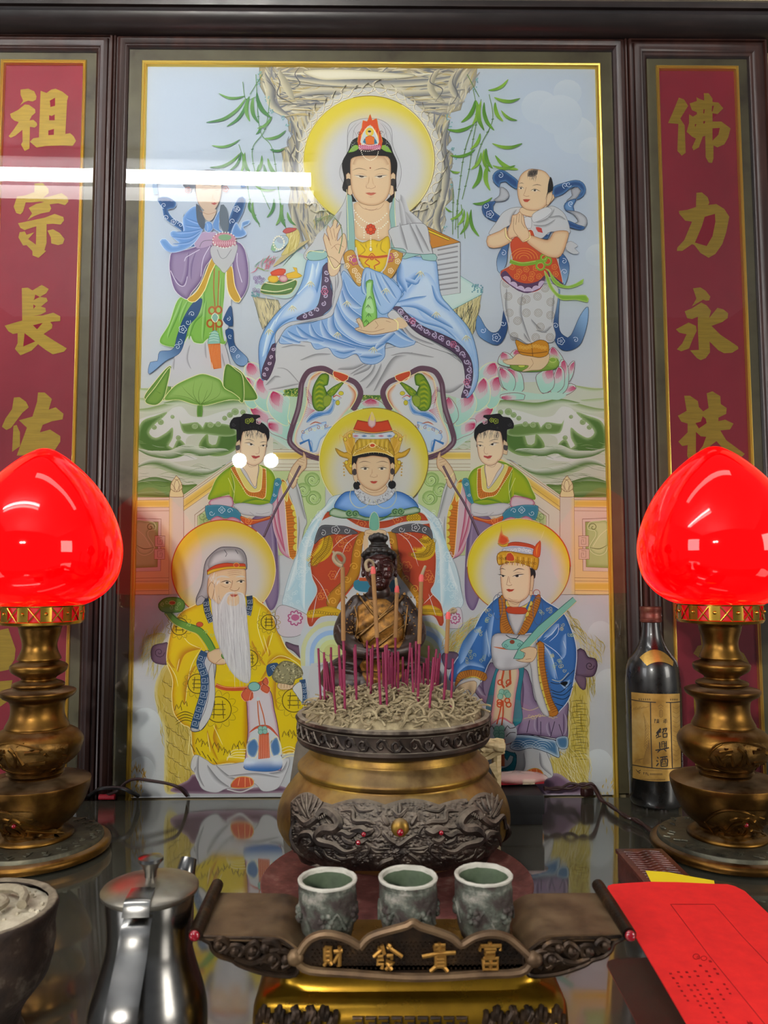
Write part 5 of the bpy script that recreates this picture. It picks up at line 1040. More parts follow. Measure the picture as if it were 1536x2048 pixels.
# striped sleeve lining, left
def meander(P, w, c, bg, oc):
    A.K(P, w, bg); Q = A.smooth([A.px(*p) for p in A.parse(P)], False, 1.5); sv = A.o; sc = A.o[2]; A.o = (0, 0, 1, None); acc = 0; h = w/sc*.36
    for i in range(1, len(Q)-1):
        dx, dy = Q[i][0]-Q[i-1][0], Q[i][1]-Q[i-1][1]; L = math.hypot(dx, dy); acc += L
        if acc > h*2.4 and L > 0:
            acc = 0; ux, uy = dx/L, dy/L; nx, ny = -uy, ux; x, y = Q[i]
            G = [(-1, -1), (1, -1), (1, 1), (-.6, 1), (-.6, -.3), (.35, -.3), (.35, .4)]
            A.K([(x+ux*a*h*.9+nx*b*h, y+uy*a*h*.9+ny*b*h) for a, b in G], 1.0, c, sm=0)
    A.o = sv; return
A.F('560 970 620 1060 610 1200 610 1300 580 1440 520 1540 440 1540 490 1400 530 1250 530 1120 500 1040', 'c9c8cd', e='a09ea6', w=20, o='33323a', ow=4)
meander('540 980 510 1060 540 1160 535 1280 500 1400 465 1530', 58, 'cbd8e6', '34557e', '20344c')
A.F('600 1060 612 1200 612 1320 580 1450 510 1545 500 1500 550 1380 575 1240 570 1120', 'cfced2', o='5c5a62', ow=3)
A.F('985 1080 1060 1060 1070 1100 1000 1160', '34557e'); meander('990 1120 1060 1085', 46, 'cbd8e6', '34557e', '20344c'); meander('1240 1180 1250 1260 1255 1350', 44, 'cbd8e6', '34557e', '20344c')
A.F('1170 1240 1230 1200 1240 1340 1190 1280', 'd0d0d4', o='5c5a62', ow=3)
# collar
meander('545 590 560 690 590 770', 46, 'c3ccd6', '30425e', '20344c'); meander('860 580 865 640 850 720', 44, 'c3ccd6', '30425e', '20344c')
# panel in front
A.F('850 1240 1000 1250 1040 1400 1070 1550 1095 1800 1060 1830 960 1838 830 1820 830 1760 850 1560 845 1400', 'd3ccd2', e='b87898', w=22, o='4c3a4c', ow=4)
A.F('850 1620 920 1500 980 1500 1070 1600 1090 1720 1000 1730 860 1740', 'cfd3d8'); A.K('860 1560 920 1520 1000 1520 1070 1590', 20, 'c8583c', 1)
A.F('845 1640 900 1600 930 1660 900 1740 850 1720', '4f7cae', e='c6d2de', w=14, o=GO, ow=4, om=1); A.F('1010 1640 1060 1590 1085 1700 1030 1730', '4f7cae', e='c6d2de', w=14, o=GO, ow=4, om=1)
A.F('838 1740 960 1750 1080 1720 1095 1800 1060 1830 960 1838 830 1820', 'cfd6de', g=('l', 960, 1740, 960, 1830, '2f6cb0'))
A.F('930 1570 1000 1560 1008 1740 925 1750', 'c8603c', sm=0); 
for j in range(6): A.K([(937+j*12, 1575), (935+j*13, 1745)], 3.5, 'e8a888')
for (x, y) in [(940, 1530), (970, 1530), (940, 1555), (972, 1552)]: A.E(x, y, 17, 17, '8fc0b4', o='5c8c80', ow=3)
A.K('920 1330 925 1430 935 1510', 8, 'c86c40'); A.K('930 1330 960 1430 975 1510', 8, 'c86c40')
# belt with bow
A.K('620 1220 700 1245 850 1240 960 1200', 30, 'c85a34'); A.K('620 1212 700 1236 850 1232', 4, 'e8b478')
for a in ['840 1240 800 1290 830 1335 870 1320 880 1260', '950 1200 980 1160 1000 1200 970 1250', '960 1210 1010 1240 990 1280 940 1250', '880 1260 860 1330 890 1310']: A.F(a, 'cf6a4c', e='a8401f', w=10, o='e8b0a0', ow=3)
A.E(895, 1230, 42, 32, '8fc4c0', o='3c6c74', ow=4); A.E(922, 1318, 13, 15, 'c9d4d8')
# hands
A.F('560 990 620 960 700 960 740 990 730 1040 680 1070 620 1070 570 1040', SK, e='cfa680', w=16, o='8a5c40', ow=3); A.K('620 1065 660 1030 710 1030', 3, SKD)
A.E(700, 1008, 40, 28, '7cb04c', e='4f8230', w=12, o='3c6c24', ow=3); A.curl(705, 1008, 18, 5, 'cfe09c')
A.F('1060 1220 1090 1190 1160 1190 1180 1220 1150 1250 1080 1250', SK, o='8a5c40', ow=3)
for x in (1090, 1112, 1134, 1154): A.K([(x, 1198), (x-3, 1240)], 3, SKD)
A.F('1030 1130 1060 1080 1110 1045 1180 1060 1240 1110 1240 1160 1190 1180 1170 1220 1110 1210 1050 1200 1020 1160', '9a9270', e='6c6444', w=18, m=1)
A.hatch('1030 1130 1060 1080 1110 1045 1180 1060 1240 1110 1240 1160 1190 1180 1170 1220 1110 1210 1050 1200', 130, 18, 5, ['e0d8b0', '5c5438', 'b0a478', '3c3820'], lambda x, y: rnd.uniform(0, 180), 60, 23, .3)
# ruyi sceptre
A.K('270 690 330 760 420 800 500 830 560 900 600 970', 52, '6f9f44'); A.K('280 680 340 740 430 780 520 815 580 890 615 960', 5, '3f6c28'); A.K('262 710 320 780 410 825 480 855 530 920 560 975', 4, 'dcc87c', m=1)
A.F('210 640 250 600 310 590 370 600 400 640 380 690 320 700 260 700 220 680', '6f9f44', e='4f8230', w=12, o='3f6c28', ow=4); A.E(308, 630, 24, 14, 'b85c3c', o='dcc87c', ow=3)
for (x, y) in [(240, 640), (360, 640), (300, 665), (270, 625), (340, 665), (430, 790), (550, 840), (590, 860)]: A.curl(x, y, 16, 4, 'a9cc7c', 1, 1.2, x)
A.E(505, 785, 24, 17, 'cc5c34', o='8a3c20', ow=3)
# head
A.F('560 600 540 600 490 640 480 600 520 500 540 360 570 300 640 240 700 230 790 240 830 280 842 340 830 400 700 380 600 420 590 500', 'b3afb4', e='8a8488', w=26, o='4c4850', ow=4)
A.F('560 360 600 280 690 245 780 250 825 300 820 350 700 350 570 390', 'cdcacc', e='8e888c', w=40); A.K('680 250 700 280 690 300', 4, '55525a'); A.K('760 250 780 280', 4, '55525a')
A.F('570 440 600 410 700 385 820 385 836 440 835 560 800 640 700 660 600 620 560 560', SK, e='cfa680', w=20, o='8a5c40', ow=3)
A.F('568 520 590 480 610 500 605 560 590 610 570 580', SK, o='8a5c40', ow=3); A.hatch('570 440 620 420 650 480 610 500 580 470', 40, 34, 3, ['e4e2e4', 'd6d4d8'], 100, 12, 24)
A.F('558 400 620 360 700 345 750 350 830 352 838 385 750 380 680 385 600 410 560 430', 'cc4c28', o='8a3018', ow=3); A.F('560 410 600 390 700 372 800 370 836 372 836 386 700 388 600 412 562 430', 'd8b434', o='8a6418', ow=3); A.E(768, 360, 20, 16, 'cc5434', o='e0b048', ow=3)
for p in ['700 410 760 400 810 408', '700 422 760 412 810 420', '710 434 760 426 800 434']: A.K(p, 2.5, SKD, 1)
A.K('610 460 660 440 720 450', 13, 'd6cfc8', 1); A.K('760 446 800 440 830 446', 12, 'd6cfc8', 1)
A.F('670 488 700 474 730 488 700 498', 'e6ddd0'); A.K('655 484 700 472 735 488', 5.5, INK, 1); A.E(702, 486, 11, 8, '2c2828'); A.F('775 482 800 470 830 478 805 490', 'e6ddd0'); A.K('765 482 800 468 834 476', 5.5, INK, 1); A.E(802, 479, 10, 7, '2c2828')
A.K('740 470 735 510 720 530 750 545 780 538 790 520', 4, SKD); A.S('735 490 725 520 715 535', -14, 'c49272', SK); A.K('650 500 690 520 720 510', 2.5, SKD, 1); A.K('640 580 660 630', 3, SKD)
A.F('590 600 640 640 680 580 730 560 770 565 820 570 836 640 850 800 868 1000 866 1190 800 1190 720 1110 660 980 610 850 595 720', 'd3d1d4', e='b9b6ba', w=10)
A.F('700 620 720 570 780 570 790 620 770 650 720 650', SK); A.F('722 572 750 568 780 572 760 588 735 588', 'c4644c'); A.K('720 572 750 578 782 571', 3, '8a3428', 1)
A.K('760 555 700 565 660 640 650 700', 13, 'dad8da', 1); A.K('765 555 815 570 830 640', 11, 'dad8da', 1)
A.hatch('600 660 690 640 790 650 840 640 862 1000 862 1180 800 1180 720 1100 640 900', 110, 260, 2.4, ['e8e6e8', 'b0acb2', 'dcdadc', 'c0bcc0'], lambda x, y: 86, 3, 25, .03)
A.F('480 640 490 600 520 580 545 600 520 640 490 650', 'b3afb4', o='4c4850', ow=3)

# ---------------------------------------------------------------- right seated figure in blue
A.k = KFG+1
A.T(880, 1030, 3.593)
# straw seat
A.F('920 1500 930 1260 960 1200 1060 1250 1070 1500 1060 1900 1000 1990 800 1900 780 1750 900 1700', 'cbb85c', e='d9cfa0', w=30)
straw('930 1210 1060 1260 1070 1900 860 1900 800 1740 900 1680', 170, 86, sd=26)
for i in range(22): x = 935+(i % 2)*30; y = 1330+i*20; A.K([(x, y+10), (x+40, y), (x+90, y+4)], 4, '5a5024', 1)
A.hatch('790 1740 1060 1740 1050 1990 860 1900', 70, 170, 4, ['d6cc98', 'b8a048', 'c8b468', 'e0d8b4'], 65, 10, 27, .2)
A.hatch('960 960 1080 880 1170 920 1150 1020 1060 1040', 50, 110, 3.6, ['c8b868', 'a8984c', 'd6cc94'], 60, 20, 28, .3); A.hatch('880 690 960 720 1030 850 1030 920 960 900', 60, 80, 4, ['c8b85c', '8a7c38', 'd6cc94'], 50, 14, 29, .2)
A.hatch('1040 1160 1110 1160 1110 1300 1060 1310', 30, 110, 4, ['c8b868', 'a8984c'], 85, 10, 30)
A.hatch('30 900 200 760 300 700 250 800 120 1000 60 1000', 100, 120, 4, ['c8b868', 'c9a94c', 'd6cc94', 'a8b48c'], -50, 14, 31, .3)
A.F('980 970 1030 970 1060 1020 1110 1030 1125 1080 1100 1150 1040 1160 970 1140', '77607a', e='543f56', w=24, o='33253a', ow=4); A.curl(1070, 1080, 34, 5, '33253a', 1, 1.4); A.F('960 1150 1040 1160 1040 1250 1000 1240', '775e78', e='543f56', w=16)
A.F('10 1010 60 980 130 1000 100 1090 40 1100', '77607a', e='543f56', w=16, o='33253a', ow=3)
A.F('700 1900 830 1850 950 1920 1060 1960 1060 2000 560 2000 440 1960', '7c6078', e='ad98ac', w=30)
# halo
A.F([(562+368*math.cos(2*PI*i/60), 372+342*math.sin(2*PI*i/60)) for i in range(60)], 'd0cccb', g=('r', 580, 430, 240, 372, 'dccb34'), o='b8642c', ow=5)
A.K([(562+370*math.cos(math.radians(t)), 372+344*math.sin(math.radians(t))) for t in range(-60, 5, 6)], 6, 'd04c28')
A.K([(562+370*math.cos(math.radians(t)), 372+344*math.sin(math.radians(t))) for t in range(-180, -60, 6)], 4, GO, m=1)
# lower garments
A.F('400 1700 440 1850 560 1900 700 1880 800 1880 800 1800 760 1700 740 1640 500 1640', CW, o='77757a', ow=3)
for p, w in [('600 1700 610 1800 560 1900', 30), ('710 1700 720 1800 800 1870', -30), ('540 1700 520 1800 470 1880', 26)]: A.S(p, w, '8a888e', CW)
A.F('580 1890 610 1840 680 1815 730 1840 735 1885 650 1895', 'd0622c', o='c89a3c', ow=5); A.K('560 1900 640 1905 740 1895', 8, 'd6d4d6')
for p in ['650 1825 655 1890', '690 1820 700 1885', '600 1860 620 1855']: A.K(p, 4, 'e8b070')
A.F('230 1230 290 1200 360 1060 420 1100 600 1100 650 1200 700 1350 900 1330 910 1460 910 1600 880 1590 830 1600 700 1580 540 1570 560 1480 400 1400 300 1330', '9c86a4', e='77607e', w=36, o='3c2c42', ow=4)
for p, w in [('330 1080 310 1200 320 1300', 50), ('580 1110 600 1250 590 1400', 50), ('700 1440 700 1560', 30), ('580 1480 550 1570', 26), ('780 1480 800 1590', 30), ('880 1420 880 1580', -30), ('260 1200 300 1240 330 1300', 34)]: A.S(p, w, '61486c', 'b3a2ba')
for p in ['640 1470 620 1560', '720 1480 720 1575', '820 1480 790 1590', '850 1500 880 1590']: A.K(p, 5, '3c2c42')
for p in ['600 1460 700 1440 840 1450', '560 1370 640 1400 720 1370']: A.K(p, 4, 'd6c890')
for i in range(8): A.curl(640+i*24, 1440+8*math.sin(i), 16, 3.5, 'd6c890', 1, 1.1, i)
A.F('530 1580 640 1580 740 1600 830 1620 850 1690 850 1740 760 1700 650 1670 560 1690 500 1670 510 1630', '4c78a0', e='c3d2dc', w=26, o='243c54', ow=4)
A.F('830 1600 910 1590 910 1670 850 1670', '4c78a0', e='c3d2dc', w=18, o='243c54', ow=3)
for cx in (550, 730, 640): 
    for r in (30, 48, 66, 84): A.K([(cx+r*math.cos(math.radians(t)), 1690-r*.9*math.sin(math.radians(t))) for t in range(20, 161, 14)], 3, 'e0e8ec', 1)
A.K('530 1575 640 1570 740 1595 830 1615', 5, '3c2c42')
# central panel and teal strips
A.F('330 1350 400 1100 430 1110 380 1350 350 1430', '2f8494', o='1c545f', ow=3); A.F('560 1090 600 1100 575 1300 590 1450 560 1500 520 1480', '2f8494', o='1c545f', ow=3)
A.F('420 1110 560 1100 540 1300 520 1500 540 1560 500 1640 380 1640 360 1500 380 1320', 'd8c8a8', e='cf8c9c', w=30, o='5c4a4c', ow=3)
A.F('360 1520 440 1450 540 1520 540 1600 480 1640 380 1640', 'cdced4'); A.K('370 1500 440 1455 520 1500', 14, 'cf7c8c', 1)
for p in ['350 1540 370 1510 390 1550', '460 1550 480 1510 500 1530 540 1520', '470 1590 500 1560 540 1560']: A.K(p, 5, '3a3236')
A.K('440 980 455 1100 440 1200 460 1240', 14, 'c8562c'); A.K('520 980 500 1100 500 1200 470 1230', 14, 'c8562c'); A.K('440 1330 430 1400 405 1500', 10, 'c8562c'); A.K('450 1330 450 1420 440 1510', 10, 'c8562c')
for (x, y) in [(430, 985), (470, 985), (520, 985), (430, 1200), (490, 1200), (425, 1360), (490, 1360), (425, 1340), (480, 1330)]: A.R(x, y, 17, 10, 'c8562c')
for (x, y) in [(440, 1270), (475, 1275), (430, 1300), (485, 1290), (405, 1535), (440, 1530), (400, 1565), (440, 1565), (410, 1585), (440, 1585)]: A.E(x, y, 20, 22, '93c4b4', o='5c9484', ow=3)
A.F('395 1610 465 1605 462 1800 400 1800', 'c8582c', sm=0)
for j in range(5): A.K([(405+j*13, 1615), (405+j*13, 1795)], 3.5, 'e89c78')
A.F('420 1830 470 1810 500 1790 520 1760 530 1700 545 1720 540 1800 500 1870 430 1885', '2f8494', o='1c545f', ow=4); A.F('460 1690 500 1700 540 1710 545 1740 500 1720 480 1760 465 1740', '2f8494', o='1c545f', ow=4); A.curl(465, 1830, 20, 4, '1c545f')
# blue robe
B1, B2 = '2f66aa', '6a98cc'
A.F('430 580 560 590 690 570 760 620 880 700 940 820 975 950 970 1100 930 1300 860 1400 800 1440 740 1300 700 1150 690 1000 680 860 560 860 400 860 380 1000 340 1080 290 1200 250 1190 110 1200 60 1180 100 1060 200 920 260 780 320 680', '3d74b6', e='2a5c9c', w=30, o='dfe6ee', ow=5)
for p, w in [('390 700 370 850 350 1020', 50), ('300 800 220 950 150 1080', 70), ('330 830 340 950 320 1050', 40), ('760 820 720 880 700 900', 40), ('720 920 800 1000 830 1180', 60), ('850 780 800 860 740 880', 50), ('900 850 900 1000 860 1040', 50), ('120 1140 200 1080 320 1100', -40), ('850 1200 900 1250 930 1180', -60)]: A.S(p, w, '9dbde0', '3d74b6')
for p in ['850 790 800 850 740 900', '730 910 830 980 880 1040', '730 910 800 1030 840 1180', '330 820 340 900 360 1010', '880 900 900 960', '850 780 840 850 780 910']: A.K(p, 4.5, 'e4ecf4', 1)
for i in range(46):
    x, y = [(350, 700), (320, 760), (280, 840), (240, 1000), (210, 1030), (300, 1030), (780, 680), (740, 700), (880, 800), (920, 860), (800, 1000), (840, 1040), (880, 1100), (820, 1080)][i % 14]
    A.curl(x+rnd.uniform(-26, 26), y+rnd.uniform(-22, 22), 15, 3, 'b4c49c' if i % 2 else 'd6cf8c', rnd.choice((-1, 1)), 1.2, i)
for p in ['790 1200 850 1210 900 1170 960 1110', '790 1250 860 1270 940 1200', '800 1300 880 1320 930 1290', '820 1350 880 1370', '800 1275 880 1290 950 1230']: A.K(p, 5, '1c2c44'); 
A.K('800 1180 860 1190 920 1130', 4, GO, m=1)
A.F('110 1190 140 1130 240 1110 330 1140 320 1190 230 1160 150 1180 110 1230', 'c07c24', o='7a4c18', ow=3); A.ticks('115 1210 150 1150 240 1130 325 1165', 20, 12, '7a4818', 3); A.scal('120 1225 160 1180 240 1155 310 1185', 18, 'dccb58', '7c6c24', 1)
A.F('110 1240 150 1190 240 1165 290 1190 270 1230 240 1280 200 1260 130 1280', 'cfcdd0', o='77757a', ow=3); A.F('100 1270 140 1220 220 1190 260 1200 250 1270 230 1290 200 1250 150 1270 110 1300', SK, o='8a5c40', ow=3)
# right sleeve facing
A.F('690 920 740 920 745 1050 770 1200 800 1320 845 1420 780 1440 720 1330 700 1180 700 1050', 'c07c24', o='7a4c18', ow=4); A.ticks('725 930 735 1060 760 1200 790 1320 825 1410', 24, 13, '7a4818', 3.5); A.scal('700 930 705 1060 730 1210 760 1330 800 1430', 24, 'dccb58', '7c6c24', 1)
A.F('640 1040 690 930 695 1060 710 1200 750 1340 780 1440 740 1430 690 1340 660 1200 650 1100', 'cfcdd0', e='a8a6ac', w=14, o='77757a', ow=3)
# collar
A.F('420 600 460 580 470 690 490 770 540 850 590 770 650 650 700 570 720 600 690 700 620 840 560 860 440 850 430 720', 'c07c24', o='7a4c18', ow=4); A.ticks('440 610 450 740 500 830 540 855 600 800 660 680 700 600', 26, 13, '7a4818', 3.5)
A.F('470 620 500 700 540 770 590 700 640 600 560 590', 'dccb6c'); A.scal('480 640 495 740 535 800', 18, 'dccb58', '7c6c24', -1); A.scal('560 790 610 720 650 610', 18, 'dccb58', '7c6c24', 1)
A.F('485 690 540 700 610 690 600 760 545 860 500 780', 'cbc9cc', e='8c8a90', w=22); A.F('482 660 612 668 608 708 484 702', 'c24c28', o='8a3018', ow=3)
A.F('375 870 480 850 560 860 660 860 690 900 640 1060 560 1100 430 1110 375 1050', 'cdcbd0', e='a4a2a8', w=26, o='77757a', ow=3); A.K('380 945 480 960 600 950', 12, 'c86c3c', 1)
A.F('440 930 480 895 540 890 590 910 600 950 540 965 470 960', '8fc4bc', o='4c8480', ow=4); A.E(515, 910, 18, 15, '9a4830'); A.curl(470, 935, 16, 4, '4c8480'); A.curl(565, 935, 16, 4, '4c8480', -1)
# loops
for cx, cy, rx, ry in [(410, 660, 36, 90), (700, 690, 36, 100)]: A.R(cx, cy, rx, 4, '4c6088', ry=ry)
A.R(435, 580, 26, 4, '77757a'); A.R(690, 560, 24, 4, 'b04838')
A.K([(470, 860), (500, 880), (540, 885)], 5, '3a3a40'); A.K([(570, 855), (550, 880), (540, 890)], 5, '3a3a40')
# tablet
A.F('525 1030 560 960 700 800 950 590 975 620 700 880 600 990 600 1035', '86c0b2', sm=0, o='3c6c68', ow=4); A.K('975 622 700 884 605 985', 4, GO, m=1)
A.F('570 970 640 945 690 960 690 1000 660 1050 600 1055 540 1040 590 1030 610 990', SK, o='8a5c40', ow=3); A.K('610 1035 650 1030', 3, SKD)
# head
A.F('480 560 640 560 640 610 600 650 520 660 490 640', SK, o=SKD, ow=2); A.F('610 580 640 560 640 620 560 660', 'd0ced2', o='77757a', ow=2)
A.F('640 380 680 400 680 450 650 470 635 430', '2c2428'); A.F('640 460 665 430 670 470 660 540 640 560 630 520', SK, o='8a5c40', ow=3); A.E(648, 560, 14, 18, SK, o=SKD, ow=2)
A.F('432 420 440 360 520 340 620 350 645 400 645 500 630 580 570 625 510 620 460 600 440 540', SKL, e='d6b08c', w=20, o='8a5c40', ow=3); A.K('480 590 520 612 560 608', 2.5, SKD, 1); A.K('480 610 540 640 600 600', 2.5, SKD)
A.K('420 392 445 384 468 394', 5.5, '4c3c38', 1); A.K('520 406 560 386 604 394', 5.5, '4c3c38', 1)
A.F('425 435 445 430 468 440 445 446', 'e6ddd2'); A.K('412 426 445 432 472 438', 6, INK, 1); A.E(450, 438, 9, 7, '2c2828'); A.F('520 440 550 428 590 434 560 446 535 446', 'e6ddd2'); A.K('515 442 550 430 602 424', 6, INK, 1); A.E(550, 438, 12, 8, '2c2828'); A.K('525 420 560 412 590 418', 2.5, SKD, 1)
A.K('488 440 480 480 474 500 495 508 515 500', 3.5, SKD); A.S('500 440 498 480 515 500', 10, 'c89c7c', SKL); A.F('470 535 490 530 505 534 532 532 515 548 492 552', 'c2462c'); A.K('470 535 500 540 534 531', 3, '7c241c', 1)
# crown
A.F('480 230 500 200 560 195 640 210 680 230 680 260 600 260', 'c8502c', o='8a3018', ow=3)
A.F('440 250 500 225 600 230 670 250 670 290 560 280 440 290', 'c3c9d6', e='7890b8', w=12, o='e2e6ee', ow=3)
for i in range(8): A.curl(460+i*26, 255+6*math.sin(i), 14, 4, 'eceff4', 1, 1.1, i)
A.F('405 300 430 265 500 262 600 280 700 300 690 395 640 370 560 345 480 340 420 360', 'd6a828', e='b07c1c', w=14, o='8a5c18', ow=3)
for i in range(14): A.K([(415+i*20, 285+i*2), (420+i*19, 350+i*2)], 5, '9a6c18' if i % 2 else 'ecd468')
for i in range(14): A.R(420+i*20, 310+i*3, 7, 3, '8a5c18')
A.F('470 325 480 275 505 268 525 290 530 330', 'c8502c', o='e8c050', ow=5)
A.F('412 200 425 140 440 105 450 140 485 160 495 190 470 215 430 215', 'd4552c', e='e09c5c', w=14); A.K('440 70 436 110 445 150', 4, 'c8a050', 1); A.F('410 205 450 215 490 200 480 225 440 228', 'd6b034', o='8a6418', ow=2)
A.F('665 290 670 250 690 210 715 185 718 240 710 300 690 305', 'd8642c', o='c03c1c', ow=4); A.K('690 290 692 240 706 210', 6, 'e8a83c', 1); A.K('715 185 730 150 745 110', 3, 'e8dca8', 1)
# ================================================================ SETTING
def X3(px, py=300, Y=-0.012): return at_y(px, py, Y).x
TOPZ = 1.30
WOOD = worn('dark_varnished_wood', [(.3, '190b08'), (.55, '2c150f'), (.75, '3c2017')], (.28, .48), 0.0, 9, .25, .0006, 8, stretch=(6, 6, .6))
WOODH = worn('dark_varnished_wood_horizontal', [(.3, '14100f'), (.55, '1f1716'), (.75, '2e211e')], (.22, .42), 0.0, 9, .25, .0006, 8, stretch=(.6, 6, 6))
MATB = worn('olive_mat_board', [(.3, '3a2a1e'), (.42, '5c523a'), (.65, '6e664a')], (.4, .6), 0.0, 7, .1, .0004, 6)
GOLDF = mat('gilt_fillet', 'f0cc60', .3, .8)
WALLM = worn('aged_plaster', [(.3, '8a7c5c'), (.6, 'a29372')], (.8, .95), 0.0, 6, .2, .001)
def gpane(nt, b):
    tr = nt.nodes.new('ShaderNodeBsdfTransparent'); gl = nt.nodes.new('ShaderNodeBsdfGlossy'); gl.inputs['Roughness'].default_value = .012
    fr = nt.nodes.new('ShaderNodeFresnel'); fr.inputs['IOR'].default_value = 1.52
    mu = nt.nodes.new('ShaderNodeMath'); mu.operation = 'MULTIPLY'; mu.inputs[1].default_value = 1.25
    mx = nt.nodes.new('ShaderNodeMixShader'); tr.inputs[0].default_value = (.97, .985, .975, 1)
    nt.links.new(fr.outputs[0], mu.inputs[0]); nt.links.new(mu.outputs[0], mx.inputs[0]); nt.links.new(tr.outputs[0], mx.inputs[1]); nt.links.new(gl.outputs[0], mx.inputs[2])
    out = [n for n in nt.nodes if n.type == 'OUTPUT_MATERIAL'][0]; nt.links.new(mx.outputs[0], out.inputs[0])
GLASS = mat('clear_pane', build=gpane)

b = bmesh.new(); box(b, (0, .045, .2), (3.4, .05, 2.2)); tag(obj('wall_back', b, WALLM, smooth=False), 'plaster wall behind the shrine', kind='structure')
b = bmesh.new(); box(b, (0, -1.2, CEIL_Z+.02), (3.4, 2.5, .04)); tag(obj('ceiling', b, mat('white_ceiling', 'a0a6b0', .8), smooth=False), 'pale ceiling with the tube light', kind='structure')
b = bmesh.new(); box(b, (0, -1.2, -.87), (3.4, 2.5, .04)); tag(obj('floor', b, mat('grey_floor_tile', '6c6a66', .5), smooth=False), 'grey floor', kind='structure')

def sweepU(bm, x0, x1, z1, prof, zb=-.04):
    """U shaped moulding (two stiles and a head). prof: list of (inset from outer edge, Y)"""
    rows = []
    for (q, y) in prof:
        rows.append([bm.verts.new(p) for p in ((x0+q, y, zb), (x0+q, y, z1-q), (x1-q, y, z1-q), (x1-q, y, zb))])
    for a_, c_ in zip(rows, rows[1:]):
        for i in range(3): bm.faces.new((a_[i], a_[i+1], c_[i+1], c_[i]))
def framed(name, label, cat, xs, ztop, artfn, grp=None):
    """xs: wood outer, wood inner, mat inner(gold outer), gold inner — left then right"""
    (xo0, xw0, xm0, xg0, xg1, xm1, xw1, xo1) = xs; w = xw0-xo0
    zo, zw, zm, zg = ztop
    t = thing(name, ((xo0+xo1)/2, 0, 0), label, cat, grp); L = t.location.x
    def sh(v): return v-L
    bm = bmesh.new(); W = w
    prof = [(0, .02), (0, -.009), (W*.06, -.0115), (W*.16, -.012), (W*.2, -.0085), (W*.27, -.0085), (W*.32, -.0115), (W*.5, -.0135), (W*.68, -.0115), (W*.78, -.0085), (W*.84, -.0085), (W*.9, -.007), (W, -.005), (W, .02)]
    sweepU(bm, sh(xo0), sh(xo1), zo, prof); fo = obj('wood_frame', bm, WOOD, t)
    bm = bmesh.new(); rows = []
    for (a0, a1, zz, y) in [(xw0-.001, xw1+.001, zw+.001, -.0035), (xm0, xm1, zm, -.0035)]:
        rows.append([bm.verts.new(p) for p in ((sh(a0), y, 0), (sh(a0), y, zz), (sh(a1), y, zz), (sh(a1), y, 0))])
    for i in range(3): bm.faces.new((rows[0][i], rows[0][i+1], rows[1][i+1], rows[1][i]))
    obj('mat_board', bm, MATB, t, smooth=False)
    bm = bmesh.new(); g = xg0-xm0
    sweepU(bm, sh(xm0), sh(xm1), zm, [(0, -.0030), (0, -.005), (g*.15, -.0058), (g*.35, -.005), (g*.5, -.0038), (g*.6, -.0048), (g*.8, -.0052), (g, -.003), (g, .002)]); obj('gilt_fillet', bm, GOLDF, t)
    artfn(t)
    bm = bmesh.new(); vs_ = [bm.verts.new(p) for p in ((sh(xw0), -.0066, 0), (sh(xw1), -.0066, 0), (sh(xw1), -.0066, zw), (sh(xw0), -.0066, zw))]; bm.faces.new(vs_)
    obj('glass_pane', bm, GLASS, t, smooth=False); return t
def Z3(px, py, Y=-.012): return at_y(px, py, Y).z
ctr = [X3(221), X3(254, 300, -.005), X3(280.5, 300, -.0035), X3(291, 300, -.003), X3(1194, 300, -.003), X3(1205, 300, -.0035), X3(1229, 300, -.005), X3(1261)]
def put_paint(t):
    o = A.build('painted_panel', [M_PIG, M_LEAF], t); o.location = (-t.location.x, 0, 0)
framed('framed_painting', 'large framed painting of six robed deities behind glass, between two red couplets', 'painting', ctr,
       (Z3(700, 66), Z3(700, 94, -.005), Z3(700, 124, -.0035), Z3(700, 138, -.003)), put_paint)

# ---- couplets
GP = 'b8982f'
def char(t, polys, holes, hc):
    C = Art(-.0006); C.k = 10
    C.T(*polys[0])
    for p in polys[1:]: C.F(p, GP, sm=0, m=1)
    for h in holes: C.F(h, hc, sm=0)
    o = C.build('gold_character', [M_PIG, M_CHAR], t); o.location = (-t.location.x, 0, 0)
def gilt(nt, b):
    a = nt.nodes.new('ShaderNodeVertexColor'); a.layer_name = 'pigment'; n = nz(nt, 60, 4, .6, 'Object', (.4, 1, 6)); r = ramp(nt, n.outputs[0], [(.3, .72), (.7, 1.0)])
    mx = nt.nodes.new('ShaderNodeMix'); mx.data_type = 'RGBA'; mx.blend_type = 'MULTIPLY'; mx.inputs[0].default_value = 1
    nt.links.new(a.outputs[0], mx.inputs[6]); nt.links.new(r.outputs[0], mx.inputs[7]); nt.links.new(mx.outputs[2], b.inputs['Base Color'])
M_CHAR = mat('brushed_gilt', 'c9a93a', .5, .35, build=gilt)
RED = worn('crimson_panel', [(.3, '8e1c32'), (.7, 'a02038')], (.5, .7), 0.0, 8, .05, .0003)
def panel(t, x0, x1, z1):
    bm = bmesh.new(); L = t.location.x
    bm.faces.new([bm.verts.new(p) for p in ((x0-L, -.0002, 0), (x1-L, -.0002, 0), (x1-L, -.0002, z1), (x0-L, -.0002, z1))]); obj('crimson_panel', bm, RED, t, smooth=False)
Z5, Z6, Z7, Z8 = (0, 150, 5.85), (0, 540, 5.39), (1300, 160, 5.119), (1300, 560, 5.119)
rx0, rx1 = X3(1322, 300, 0), X3(1475, 300, 0)
lx1 = X3(162.5, 300, 0); lx0 = lx1-(rx1-rx0)
gw = X3(169, 300, -.0035)-lx1; mw = X3(188, 300, -.005)-X3(169, 300, -.0035); ww = X3(220.5)-X3(188, 300, -.005)
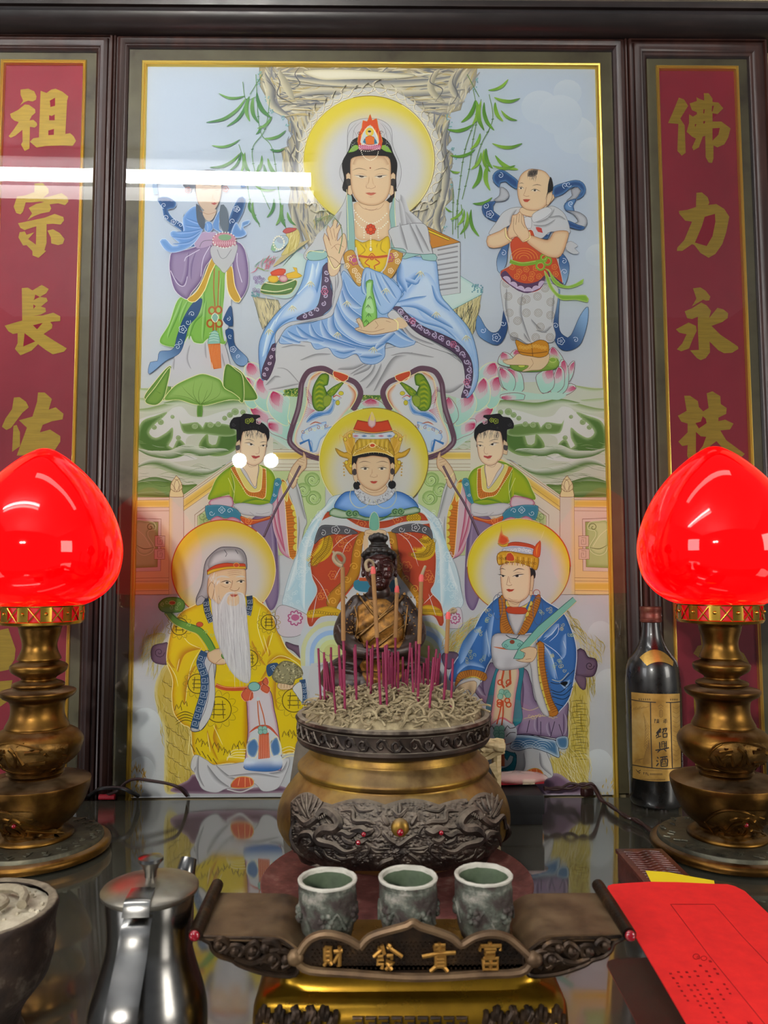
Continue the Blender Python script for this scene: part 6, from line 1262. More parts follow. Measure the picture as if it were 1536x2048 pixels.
def left_art(t):
    panel(t, lx0-.002, lx1+.002, Z3(80, 132, 0)+.003)
    char(t, [Z5, '240 170 330 160 400 190 428 250 420 290 380 310 330 300 285 318 235 355 270 300 240 230', '118 455 210 410 290 345 340 350 410 400 415 440 370 480 345 530 390 525 430 560 435 590 405 615 350 605 345 860 290 890 245 815 265 780 262 640 180 710 125 735 100 715 160 640 220 550 170 535 130 500', '475 185 545 210 600 170 650 160 730 195 800 250 785 300 765 690 820 680 860 715 890 770 850 830 720 825 540 830 430 850 350 780 390 740 455 730'], ['583 300 645 265 645 360 590 375', '575 470 605 480 640 460 640 530 575 530', '565 650 632 630 630 700 565 705'], '861a2f')
    char(t, [Z5, '405 1270 500 1265 565 1330 570 1380 500 1440 620 1410 720 1380 790 1430 800 1480 760 1525 680 1500 580 1515 600 1560 580 1600 480 1620 400 1650 320 1700 375 1620 335 1555 420 1510 520 1485 470 1480 370 1490 300 1490 270 1600 240 1630 190 1615 160 1540 200 1420 290 1410 400 1370', '210 1735 330 1710 520 1670 640 1625 740 1660 750 1700 710 1750 620 1740 545 1745 545 1960 520 2048 540 2060 450 2140 380 2110 380 2060 310 1990 270 1995 215 1900 230 1840 290 1830 310 1870 400 1840 330 1920 420 1985 425 1770 330 1800 290 1815 240 1790', '555 1820 620 1805 700 1850 755 1920 735 1975 680 1990 600 1970 595 1900'], [], '')
    char(t, [Z6, '235 195 300 190 350 220 450 160 525 205 500 250 430 290 500 300 515 335 440 395 490 410 495 450 440 480 360 495 460 490 575 460 650 500 650 550 540 560 565 590 560 630 470 690 580 760 720 845 690 880 570 910 490 860 410 800 340 870 220 920 160 850 190 790 190 680 140 690 90 660 50 600 150 570 240 545', '380 600 500 540 530 560 420 690'], ['370 310 380 265 430 290 360 325', '360 370 385 390 360 420', '355 595 460 570 400 640', '265 680 380 770 250 825'], '861a2f')
    char(t, [Z6, '150 1375 210 1370 280 1420 310 1480 240 1540 120 1700 70 1725 20 1690 60 1600 130 1500', '145 1680 180 1670 215 1750 215 1900 130 1960', '410 1320 480 1320 560 1390 525 1505 600 1480 685 1550 675 1610 560 1630 460 1670 430 1750 540 1720 650 1790 650 1850 560 1990 180 2000 290 1700 205 1620 350 1580 400 1420'], [], '')
    char(t, [(0, 850, 2.41), '-60 1000 40 980 75 1080 70 1130 40 1180 -60 1200', '-60 1240 60 1230 40 1330 -60 1400'], [], '')
framed('framed_couplet', 'red couplet panel with gold characters at the left edge, crossed by the tube light reflection', 'couplet', [lx0-gw-mw-ww, lx0-gw-mw, lx0-gw, lx0, lx1, lx1+gw, lx1+gw+mw, X3(220.5)],
       (Z3(60, 64), Z3(60, 92, -.005), Z3(60, 120, -.0035), Z3(60, 131, -.003)), left_art, 'framed gold character couplets')
def right_art(t):
    panel(t, rx0-.002, rx1+.002, Z3(1400, 145, 0)+.003)
    char(t, [Z7, '295 180 350 200 390 265 310 395 355 465 365 745 325 775 280 725 290 450 185 440 230 340', '405 240 480 215 475 175 510 195 555 210 550 135 600 135 640 190 640 225 700 230 750 290 700 340 640 395 640 425 730 425 825 495 800 590 760 660 690 690 650 670 650 800 635 850 600 845 570 790 565 570 540 580 500 690 445 720 430 690 470 600 430 580 375 530 400 440 400 350 440 375 480 350 480 330 430 310'], ['548 300 560 300 555 345 545 340', '635 265 655 262 640 325 632 320', '458 455 475 450 465 485', '548 420 565 420 560 445 545 445', '640 495 715 490 700 560 640 620', '640 340 690 350 640 395'], '861a2f')
    char(t, [Z7, '475 1155 530 1150 590 1200 608 1255 595 1280 680 1270 760 1320 812 1400 780 1560 740 1680 670 1780 600 1820 515 1770 455 1690 430 1680 330 1750 275 1750 280 1715 350 1640 430 1450 360 1440 300 1370 295 1340 380 1330 470 1300'], ['560 1400 665 1370 670 1450 640 1600 580 1700 460 1665 530 1500'], '861a2f')
    char(t, [Z8, '440 85 515 75 570 110 618 170 605 210 570 212 545 200 430 270 475 190', '355 320 430 290 525 230 580 260 625 315 605 390 690 285 750 300 800 340 795 390 740 430 630 470 720 560 900 680 905 705 840 745 760 750 700 720 610 630 615 740 570 800 520 820 480 800 410 720 500 715 490 500 490 375 430 400 380 390', '265 505 395 435 470 470 478 520 440 600 400 700 320 730 275 710 330 650 375 555 300 540'], [], '')
    char(t, [Z8, '350 1185 410 1185 490 1240 500 1300 545 1345 600 1310 580 1160 640 1140 720 1190 725 1270 785 1310 780 1370 700 1410 700 1445 770 1430 855 1470 820 1530 720 1540 780 1640 970 1780 930 1820 860 1810 780 1760 680 1650 640 1680 500 1790 470 1800 400 1845 380 1800 385 1690 330 1700 290 1655 385 1560 385 1470 320 1450 285 1390 375 1340'], ['465 1465 520 1450 540 1395 570 1420 580 1465 500 1520', '470 1555 520 1600 575 1605 540 1700 470 1790'], '861a2f')
    char(t, [(1180, 850, 2.275), '470 1040 490 1005 510 1000 505 1065', '670 1020 700 1040 725 1085 705 1125 690 1080', '500 940 640 930 640 1100 520 1120', '470 1200 700 1200 700 1400 480 1420'], [], '')
framed('framed_couplet', 'red couplet panel with gold characters at the right edge, behind the green wine bottle', 'couplet', [X3(1262.5), X3(1298, 300, -.005), X3(1316, 300, -.0035), rx0, rx1, X3(1483, 300, -.0035), X3(1508, 300, -.005), X3(1545)],
       (Z3(1400, 74), Z3(1400, 104, -.005), Z3(1400, 132, -.0035), Z3(1400, 144, -.003)), right_art, 'framed gold character couplets')
# cornice above the frames
bm = bmesh.new(); z0 = Z3(700, 62, -.02)
prof = [(.02, z0-.003), (-.012, z0-.003), (-.02, z0), (-.032, z0+.008), (-.036, z0+.018), (-.032, z0+.027), (-.022, z0+.033), (-.016, z0+.034), (-.016, z0+.036), (-.024, z0+.038), (-.027, z0+.045), (-.022, z0+.052), (-.014, z0+.055), (.02, z0+.055)]
rows = [[bm.verts.new((x, y, z)) for x in (-1.0, 1.0)] for (y, z) in prof]
for a_, c_ in zip(rows, rows[1:]): bm.faces.new((a_[0], a_[1], c_[1], c_[0]))
tag(obj('trim_1', bm, WOODH), 'dark wooden cornice above the frames', kind='structure')
# light fixture on the ceiling behind the viewer, mirrored in the glass
def mirror_hit_z(px, py, Z):
    d = ray(px, py); t = (Z-CAM.z)/d.z; p = CAM+d*t; return Vector((p.x, -p.y, p.z))
TZ = CEIL_Z-.06
e0 = mirror_hit_z(622, 364, TZ); e1 = mirror_hit_z(200, 356, TZ); dv = (e1-e0).normalized()
t = thing('tube_light', (e0+dv*.6), 'twin white fluorescent tube light on the ceiling, mirrored in the glass', 'light')
def emis(name, c, s): 
    def f(nt, b_): b_.inputs['Emission Color'].default_value = (*c, 1); b_.inputs['Emission Strength'].default_value = s
    return mat(name, (.8, .8, .8), .5, build=f)
M_TUBE = emis('lit_tube', (1, .985, .94), TUBE_STR); M_TUBE2 = emis('dim_tube', (1, .98, .96), TUBE_STR*.2)
for off, mm in ((0, M_TUBE), (-.105, M_TUBE2)):
    bm = bmesh.new(); tube(bm, [(-dv*.6+Vector((0, off, 0))), (dv*.6+Vector((0, off, 0)))], .019, 12); obj('tube', bm, mm, t)
bm = bmesh.new(); box(bm, (0, -.052, .048), (1.24, .17, .024), math.atan2(dv.y, dv.x)); obj('housing', bm, mat('white_enamel', 'e0e2e6', .4), t)
M_BULB = emis('lit_globe', (1, .97, .9), BULB_STR)
for i, (px, py) in enumerate([(480, 922), (543, 922)]):
    d = ray(px, py); tt = (2.1-CAM.y)/d.y; p = CAM+d*tt; p = Vector((p.x, -p.y, p.z)); R_ = 13.5/FPX*(2.1-CAM.y)
    t = thing('hanging_bulb', p, ['left', 'right'][i]+'-hand round white lamp bulb hanging behind the viewer, mirrored in the painting glass', 'light', 'hanging round bulbs')
    bm = bmesh.new(); ball(bm, (0, 0, 0), R_, 20, 12); obj('globe', bm, M_BULB, t)
    bm = bmesh.new(); tube(bm, [(0, 0, R_), (0, 0, CEIL_Z-p.z)], .003, 6); obj('cord', bm, mat('black_cord', '141414', .5), t)

# ================================================================ TABLE
TW = worn('black_lacquered_wood', [(.3, '120c0a'), (.7, '22160f')], (.25, .4), 0.0, 8, .1, .0005)
t = thing('altar_table', (0, -.4655, -.85), 'dark altar table topped with a mirror-like sheet of glass', 'table')
bm = bmesh.new(); box(bm, (0, 0, .82), (1.9, .9, .048), bev=.004); obj('tabletop', bm, TW, t)
for sx in (-1, 1):
    for sy in (-1, 1):
        bm = bmesh.new(); box(bm, (sx*.9, sy*.4, .398), (.06, .06, .796), bev=.004); obj('leg', bm, TW, t)
def gtop(nt, b_):
    b_.inputs['Base Color'].default_value = (.012, .016, .014, 1); b_.inputs['Roughness'].default_value = .02; b_.inputs['IOR'].default_value = TABLE_IOR_
    n = nz(nt, 14, 8); r = ramp(nt, n.outputs[0], [(.35, .03), (.75, .12)]); nt.links.new(r.outputs[0], b_.inputs['Roughness'])
    n2 = nz(nt, 5, 8); r2 = ramp(nt, n2.outputs[0], [(.3, '383830'), (.8, '504f45')]); nt.links.new(r2.outputs[0], b_.inputs['Base Color'])
bm = bmesh.new(); box(bm, (0, .0, .847), (1.88, .885, .006), bev=.001); obj('glass_top', bm, mat('dark_backed_glass', '101412', .02, build=gtop), t)
# ================================================================ ray to turned surface
def prof_r(prof, z):
    for (r0, z0), (r1, z1) in zip(prof, prof[1:]):
        a, b_ = min(z0, z1), max(z0, z1)
        if a <= z <= b_ and b_ > a: return r0+(r1-r0)*(z-z0)/(z1-z0)
    return 0
def hit(px, py, C, prof, lift=0):
    """point where the line of sight meets a turned body at C; returned relative to C, with outward direction"""
    d = ray(px, py); C = Vector(C); t0 = ((C-CAM).x*d.x+(C-CAM).y*d.y)/(d.x**2+d.y**2); t = t0-.17; ok = False
    while t < t0+.02:
        p = CAM+d*t-C
        if math.hypot(p.x, p.y) <= prof_r(prof, p.z): ok = True; break
        t += .004
    if ok:
        a, b_ = t-.004, t
        for _ in range(10):
            m_ = (a+b_)/2; p = CAM+d*m_-C
            if math.hypot(p.x, p.y) <= prof_r(prof, p.z): b_ = m_
            else: a = m_
        p = CAM+d*b_-C; n = Vector((p.x, p.y, 0)).normalized(); return p+n*lift, n
    p = CAM+d*t0-C; n = Vector((p.x, p.y, 0)).normalized(); rr = prof_r(prof, p.z); return Vector((n.x*(rr+lift), n.y*(rr+lift), p.z)), n
def wrapt(bm, pts, C, prof, r, lift=0, n=6, k=3, tap=False, T=None, closed=False):
    P = []
    for (u, v) in pts:
        if T: u, v = T[0]+u/T[2], T[1]+v/T[2]
        P.append(hit(u, v, C, prof, lift)[0])
    P = crv(P, k, closed); N = len(P)
    R_ = [r*(max(.25, math.sin(PI*min(max(i/(N-1), .04), .96))**.5) if tap else 1) for i in range(N)]
    tube(bm, P, R_, n, closed)
def pprof(pts, axis, Y):
    """pixel silhouette (half width, y) -> (radius, height); axis: function y -> x"""
    out = []
    for hw, y in pts:
        q = at_y(axis(y), y, Y); dep = (q-CAM).dot(FW); out.append((hw/FPX*dep, q.z))
    return out

# ================================================================ RED LAMPS
BRONZE = worn('aged_bronze', [(.25, '2a1b0e'), (.45, '5c3f1c'), (.62, '805c28'), (.8, '4c3418')], (.25, .5), 1.0, 16, .15, .0006, 6, dust=(1.25, 1.75, .75), dustcol='7c7260')
BRASS = worn('polished_brass', [(.3, 'a8802c'), (.6, 'c8a040')], (.15, .3), 1.0, 12, .05, .0003)
BRDARK = worn('dark_relief_bronze', [(.3, '2c1e12'), (.6, '7c5c30'), (.8, 'a07c44')], (.3, .55), 1.0, 60, .5, .001, 8, dust=(1.3, 1.8, .6), dustcol='857a66')
def shade_m(nt, b_):
    b_.inputs['Emission Color'].default_value = (1, .0, .0015, 1)
    b_.inputs['Emission Strength'].default_value = SHADE_STR
SHADE = mat('glowing_red_glass', 'b00000', .05, 0, .35, 0, build=shade_m)
RUBY = mat('ruby_glass', '7c0014', .12, 0, .7, .5)
DISC = worn('dark_engraved_metal', [(.3, '35342e'), (.6, '5a5748'), (.8, '6c6550')], (.35, .6), .7, 40, .6, .0012, 8, dust=(1.5, 1.9, .3))
LY = -.232
axr = lambda y: 1428+.034*(y-893)
SH = [(0, 893), (10, 894), (22, 899), (44, 913), (70, 935), (94, 960), (116, 990), (134, 1024), (147, 1060), (153, 1096), (150, 1130), (141, 1158), (122, 1183), (100, 1199), (82, 1207)]
ST = [(79, 1240), (60, 1246), (42, 1250), (39, 1262), (33, 1285), (34, 1300), (40, 1315), (41, 1320), (36, 1323), (52, 1331), (54, 1338), (50, 1347), (34, 1358), (34, 1364), (48, 1370), (49, 1376), (42, 1381), (68, 1385), (71, 1391), (66, 1399), (53, 1408), (50, 1425), (52, 1442), (60, 1460), (61, 1465), (76, 1474), (87, 1488), (88, 1502), (80, 1524), (62, 1542), (52, 1548), (55, 1552), (51, 1556), (54, 1560), (50, 1565), (54, 1570), (100, 1576), (105, 1583), (102, 1600), (92, 1630), (76, 1656), (58, 1672), (56, 1680), (74, 1690), (76, 1697), (70, 1700)]
def lamp(loc, label, grp):
    t = thing('lotus_lamp', loc, label, 'lamp', grp)
    return t
q0 = at_z(1454, 1712, 0); LX = at_y(axr(1712), 1712, LY).x
shp = pprof(SH, axr, LY); stp = pprof(ST, axr, LY)
zmin = min(z for r, z in stp)
k_ = 1.0
base_z = .016
f_ = lambda z: z if z > stp[0][1] else base_z+(z-zmin)*(stp[0][1]-base_z)/(stp[0][1]-zmin)
stp = [(r, f_(z)) for r, z in stp]
LC = Vector((LX, LY, 0))
t = lamp(LC, 'red lotus-bud lamp on a bronze stem at the right, beside the green bottle', 'red lotus-bud lamps'); L1 = t
bm = bmesh.new(); lathe(bm, sprof(shp, 4), 72); so = obj('glass_shade', bm, SHADE, t)
# gallery: pierced ring with twelve X openings
zt = shp[-1][1]+.002; zb = stp[0][1]; rg = stp[0][0]
bm = bmesh.new(); lathe(bm, [(rg+.001, zt), (rg+.003, zt-.001), (rg+.002, zt-.003), (rg+.001, zt-.003)], 72); lathe(bm, [(rg+.0012, zb+.002), (rg+.002, zb+.001), (rg, zb-.002), (rg*.75, zb-.004), (stp[2][0], zb-.004)], 72)
N = 12
for i in range(N):
    a0 = 2*PI*(i+.5)/N-PI/2; w = 2*PI/N
    def cp(a, z, rr=rg+.001): return Vector((rr*math.cos(a), rr*math.sin(a), z))
    seg = 5; lo, hi = a0-w*.5, a0-w*.24
    for (p, q) in ((a0-w*.5, a0-w*.26), (a0+w*.26, a0+w*.5)):
        r1 = [[bm.verts.new(cp(p+(q-p)*s/4, z)) for s in range(5)] for z in (zb, zt-.002)]
        for s in range(4): bm.faces.new((r1[0][s], r1[0][s+1], r1[1][s+1], r1[1][s]))
    h0, h1 = zb+.0015, zt-.0035
    tube(bm, [cp(a0-w*.26, h0), cp(a0, (h0+h1)/2), cp(a0+w*.26, h1)], .0009, 5); tube(bm, [cp(a0-w*.26, h1), cp(a0, (h0+h1)/2), cp(a0+w*.26, h0)], .0009, 5)
    ball(bm, cp(a0+w*.5, (zb+zt)/2), .0022, 8, 6)
obj('pierced_gallery', bm, BRASS, t)
bm = bmesh.new(); lathe(bm, [(rg-.001, zt), (rg-.001, zb)], 48); obj('gallery_liner', bm, mat('red_lit_liner', '8c0010', .5, build=lambda nt, b_: (b_.inputs['Emission Color'].__setattr__('default_value', (1, 0, .01, 1)), b_.inputs['Emission Strength'].__setattr__('default_value', .35))), t)
sp = sprof(stp, 3)
bm = bmesh.new(); lathe(bm, sp, 72); obj('stem', bm, BRONZE, t)
LPROF = sp
# raised character band and goldfish panel
Tz = (1180, 850, 2.275); bm = bmesh.new()
for s in range(6):
    du = 0
def rel(bm, items, r, lift=.0003):
    for p in items: wrapt(bm, Art.parse(p), LC, LPROF, r, lift, 6, 3, False, Tz)
band = ['540 1500 575 1455 640 1440 720 1450 790 1470 830 1500', '540 1520 570 1560 640 1580 720 1575 790 1560 830 1530', ]; band2 = ['590 1490 650 1480', '620 1470 610 1550', '600 1520 640 1500 650 1550', '670 1470 700 1500 680 1550', '700 1480 720 1540', '740 1490 790 1480', '765 1470 760 1550', '740 1540 790 1530', '800 1490 805 1540', '575 1500 600 1545']
rel(bm, band, .0014); rel(bm, band2, .0024); rel(bm, ['545 1510 560 1480 600 1452', '700 1460 720 1440'], .001)
obj('relief_band', bm, BRONZE, t)
bm = bmesh.new()
fishp = ['525 1800 560 1770 620 1752 700 1760 790 1790', '525 1805 560 1850 620 1885 700 1890 790 1870']
rel(bm, fishp, .0015); rel(bm, ['560 1840 590 1830 620 1850 650 1820 690 1810 720 1830 700 1860 650 1865 610 1860', '575 1850 600 1845 640 1850', '680 1835 690 1845 680 1855', '690 1810 720 1790 740 1810', '570 1860 590 1840', '640 1800 670 1790 700 1795', '730 1840 770 1850', '745 1800 780 1830'], .0024); obj('goldfish_relief', bm, BRONZE, t)
for nm, (u0, u1, fc, hh_) in {'band_ground': (538, 840, 1512, 66), 'panel_ground': (524, 800, 1820, 64)}.items():
    bm = bmesh.new(); g = []
    for i in range(25):
        f = i/24; u = u0+(u1-u0)*f; w = hh_*min(1, math.sin(PI*min(f*1.1, .5))**.7)
        g.append([bm.verts.new(hit(Tz[0]+u/Tz[2], Tz[1]+(fc+w*(j/8*2-1))/Tz[2], LC, LPROF, .0003+.0006*((i+j) % 2))[0]) for j in range(9)])
    for i in range(24):
        for j in range(8): bm.faces.new((g[i][j], g[i+1][j], g[i+1][j+1], g[i][j+1]))
    obj(nm, bm, BRDARK, t)
bm = bmesh.new(); p, n_ = hit(1180+708/2.275, 850+1818/2.275, LC, LPROF, .001); ball(bm, p, .0028, 10, 8); obj('ruby_eye', bm, RUBY, t)
# foot disc
bm = bmesh.new(); lathe(bm, [(.0002, .017), (.062, .0175), (.0745, .0165), (.0755, .015), (.076, .0118), (.0795, .011), (.083, .0095), (.084, .0065), (.083, .003), (.079, .0015), (.0002, .0012)], 90); 
obj('foot_disc', bm, DISC, t)
bm = bmesh.new(); lathe(bm, [(.0762, .0125), (.080, .0118), (.0835, .0098), (.0846, .0066), (.0835, .0030), (.080, .0012), (.077, .0012)], 90); obj('foot_rim', bm, BRONZE, t)
bm = bmesh.new()
for i in range(46):
    a = 2*PI*i/46+.1*math.sin(i*3); r = .064+.006*math.sin(i*1.7)
    tube(bm, crv([(r*math.cos(a), r*math.sin(a), .0178), ((r+.004)*math.cos(a+.05), (r+.004)*math.sin(a+.05), .0182), ((r-.002)*math.cos(a+.1), (r-.002)*math.sin(a+.1), .0178)], 2), .0009, 4)
obj('foot_engraving', bm, DISC, t)
def copy_tree(o, parent=None):
    c = o.copy(); COL.objects.link(c)
    if parent: c.parent = parent
    for ch in [x for x in SC.objects if x.parent == o]: copy_tree(ch, c)
    return c
bpy.context.view_layer.update()
L2 = copy_tree(L1); ql = at_y(57, 1712, LY+.0); L2.location = (ql.x, LY+.012, 0)
L2['label'] = 'red lotus-bud lamp on a bronze stem at the left, behind the ash bowl'

# ================================================================ CENSER
CY = -.29
axc = lambda y: 787+.0*(y-1427)
CB = [(150, 1446), (165, 1490), (168, 1500), (180, 1514), (190, 1524), (189, 1532), (184, 1538), (200, 1556), (218, 1580), (228, 1604), (231, 1630), (226, 1656), (212, 1684), (186, 1706), (150, 1722), (110, 1732)]
cp_ = pprof(CB, axc, CY); CX = at_y(787, 1600, CY).x; CC = Vector((CX, CY, 0))
RIMZ = at_y(787, 1425, CY).z; RR = 191/FPX*(at_y(787, 1425, CY)-CAM).dot(FW); RIMB = at_y(787, 1470, CY).z
zlo = cp_[-1][1]; cp_ = [(r, z if z > .06 else .026+(z-zlo)*(.06-.026)/(.06-zlo)) for r, z in cp_]
CBP = sprof(cp_, 5)
CBRZ = worn('incense_burner_bronze', [(.2, '3a2a18'), (.42, '6c5028'), (.6, '94742e'), (.8, '5c4426')], (.28, .55), .85, 22, .35, .0008, 9, dust=(.85, 1.75, .8), dustcol='8a7a5e')
CREL = worn('burner_relief', [(.25, '0c0807'), (.5, '241a15'), (.75, '4a3d34')], (.3, .6), .6, 55, .5, .0012, 6, dust=(.7, 1.7, .75), dustcol='9c8f7e')
ASHM = worn('pale_ash', [(.3, '6e6048'), (.55, '978868'), (.8, 'b8aa88')], (.8, 1), 0, 90, .6, .002, 9)
def body_disp(a, z): return 1
t = thing('incense_burner', (CX, CY, 0), 'round dusty bronze incense burner with dragon relief and patterned rim, full of ash', 'incense burner')
bm = bmesh.new(); lathe(bm, CBP, 96); cap(bm, [v for v in bm.verts][-96:]); obj('bowl', bm, CBRZ, t)
rz = RIMZ
bm = bmesh.new(); lathe(bm, [(RR-.008, RIMZ-.012), (RR-.008, RIMZ-.001), (RR-.005, RIMZ+.0012), (RR, RIMZ+.0005), (RR+.002, RIMZ-.002), (RR+.001, RIMZ-.004), (RR-.0012, RIMZ-.005), (RR-.0015, RIMB+.003), (RR-.0008, RIMB+.0015), (RR, RIMB), (RR-.002, RIMB-.003), (RR-.006, RIMB-.005), (cp_[0][0], RIMB-.007), (cp_[0][0]-.001, RIMB-.02)], 96); rim_o = obj('rim_band', bm, worn('rim_bronze', [(.3, '1c1512'), (.6, '3a2e26'), (.8, '5c4e40')], (.35, .6), .7, 30, .3, .0008, 6, dust=(1.0, 1.6, .8), dustcol='a89c88'), t)
# scroll relief on the rim
bm = bmesh.new(); rr_ = RR-.0008; zc = (RIMZ+RIMB)/2-.001; hh = (RIMZ-RIMB)*.27
for i in range(40):
    a = 2*PI*i/40; pts = []
    for s in range(9):
        u = s/8*2.2*PI; q = 1-s/11; pts.append((a+.055*math.cos(u)*q+.02*(i % 2), zc+hh*math.sin(u)*q*(1 if i % 2 else -1)))
    P = [Vector((rr_*math.cos(x), rr_*math.sin(x), z)) for x, z in pts]; tube(bm, P, [.0019*(1-s/13) for s in range(9)], 6)
    a2 = a+.08; tube(bm, crv([Vector((rr_*math.cos(a2-.05), rr_*math.sin(a2-.05), zc+hh*.9)), Vector((rr_*math.cos(a2), rr_*math.sin(a2), zc-hh*.3)), Vector((rr_*math.cos(a2+.05), rr_*math.sin(a2+.05), zc-hh*.9))], 3), .0013, 5)
for zz in (RIMZ-.0055, RIMB+.0035): lathe(bm, [(RR-.002, zz-.0008), (RR+.0002, zz), (RR-.002, zz+.0008)], 96)
obj('rim_scrollwork', bm, CREL, rim_o)
# relief panel
TB = (540, 1560, 3.072)
def inpanel(u, v):
    top = 75+55*min(1, abs(math.sin((u-230)/95.0)))*(1 if 300 < u < 1200 else .2)
    if 380 < u < 1200: top = 150-34*abs(math.sin((u-380)/820*PI*2.5))
    return v > top
bm = bmesh.new(); G = {}
NU, NV_ = 250, 100
for i in range(NU+1):
    for j in range(NV_+1):
        u = 125+(1415-125)*i/NU; v = 70+(560-70)*j/NV_
        edge = min(1, (u-125)/60, (1415-u)/60); lim_lo = 70 if (u < 330 or u > 1210) else 150-36*abs(math.sin((u-380)/820*PI*2.5))
        cvx = (abs(u-225)/105 if u < 330 else (abs(u-1315)/105 if u > 1210 else 0)); 
        if u < 330 or u > 1210: lim_lo = 75+70*cvx*cvx
        if v < lim_lo: v = lim_lo
        p, n_ = hit(TB[0]+u/TB[2], TB[1]+v/TB[2], CC, CBP)
        w_ = Vector((u*.02, v*.02, 0)); h = abs(noise.noise(w_*1.3))*.7+abs(noise.noise(w_*3.1))*.5+abs(noise.noise(w_*6))*.22
        meander_ = .25*(1 if (int(v/9) % 2) ^ (int(u/26) % 3 == 0) else 0)
        e_ = min(1, max(0, (v-lim_lo)/14), max(0, (u-125)/20), max(0, (1415-u)/20), max(0, (560-v)/40))
        h = (.0006+.0034*max(h, meander_*.7))*e_
        G[i, j] = bm.verts.new(p+n_*h)
for i in range(NU):
    for j in range(NV_):
        try: bm.faces.new((G[i, j], G[i+1, j], G[i+1, j+1], G[i, j+1]))
        except ValueError: pass
pan = obj('dragon_panel', bm, CREL, t)
bm = bmesh.new()
def W(p, r, lift=.0015, tap=True): wrapt(bm, Art.parse(p), CC, CBP, r, lift, 7, 4, tap, TB)
for M_ in (0, 1):
    def mm(s):
        if not M_: return s
        P = Art.parse(s); return ' '.join('%g %g' % (1590-x, y) for x, y in P)
    W(mm('150 300 170 220 230 270 290 240 340 190 400 220 430 270 400 300 340 300 300 340 320 380 400 400 470 440 540 420'), .0052, .002)
    W(mm('180 400 200 340 260 330 280 380 240 400'), .0038); W(mm('150 260 140 340 170 420 220 470'), .003)
    for a in ['200 90 215 160 250 230', '235 80 235 160 245 220', '270 90 255 150 240 200', '300 110 280 160 255 210', '330 130 300 180 275 220', '170 120 200 180 230 230']: W(mm(a), .0022)
    W(mm('440 190 510 190 520 250 600 255 640 270'), .003); W(mm('520 150 560 190 640 180'), .002); W(mm('400 330 450 320 500 340 560 290'), .0035)
    W(mm('500 310 560 300 600 320 640 300'), .0045, .002); W(mm('500 390 560 370 610 400 600 450 540 490'), .0016); W(mm('450 330 470 370 520 390'), .003); W(mm('600 360 560 380 520 350'), .003)
    for a in ['610 400 660 420 740 420', '620 410 650 440 700 440', '560 440 620 430', '400 450 440 480 520 470', '330 420 360 470 440 500', '420 250 460 290 500 290', '650 280 680 320 660 350', '280 430 330 480', '350 240 370 270 400 280']: W(mm(a), .0017)
    for i in range(12):
        q = mm('%g %g %g %g' % (300+i*11, 200+14*math.sin(i*.7), 306+i*11, 222+14*math.sin(i*.7))); W(q, .0012, .006)
# pearl with flames
for a in ['750 180 790 220 840 175', '795 140 800 180 795 215', '690 215 710 250 730 280', '900 215 880 250 865 280', '750 360 790 400 850 360 900 330', '700 320 740 370 790 395', '660 540 700 500 760 480', '940 540 900 490 850 450']: W(a, .0028)
obj('dragon_relief', bm, CREL, pan)
bm = bmesh.new(); p, n_ = hit(TB[0]+798/TB[2], TB[1]+295/TB[2], CC, CBP, .001); ball(bm, p, (.0085, .005, .0092), 20, 14); obj('pearl', bm, CBRZ, t)
for (u, v, r, l) in [(798, 308, .0033, .0062), (585, 322, .0023, .0055), (553, 372, .0023, .0055), (1037, 313, .0023, .0055)]:
    bm = bmesh.new(); p, n_ = hit(TB[0]+u/TB[2], TB[1]+v/TB[2], CC, CBP, l); ball(bm, p, r, 10, 8); obj('red_gem', bm, RUBY, t)
bm = bmesh.new(); lathe(bm, [(.006, 0), (.0042, .001), (.0042, 0)], 16)
for k in range(3):
    a = -PI/2+PI*.33+2*PI*k/3
    bm2 = bmesh.new(); tube(bm2, crv([(.086*math.cos(a), .086*math.sin(a), .058), (.096*math.cos(a), .096*math.sin(a), .044), (.086*math.cos(a), .086*math.sin(a), .036), (.086*math.cos(a), .086*math.sin(a), .0265)], 4), [.02, .02, .019, .018, .017, .016, .015, .014, .013, .013, .014, .015, .015], 12)
    obj('lion_foot', bm2, CREL, t)
bm.free()
# dish below the censer
DISHM = worn('dusty_red_lacquer', [(.3, '4a2420'), (.55, '6c3a34'), (.75, '8a6a60')], (.5, .8), 0, 60, .3, .0006, 9)
dq = at_y(800, 1780, -.335)
t = thing('round_dish', (CX+.002, -.332, 0.0002), 'round dusty red dish under the bronze incense burner', 'dish')
bm = bmesh.new(); lathe(bm, [(.0002, .009), (.122, .0095), (.130, .0115), (.1345, .0135), (.1355, .0125), (.132, .008), (.118, .002), (.0002, .001)], 80); obj('plate', bm, DISHM, t)
